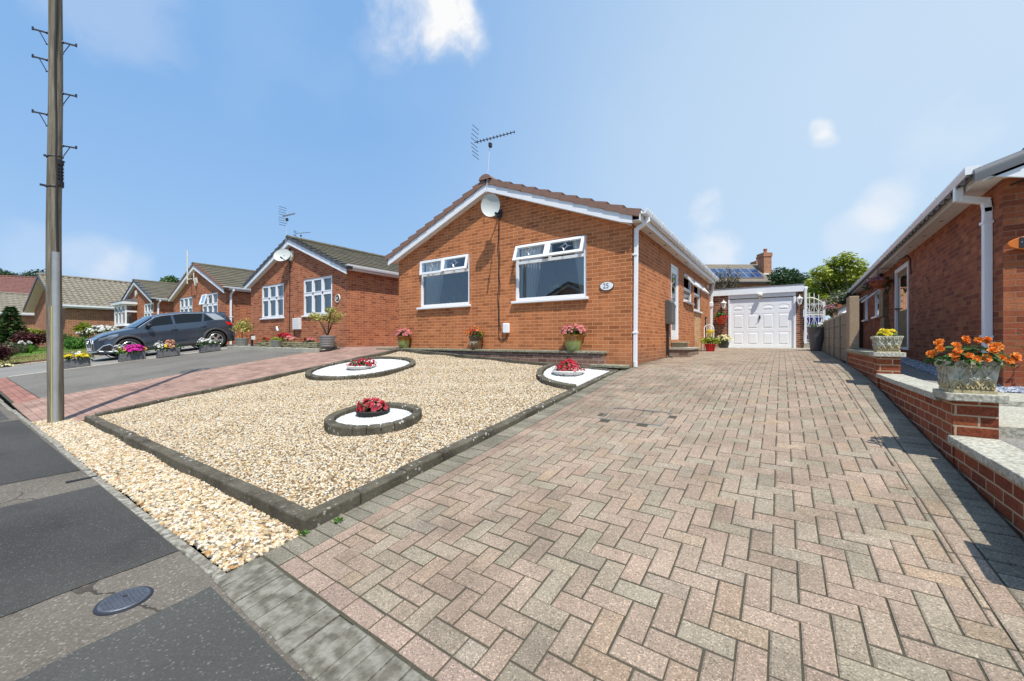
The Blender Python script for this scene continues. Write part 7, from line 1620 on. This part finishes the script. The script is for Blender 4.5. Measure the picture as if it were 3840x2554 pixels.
for a in (AX, -AX):
    for s in (1,-1): m.lathe([(AR+.0,0),(AR+.0,.3)], (a, s*.87 if s < 0 else .57, WZ), 20, Matrix.Rotation(R(-90),4,'X')); m.box(a-.42,a+.42,s*.50-.01,s*.50+.01,.25,.78)
m.build('wheel_housing', M['rubber'], car, local=True)
m = MB()
for s in (1, -1):
    for x in (.93, -.06, -.98): m.tube([(x if x > 0 else x - .0, s*(yside(x, z)+.001), z) for z in [lerp(.40, interp(SH, x)-.03, k/8) for k in range(9)]], .0045, 4)
    m.tube([(x, s*(yside(x, .47)+.002), .47) for x in [lerp(-.98,.86,k/8) for k in range(9)]], .005, 4)
m.build('door_gap', M['rubber'], car, local=True)
for x, z in ((-.02,.885),(-.93,.905)):
    m = MB()
    for s in (1, -1): m.bar((x-.10,s*(yside(x,z)+.02),z), (x+.09,s*(yside(x,z)+.02),z-.003), .018, .026); m.bar((x-.09,s*(yside(x,z)),z), (x-.09,s*(yside(x,z)+.02),z), .018, .02)
    m.build('door_handle', M['car_paint'], car, bevel=.006, local=True)
m = MB()
for s in (1, -1): 
    rows = []
    for k in range(7):
        f = k/6; rr_ = .085*math.sin(math.pi*lerp(.12,.88,f)); yy = s*lerp(.86, 1.03, f); rows.append([(.72 + rr_*1.15*math.cos(a) - .03*abs(f-.3), yy, 1.09 + rr_*.92*math.sin(a)) for a in [2*math.pi*j/12 for j in range(13)]])
    m.grid(rows); m.face(rows[-1][:-1]); m.face(rows[0][:-1]); m.bar((.76,s*.80,1.03), (.74,s*.90,1.06), .05, .03)
m.build('wing_mirror', M['black'], car, smooth=60, local=True)
hl = NT('headlamp_glass'); hl.base((0.30,0.34,0.38)); hl.set(Roughness=.08, Metallic=.6, Coat_Weight=1)
side_patch('headlight', [(2.02,.68),(1.99,.77),(1.72,.865),(1.52,.885),(1.56,.79),(1.75,.70)], hl.m, .008)
side_patch('headlight_reflector', [(1.66,.80),(1.54,.865),(1.62,.86),(1.70,.83)], M['alu'], .012)
side_patch('tail_light', [(-1.72,1.04),(-1.80,.86),(-2.03,.84),(-1.96,.97)], M['red_lens'], .010)
# front: grille, plate, intakes
def front(y, z, o_=.0): return (2.11 + .035*(1-abs(y)/.54) + o_ + (0 if abs(y) < .54 else -(abs(y)-.54)*.72), y, z)
m = MB(); m.face([front(-.37,.60,.010),front(-.30,.38,.010),front(0,.38,.012),front(.30,.38,.010),front(.37,.60,.010),front(.30,.74,.004),front(0,.745,.008),front(-.30,.74,.004)]); gr = m.build('grille', M['black'], car, local=True)
m = MB()
for k in range(6): z = .43+k*.055; m.bar(front(-.33,z,.018), front(0,z,.022), .012, .014); m.bar(front(0,z,.022), front(.33,z,.018), .012, .014)
m.build('grille_bar', M['clad'], gr, local=True)
m = MB(); ps = [front(-.39,.60,.016),front(-.31,.36,.016),front(.31,.36,.016),front(.39,.60,.016),front(.31,.755,.010),front(-.31,.755,.010)]
m.tube(ps + ps[:1], .014, 6); m.build('grille_surround', M['silver'], gr, local=True)
m = MB()
for k in range(4):
    y = -.105+k*.07; m.tube([front(y+.045*math.cos(a), .655+.045*math.sin(a), .03) for a in [2*math.pi*j/14 for j in range(15)]], .006, 5)
m.build('badge', M['alu'], gr, local=True)
m = MB(); m.hexa([front(-.26,.36,.028),front(.26,.36,.028),front(.26,.36,.04),front(-.26,.36,.04),front(-.26,.475,.028),front(.26,.475,.028),front(.26,.475,.04),front(-.26,.475,.04)]); m.build('licence_plate', M['upvc_grey'], car, local=True)
side_patch('air_intake', [(1.99,.36),(1.74,.30),(1.74,.47),(1.80,.53),(1.92,.50)], M['black'], .006)
for nm, pts_, mt, r_ in (('intake_trim', [(2.02,.335),(1.72,.285),(1.71,.47),(1.78,.545),(1.93,.51),(2.06,.36)], M['silver'], .022),):
    m = MB()
    for s in (1, -1): m.tube([(x, s*(yside(x, z)+.008), z) for x, z in pts_ + pts_[:1]], r_, 6)
    m.build(nm, mt, car, smooth=True, local=True)
m = MB()
for s in (1,-1): m.tube([(2.07,s*.60,.325),(2.13,s*.42,.315),(2.15,0,.31)], .022, 6)
m.build('bumper_trim', M['silver'], car, local=True)
m = MB(); m.tube([(-.62,.1,1.515),(-.66,.1,1.55)], .012, 6); m.build('roof_fin', M['black'], car, local=True)
# wheels
def wheel(x, y, s):
    RX90 = Matrix.Rotation(R(-90*s), 4, 'X'); c = (x, y, WZ)
    m = MB(); m.lathe([(.225,-.02),(.235,.10),(.25,.108),(.30,.112),(.325,.105),(.342,.085),(.345,.05),(.345,-.06),(.33,-.1),(.225,-.1)], c, 36, RX90); w_ = m.build('wheel', M['rubber'], car, smooth=40, local=True)
    m = MB(); m.lathe([(.232,.098),(.226,.10),(.222,.085),(.215,.02),(.05,.0),(0,.0)], c, 36, RX90); m.build('rim_barrel', M['dark_metal'], w_, smooth=40, local=True)
    m = MB(); m.lathe([(.236,.100),(.228,.106),(.216,.098),(.214,.08)], c, 36, RX90); m.lathe([(0,.085),(.05,.085),(.06,.07),(.06,.03)], c, 20, RX90)
    for k in range(5):
        a = 2*math.pi*k/5 + .3
        for d_ in (-.13, .13):
            e0 = Vector((math.cos(a+d_*1.2)*.05, math.sin(a+d_*1.2)*.05, .078)); e1 = Vector((math.cos(a+d_*1.25)*.218, math.sin(a+d_*1.25)*.218, .090)); u = (e1-e0).normalized(); v_ = Vector((-u.y, u.x, 0)); q = [e0 - v_*.014, e1 - v_*.024, e1 + v_*.024, e0 + v_*.014]
            T = [RX90 @ p for p in q]; Bt = [RX90 @ (p - Vector((0,0,.03))) for p in q]; m.hexa([Vector(c) + p for p in Bt] + [Vector(c) + p for p in T])
    m.build('rim', M['alu'], w_, smooth=30, local=True)
for x in (AX, -AX): wheel(x, .77, 1); wheel(x, -.77, -1)

# ------------------------------------------------------------------ planting to the left
r = random.Random(77)
def conifer(label, base, hgt, rad, seed):
    r = random.Random(seed); t = thing('conifer', label, 'tree', base); b = Vector(base); mb = MB(); mb.tube([b - Vector((0,0,.1)), b + Vector((0,0,hgt*.95))], [.06,.01], 6); mb.build('trunk', M['bark'], t); m = MB()
    for k in range(34):
        f = k/33; z = hgt*lerp(.02, .98, f); rr_ = rad*(1-f)**.85*r.uniform(.85,1.1) + .03; nb = max(6, int(22*(1-f)))
        for j in range(nb):
            a = 2*math.pi*(j+r.random())/nb; d = Vector((math.cos(a), math.sin(a), 0)); tone = r.uniform(.15,.85)
            for q in range(7):
                g_ = (q+1)/7; p_ = b + Vector((0,0,z)) + d*rr_*g_ + Vector((0,0,-.10*g_*g_ + .05*g_)); kk = clamp(tone + r.uniform(-.15,.15) + (g_-.6)*.3); leaf_quad(m, p_, Vector((0,0,1)) + rvec(r)*.5, d + rvec(r)*.7, .24, .15, (kk,)*3)
    m.build('crown', M['leaf_fir'], t); return t
conifer('broad dark green conifer in front of the left-edge bungalow', spot(40,1308,23.5), 2.50, .92, 3)
def shrub(name, label, px, py, t_, sx, sz, mat, n_, ls, seed, sy=None, flat=.5, blobs=7, blooms=(), cat='shrub', up=0.0):
    r = random.Random(seed); b = spot(px, py, t_); t = thing(name, label, cat, b); m = MB(); bl = []
    for k in range(blobs): a = r.uniform(0, 6.28); q = r.uniform(.2,.62); bl.append((b + Vector((sx*q*math.cos(a), (sy or sx)*q*math.sin(a), sz*(r.uniform(.32,.68)+up))), (sx*.5, (sy or sx)*.5, sz*.34)))
    bl.append((b + Vector((0,0,sz*.45)), (sx*.75, (sy or sx)*.75, sz*.42))); cloud(m, bl, n_, ls, r, flat, .3, .22); m.build('foliage', M[mat], t); mb = MB()
    for c, _ in bl: mb.tube([b, b.lerp(c, .6), c], [.025,.015,.006], 5)
    mb.build('stems', M['bark'], t)
    for mt, n2, rad in blooms: m = MB(); flowers(m, (b + Vector((0,0,sz*.5)), (sx*.98, (sy or sx)*.98, sz*.55)), n2, rad, r); m.build('blossom', M[mt], t)
    return t
shrub('maple_shrub', 'purple-red maple shrub on the lawn left of the telegraph pole', 118, 1296, 22.5, .92, .92, 'leaf_maple', 1900, .13, 1, flat=1.6, blobs=9)
shrub('maple_shrub', 'dark purple shrub cut off by the left edge of the picture', -14, 1362, 14.5, .56, .82, 'leaf_maple', 1500, .10, 2, flat=1.2)
shrub('round_shrub', 'bright green rounded shrub on the lawn right of the telegraph pole', 290, 1312, 21.5, .64, .82, 'leaf_bright', 2200, .085, 3)
shrub('round_shrub', 'taller green shrub half hidden behind the telegraph pole', 250, 1306, 22.8, .55, .95, 'leaf_green', 1300, .09, 4)
shrub('grey_shrub', 'grey-green leafy plant between the dark purple shrub and the conifer', 42, 1336, 17.0, .46, .62, 'leaf_grey', 800, .09, 5)
shrub('grey_shrub', 'low yellow-green plant beside the white lilies', 66, 1322, 18.6, .38, .28, 'leaf_lime', 420, .07, 6)
shrub('grey_shrub', 'lime-leaved shrub behind the purple-red maple', 112, 1262, 26, .75, .55, 'leaf_lime', 700, .12, 8, up=.15)
shrub('white_flowering_shrub', 'dark shrub topped with white flowers in front of the long brick wall', 383, 1262, 24.0, .78, .62, 'leaf_green', 900, .10, 7, blooms=(('p_white',120,.075),))
shrub('white_flowering_shrub', 'small white-flowered shrub under the yucca', 322, 1268, 24.4, .42, .50, 'leaf_grey', 500, .09, 9, blooms=(('p_white',24,.06),))
shrub('green_shrub', 'dull green shrub left of the conifer at the left edge', -25, 1300, 24.5, .9, 1.6, 'leaf_bright', 1300, .13, 10)
shrub('green_shrub', 'low green shrub behind the bonnet of the parked car', 465, 1252, 25.5, .8, .45, 'leaf_grey', 600, .1, 12)
b = spot(316,1262,23.5); t = thing('yucca', 'spiky green yucca on a short trunk left of the parked car', 'plant', b); mb = MB(); mb.tube([b - Vector((0,0,.2)), b + Vector((0,0,.42))], [.07,.05], 8); mb.build('trunk', M['bark'], t); m = MB()
for k in range(120):
    a = r.uniform(0, 6.28); el = r.uniform(-.35, 1.4); d = Vector((math.cos(a)*math.cos(el), math.sin(a)*math.cos(el), math.sin(el))); o_ = b + Vector((0,0,.45)); side = d.cross(Vector((0,0,1))).normalized()*.022; L = r.uniform(.42,.60); kk = r.random(); m.face([o_ - side, o_ + side, o_ + d*L*.6 + side + Vector((0,0,.02)), o_ + d*L + Vector((0,0,-.06)), o_ + d*L*.6 - side + Vector((0,0,.02))], (kk,)*3)
m.build('foliage', M['leaf_lime'], t)
b = spot(93,1324,18.0); t = thing('lilies', 'clump of white lilies with long green leaves on the dry lawn', 'plant', b); m, w_ = MB(), MB()
for k in range(90):
    a = r.uniform(0, 6.28); q = b + Vector((math.cos(a)*.18*r.random(), math.sin(a)*.18*r.random(), 0)); d = Vector((math.cos(a)*r.uniform(.15,.6), math.sin(a)*r.uniform(.15,.6), 1)).normalized(); side = d.cross(Vector((math.sin(a), -math.cos(a), .2))).normalized()*.025; L = r.uniform(.28,.46); kk = r.random(); m.face([q - side, q + side, q + d*L*.6 + side, q + d*L, q + d*L*.6 - side], (kk,)*3)
for k in range(8): a = r.uniform(0,6.28); q = b + Vector((math.cos(a)*.15, math.sin(a)*.15, r.uniform(.40,.50))); [bloom(w_, q, rvec(r) + Vector((0,0,.8)), .06, r, 5, .9) for _ in range(2)]
m.build('foliage', M['leaf_bright'], t); w_.build('blossom', M['p_white'], t)
shrub('low_plant', 'tuft of white pebbly ground-cover flowers by the lawn corner', 18, 1378, 14.2, .30, .12, 'leaf_grey', 160, .06, 14, blooms=(('p_cream',26,.035),))

# ------------------------------------------------------------------ trees on the skyline
def sky_tree(name, label, base, blobs_px, depth, n_, size, mat, trunk_r, seed, dj=1.2, **kw):
    r = random.Random(seed); bl = []
    for px, py, rad in blobs_px: bl.append((spot(px, py, depth + r.uniform(-dj, dj)), (rad, rad, rad*.8)))
    return tree(name, label, base, bl[0][0].z - base[2] if False else max(c.z for c, _ in bl) - base[2], bl, n_, size, M[mat], trunk_r, seed=seed, **kw)
b = spot(3140,1277,26); b.z = -.3
sky_tree('broadleaf_tree', 'sunlit yellow-green tree behind the garage and the iron gate', b, [(3165,975,.62),(3125,990,.55),(3205,1000,.66),(3240,1025,.55),(3075,1025,.62),(3120,1040,.8),(3175,1040,.85),(3225,1065,.7),(3050,1060,.5),(3090,1085,.75),(3150,1100,.85),(3205,1105,.7),(3035,1100,.55),(3085,1135,.65),(3150,1145,.6),(3245,1085,.5),(3055,1125,.6),(3110,1165,.5),(3010,1120,.5),(3190,1160,.5),(3060,1160,.5),(3120,1130,.6),(3220,1135,.6),(3035,1140,.5)], 26, 13000, .20, 'leaf_lime', .16, 51, flat=1.2, tone=.30, shell=.3)
b = spot(2970,1277,36); b.z = -.2
sky_tree('dark_tree', 'dark green tree between the solar-panelled house and the yellow-green tree', b, [(2925,1030,.9),(2955,1040,1.0),(2985,1055,1.1),(3015,1075,1.0),(2945,1068,1.1),(2985,1085,1.1),(3040,1095,.9),(2910,1045,.7)], 36, 4200, .26, 'leaf_dark', .2, 52, tone=.25)
b = spot(2715,1277,19); b.z = -.2
t = sky_tree('creeper_tree', 'thin olive twiggy tree showing above the left end of the garage roof', b, [(2700,1030,.28),(2735,1020,.30),(2760,1040,.28),(2720,1055,.40),(2755,1062,.36),(2690,1060,.30),(2735,1085,.50),(2700,1085,.40),(2770,1090,.36),(2725,1000,.16)], 19, 900, .09, 'leaf_dry', .07, 53, dj=.3, shell=.1)
m = MB(); r = random.Random(9)
for k in range(110):
    a = spot(r.uniform(2690,2760), r.uniform(1080,1110), 19 + r.uniform(-.3,.3)); e = spot(r.uniform(2665,2790), r.uniform(1000,1085), 19 + r.uniform(-.4,.4)); m.tube([a, a.lerp(e, .5) + rvec(r)*.06, e], [.012,.007,.003], 4)
m.build('twigs', M['leaf_dry'], t)
b = spot(2625,1277,24); b.z = -.2
sky_tree('slim_tree', 'tip of a slim dark tree just above the gutter of the number 25 bungalow', b, [(2623,985,.12),(2626,1000,.16),(2632,1020,.2)], 24, 160, .10, 'leaf_dark', .05, 54, dj=.1)
b = spot(140,1277,62); b.z = -.4
sky_tree('dark_tree', 'tall dark green tree between the dull red roof and the telegraph pole', b, [(105,1045,1.3),(125,1040,1.2),(150,1035,1.3),(168,1028,1.0),(115,1065,1.5),(145,1065,1.6),(172,1060,1.4),(110,1090,1.4),(150,1095,1.6),(130,1110,1.4)], 62, 3600, .36, 'leaf_dark', .35, 55)
b = spot(15,1277,75); b.z = -.4
sky_tree('dark_tree', 'dark tree top above the dull red roof at the left edge', b, [(8,1030,1.2),(30,1034,1.1),(48,1038,.8),(-15,1026,1.4),(15,1050,1.4)], 75, 1500, .4, 'leaf_dark', .35, 56)
b = spot(640,1277,55); b.z = -.4
sky_tree('skyline_tree', 'small green tree top behind the ridge of the bungalow with the bay', b, [(622,1052,.6),(640,1048,.65),(655,1052,.6),(630,1062,.8),(650,1064,.8)], 55, 900, .3, 'leaf_green', .2, 57)
shrub('mauve_shrub', 'small shrub with mauve flowers above the concrete fence', 3138, 1180, 12.0, .34, .30, 'leaf_grey', 420, .07, 61, blooms=(('p_mauve',40,.035),))
shrub('green_shrub', 'spiky grey-green shrub above the trellis by the right-hand eaves', 3150, 1162, 17.5, .9, .95, 'leaf_grey', 900, .12, 62)
shrub('green_shrub', 'dark climbing shrub behind the white iron gate', 3066, 1205, 15.2, .5, .95, 'leaf_grey', 900, .08, 63, blooms=(('p_mauve',26,.03),))

# ------------------------------------------------------------------ sky, sun, exposure
SUN = Vector((.40,-.335,1.0)).normalized()
W = bpy.data.worlds.new('World'); S.world = W; W.use_nodes = True; nt = W.node_tree; nt.nodes.clear()
N = nt.nodes.new; L = nt.links.new
out = N('ShaderNodeOutputWorld'); bg = N('ShaderNodeBackground'); sky = N('ShaderNodeTexSky'); sky.sky_type = 'NISHITA'; sky.sun_disc = False
sky.sun_elevation = math.asin(SUN.z); sky.sun_rotation = math.atan2(SUN.x, SUN.y); sky.altitude = 60; sky.air_density = SKY_AIR; sky.dust_density = SKY_DUST; sky.ozone_density = SKY_OZ
tc = N('ShaderNodeTexCoord')
def mth(op, a, b=None, clampit=False):
    nd = N('ShaderNodeMath'); nd.operation = op; nd.use_clamp = clampit
    for i, v in enumerate((a, b)):
        if v is None: continue
        if isinstance(v, (int, float)): nd.inputs[i].default_value = v
        else: L(v, nd.inputs[i])
    return nd.outputs[0]
def vdot(d):
    nd = N('ShaderNodeVectorMath'); nd.operation = 'DOT_PRODUCT'; nrm = N('ShaderNodeVectorMath'); nrm.operation = 'NORMALIZE'; L(tc.outputs['Generated'], nrm.inputs[0]); L(nrm.outputs[0], nd.inputs[0]); nd.inputs[1].default_value = d; return nd.outputs['Value']
def mrange(v, a, b, c=0.0, d=1.0, smooth=True):
    nd = N('ShaderNodeMapRange'); nd.interpolation_type = 'SMOOTHSTEP' if smooth else 'LINEAR'
    for i, x in enumerate((a, b, c, d)): nd.inputs[i+1].default_value = x
    L(v, nd.inputs[0]); return nd.outputs[0]
wp = N('ShaderNodeTexNoise'); wp.inputs['Scale'].default_value = 5.0; wp.inputs['Detail'].default_value = 4; L(tc.outputs['Generated'], wp.inputs['Vector'])
wv = N('ShaderNodeVectorMath'); wv.operation = 'MULTIPLY_ADD'; L(wp.outputs['Color'], wv.inputs[0]); wv.inputs[1].default_value = (.16,.16,.10); L(tc.outputs['Generated'], wv.inputs[2])
nz = N('ShaderNodeTexNoise'); nz.inputs['Scale'].default_value = 6.5; nz.inputs['Detail'].default_value = 9; nz.inputs['Roughness'].default_value = .62; L(wv.outputs[0], nz.inputs['Vector'])
def wdot(d):
    nrm = N('ShaderNodeVectorMath'); nrm.operation = 'NORMALIZE'; w2 = N('ShaderNodeVectorMath'); w2.operation = 'MULTIPLY_ADD'; sb = N('ShaderNodeVectorMath'); sb.operation = 'SUBTRACT'; L(wp.outputs['Color'], sb.inputs[0]); sb.inputs[1].default_value = (.5,.5,.5)
    L(sb.outputs[0], w2.inputs[0]); w2.inputs[1].default_value = (.10,.10,.10); L(tc.outputs['Generated'], w2.inputs[2]); L(w2.outputs[0], nrm.inputs[0])
    nd = N('ShaderNodeVectorMath'); nd.operation = 'DOT_PRODUCT'; L(nrm.outputs[0], nd.inputs[0]); nd.inputs[1].default_value = d; return nd.outputs['Value']
tot = None
# fair-weather clouds: (photo direction, angular half-size in degrees, how solid, noise threshold)
for (px, py, rad, amt, th) in CLOUDS:
    d = view_dir(px, py).normalized(); fall = mrange(wdot(d), math.cos(R(rad)), math.cos(R(rad*.1))); k = mrange(mth('ADD', nz.outputs[0], mth('MULTIPLY', fall, .30)), th, th+.34); c_ = mth('MULTIPLY', mth('MULTIPLY', fall, k), amt); tot = c_ if tot is None else mth('ADD', tot, c_, True)
# thin milky air towards the right of the close
dR = view_dir(5200, 1100).normalized(); side = mrange(vdot(dR), .05, .97); zen = mrange(vdot(Vector((0,0,1))), .02, .55, 1.0, 0.0)
def mixc(f, a, b):
    m_ = N('ShaderNodeMix'); m_.data_type = 'RGBA'
    for sk, v in ((m_.inputs[0], f), (m_.inputs[6], a), (m_.inputs[7], b)):
        if isinstance(v, tuple): sk.default_value = (*v, 1)
        elif isinstance(v, (int, float)): sk.default_value = v
        else: L(v, sk)
    return m_.outputs[2]
airc = mixc(side, AIR_L, AIR_R); airc = mixc(mth('MULTIPLY', zen, .50), airc, AIR_H)
veil = N('ShaderNodeTexNoise'); veil.inputs['Scale'].default_value = 2.3; veil.inputs['Detail'].default_value = 5; L(tc.outputs['Generated'], veil.inputs['Vector'])
base = mixc(HAZE, sky.outputs[0], airc)
base = mixc(mrange(veil.outputs[0], .5, .8, 0, .16), base, AIR_R)
fin = mixc(tot, base, (CLOUDV, CLOUDV, CLOUDV*1.01))
L(fin, bg.inputs['Color']); bg.inputs['Strength'].default_value = SKY_STR; L(bg.outputs[0], out.inputs[0])
sl = bpy.data.lights.new('sun', 'SUN'); sl.energy = SUN_E; sl.angle = R(.53); sl.color = (1.0,.955,.88); so = bpy.data.objects.new('sun', sl); COL.objects.link(so); so.rotation_euler = SUN.to_track_quat('Z','Y').to_euler(); so.location = (0,0,30)
vs = S.view_settings; vs.view_transform = 'Standard'; vs.look = 'None'; vs.gamma = 1; vs.exposure = EXPO; vs.use_curve_mapping = False
S.cycles.max_bounces = 8; S.cycles.transparent_max_bounces = 12
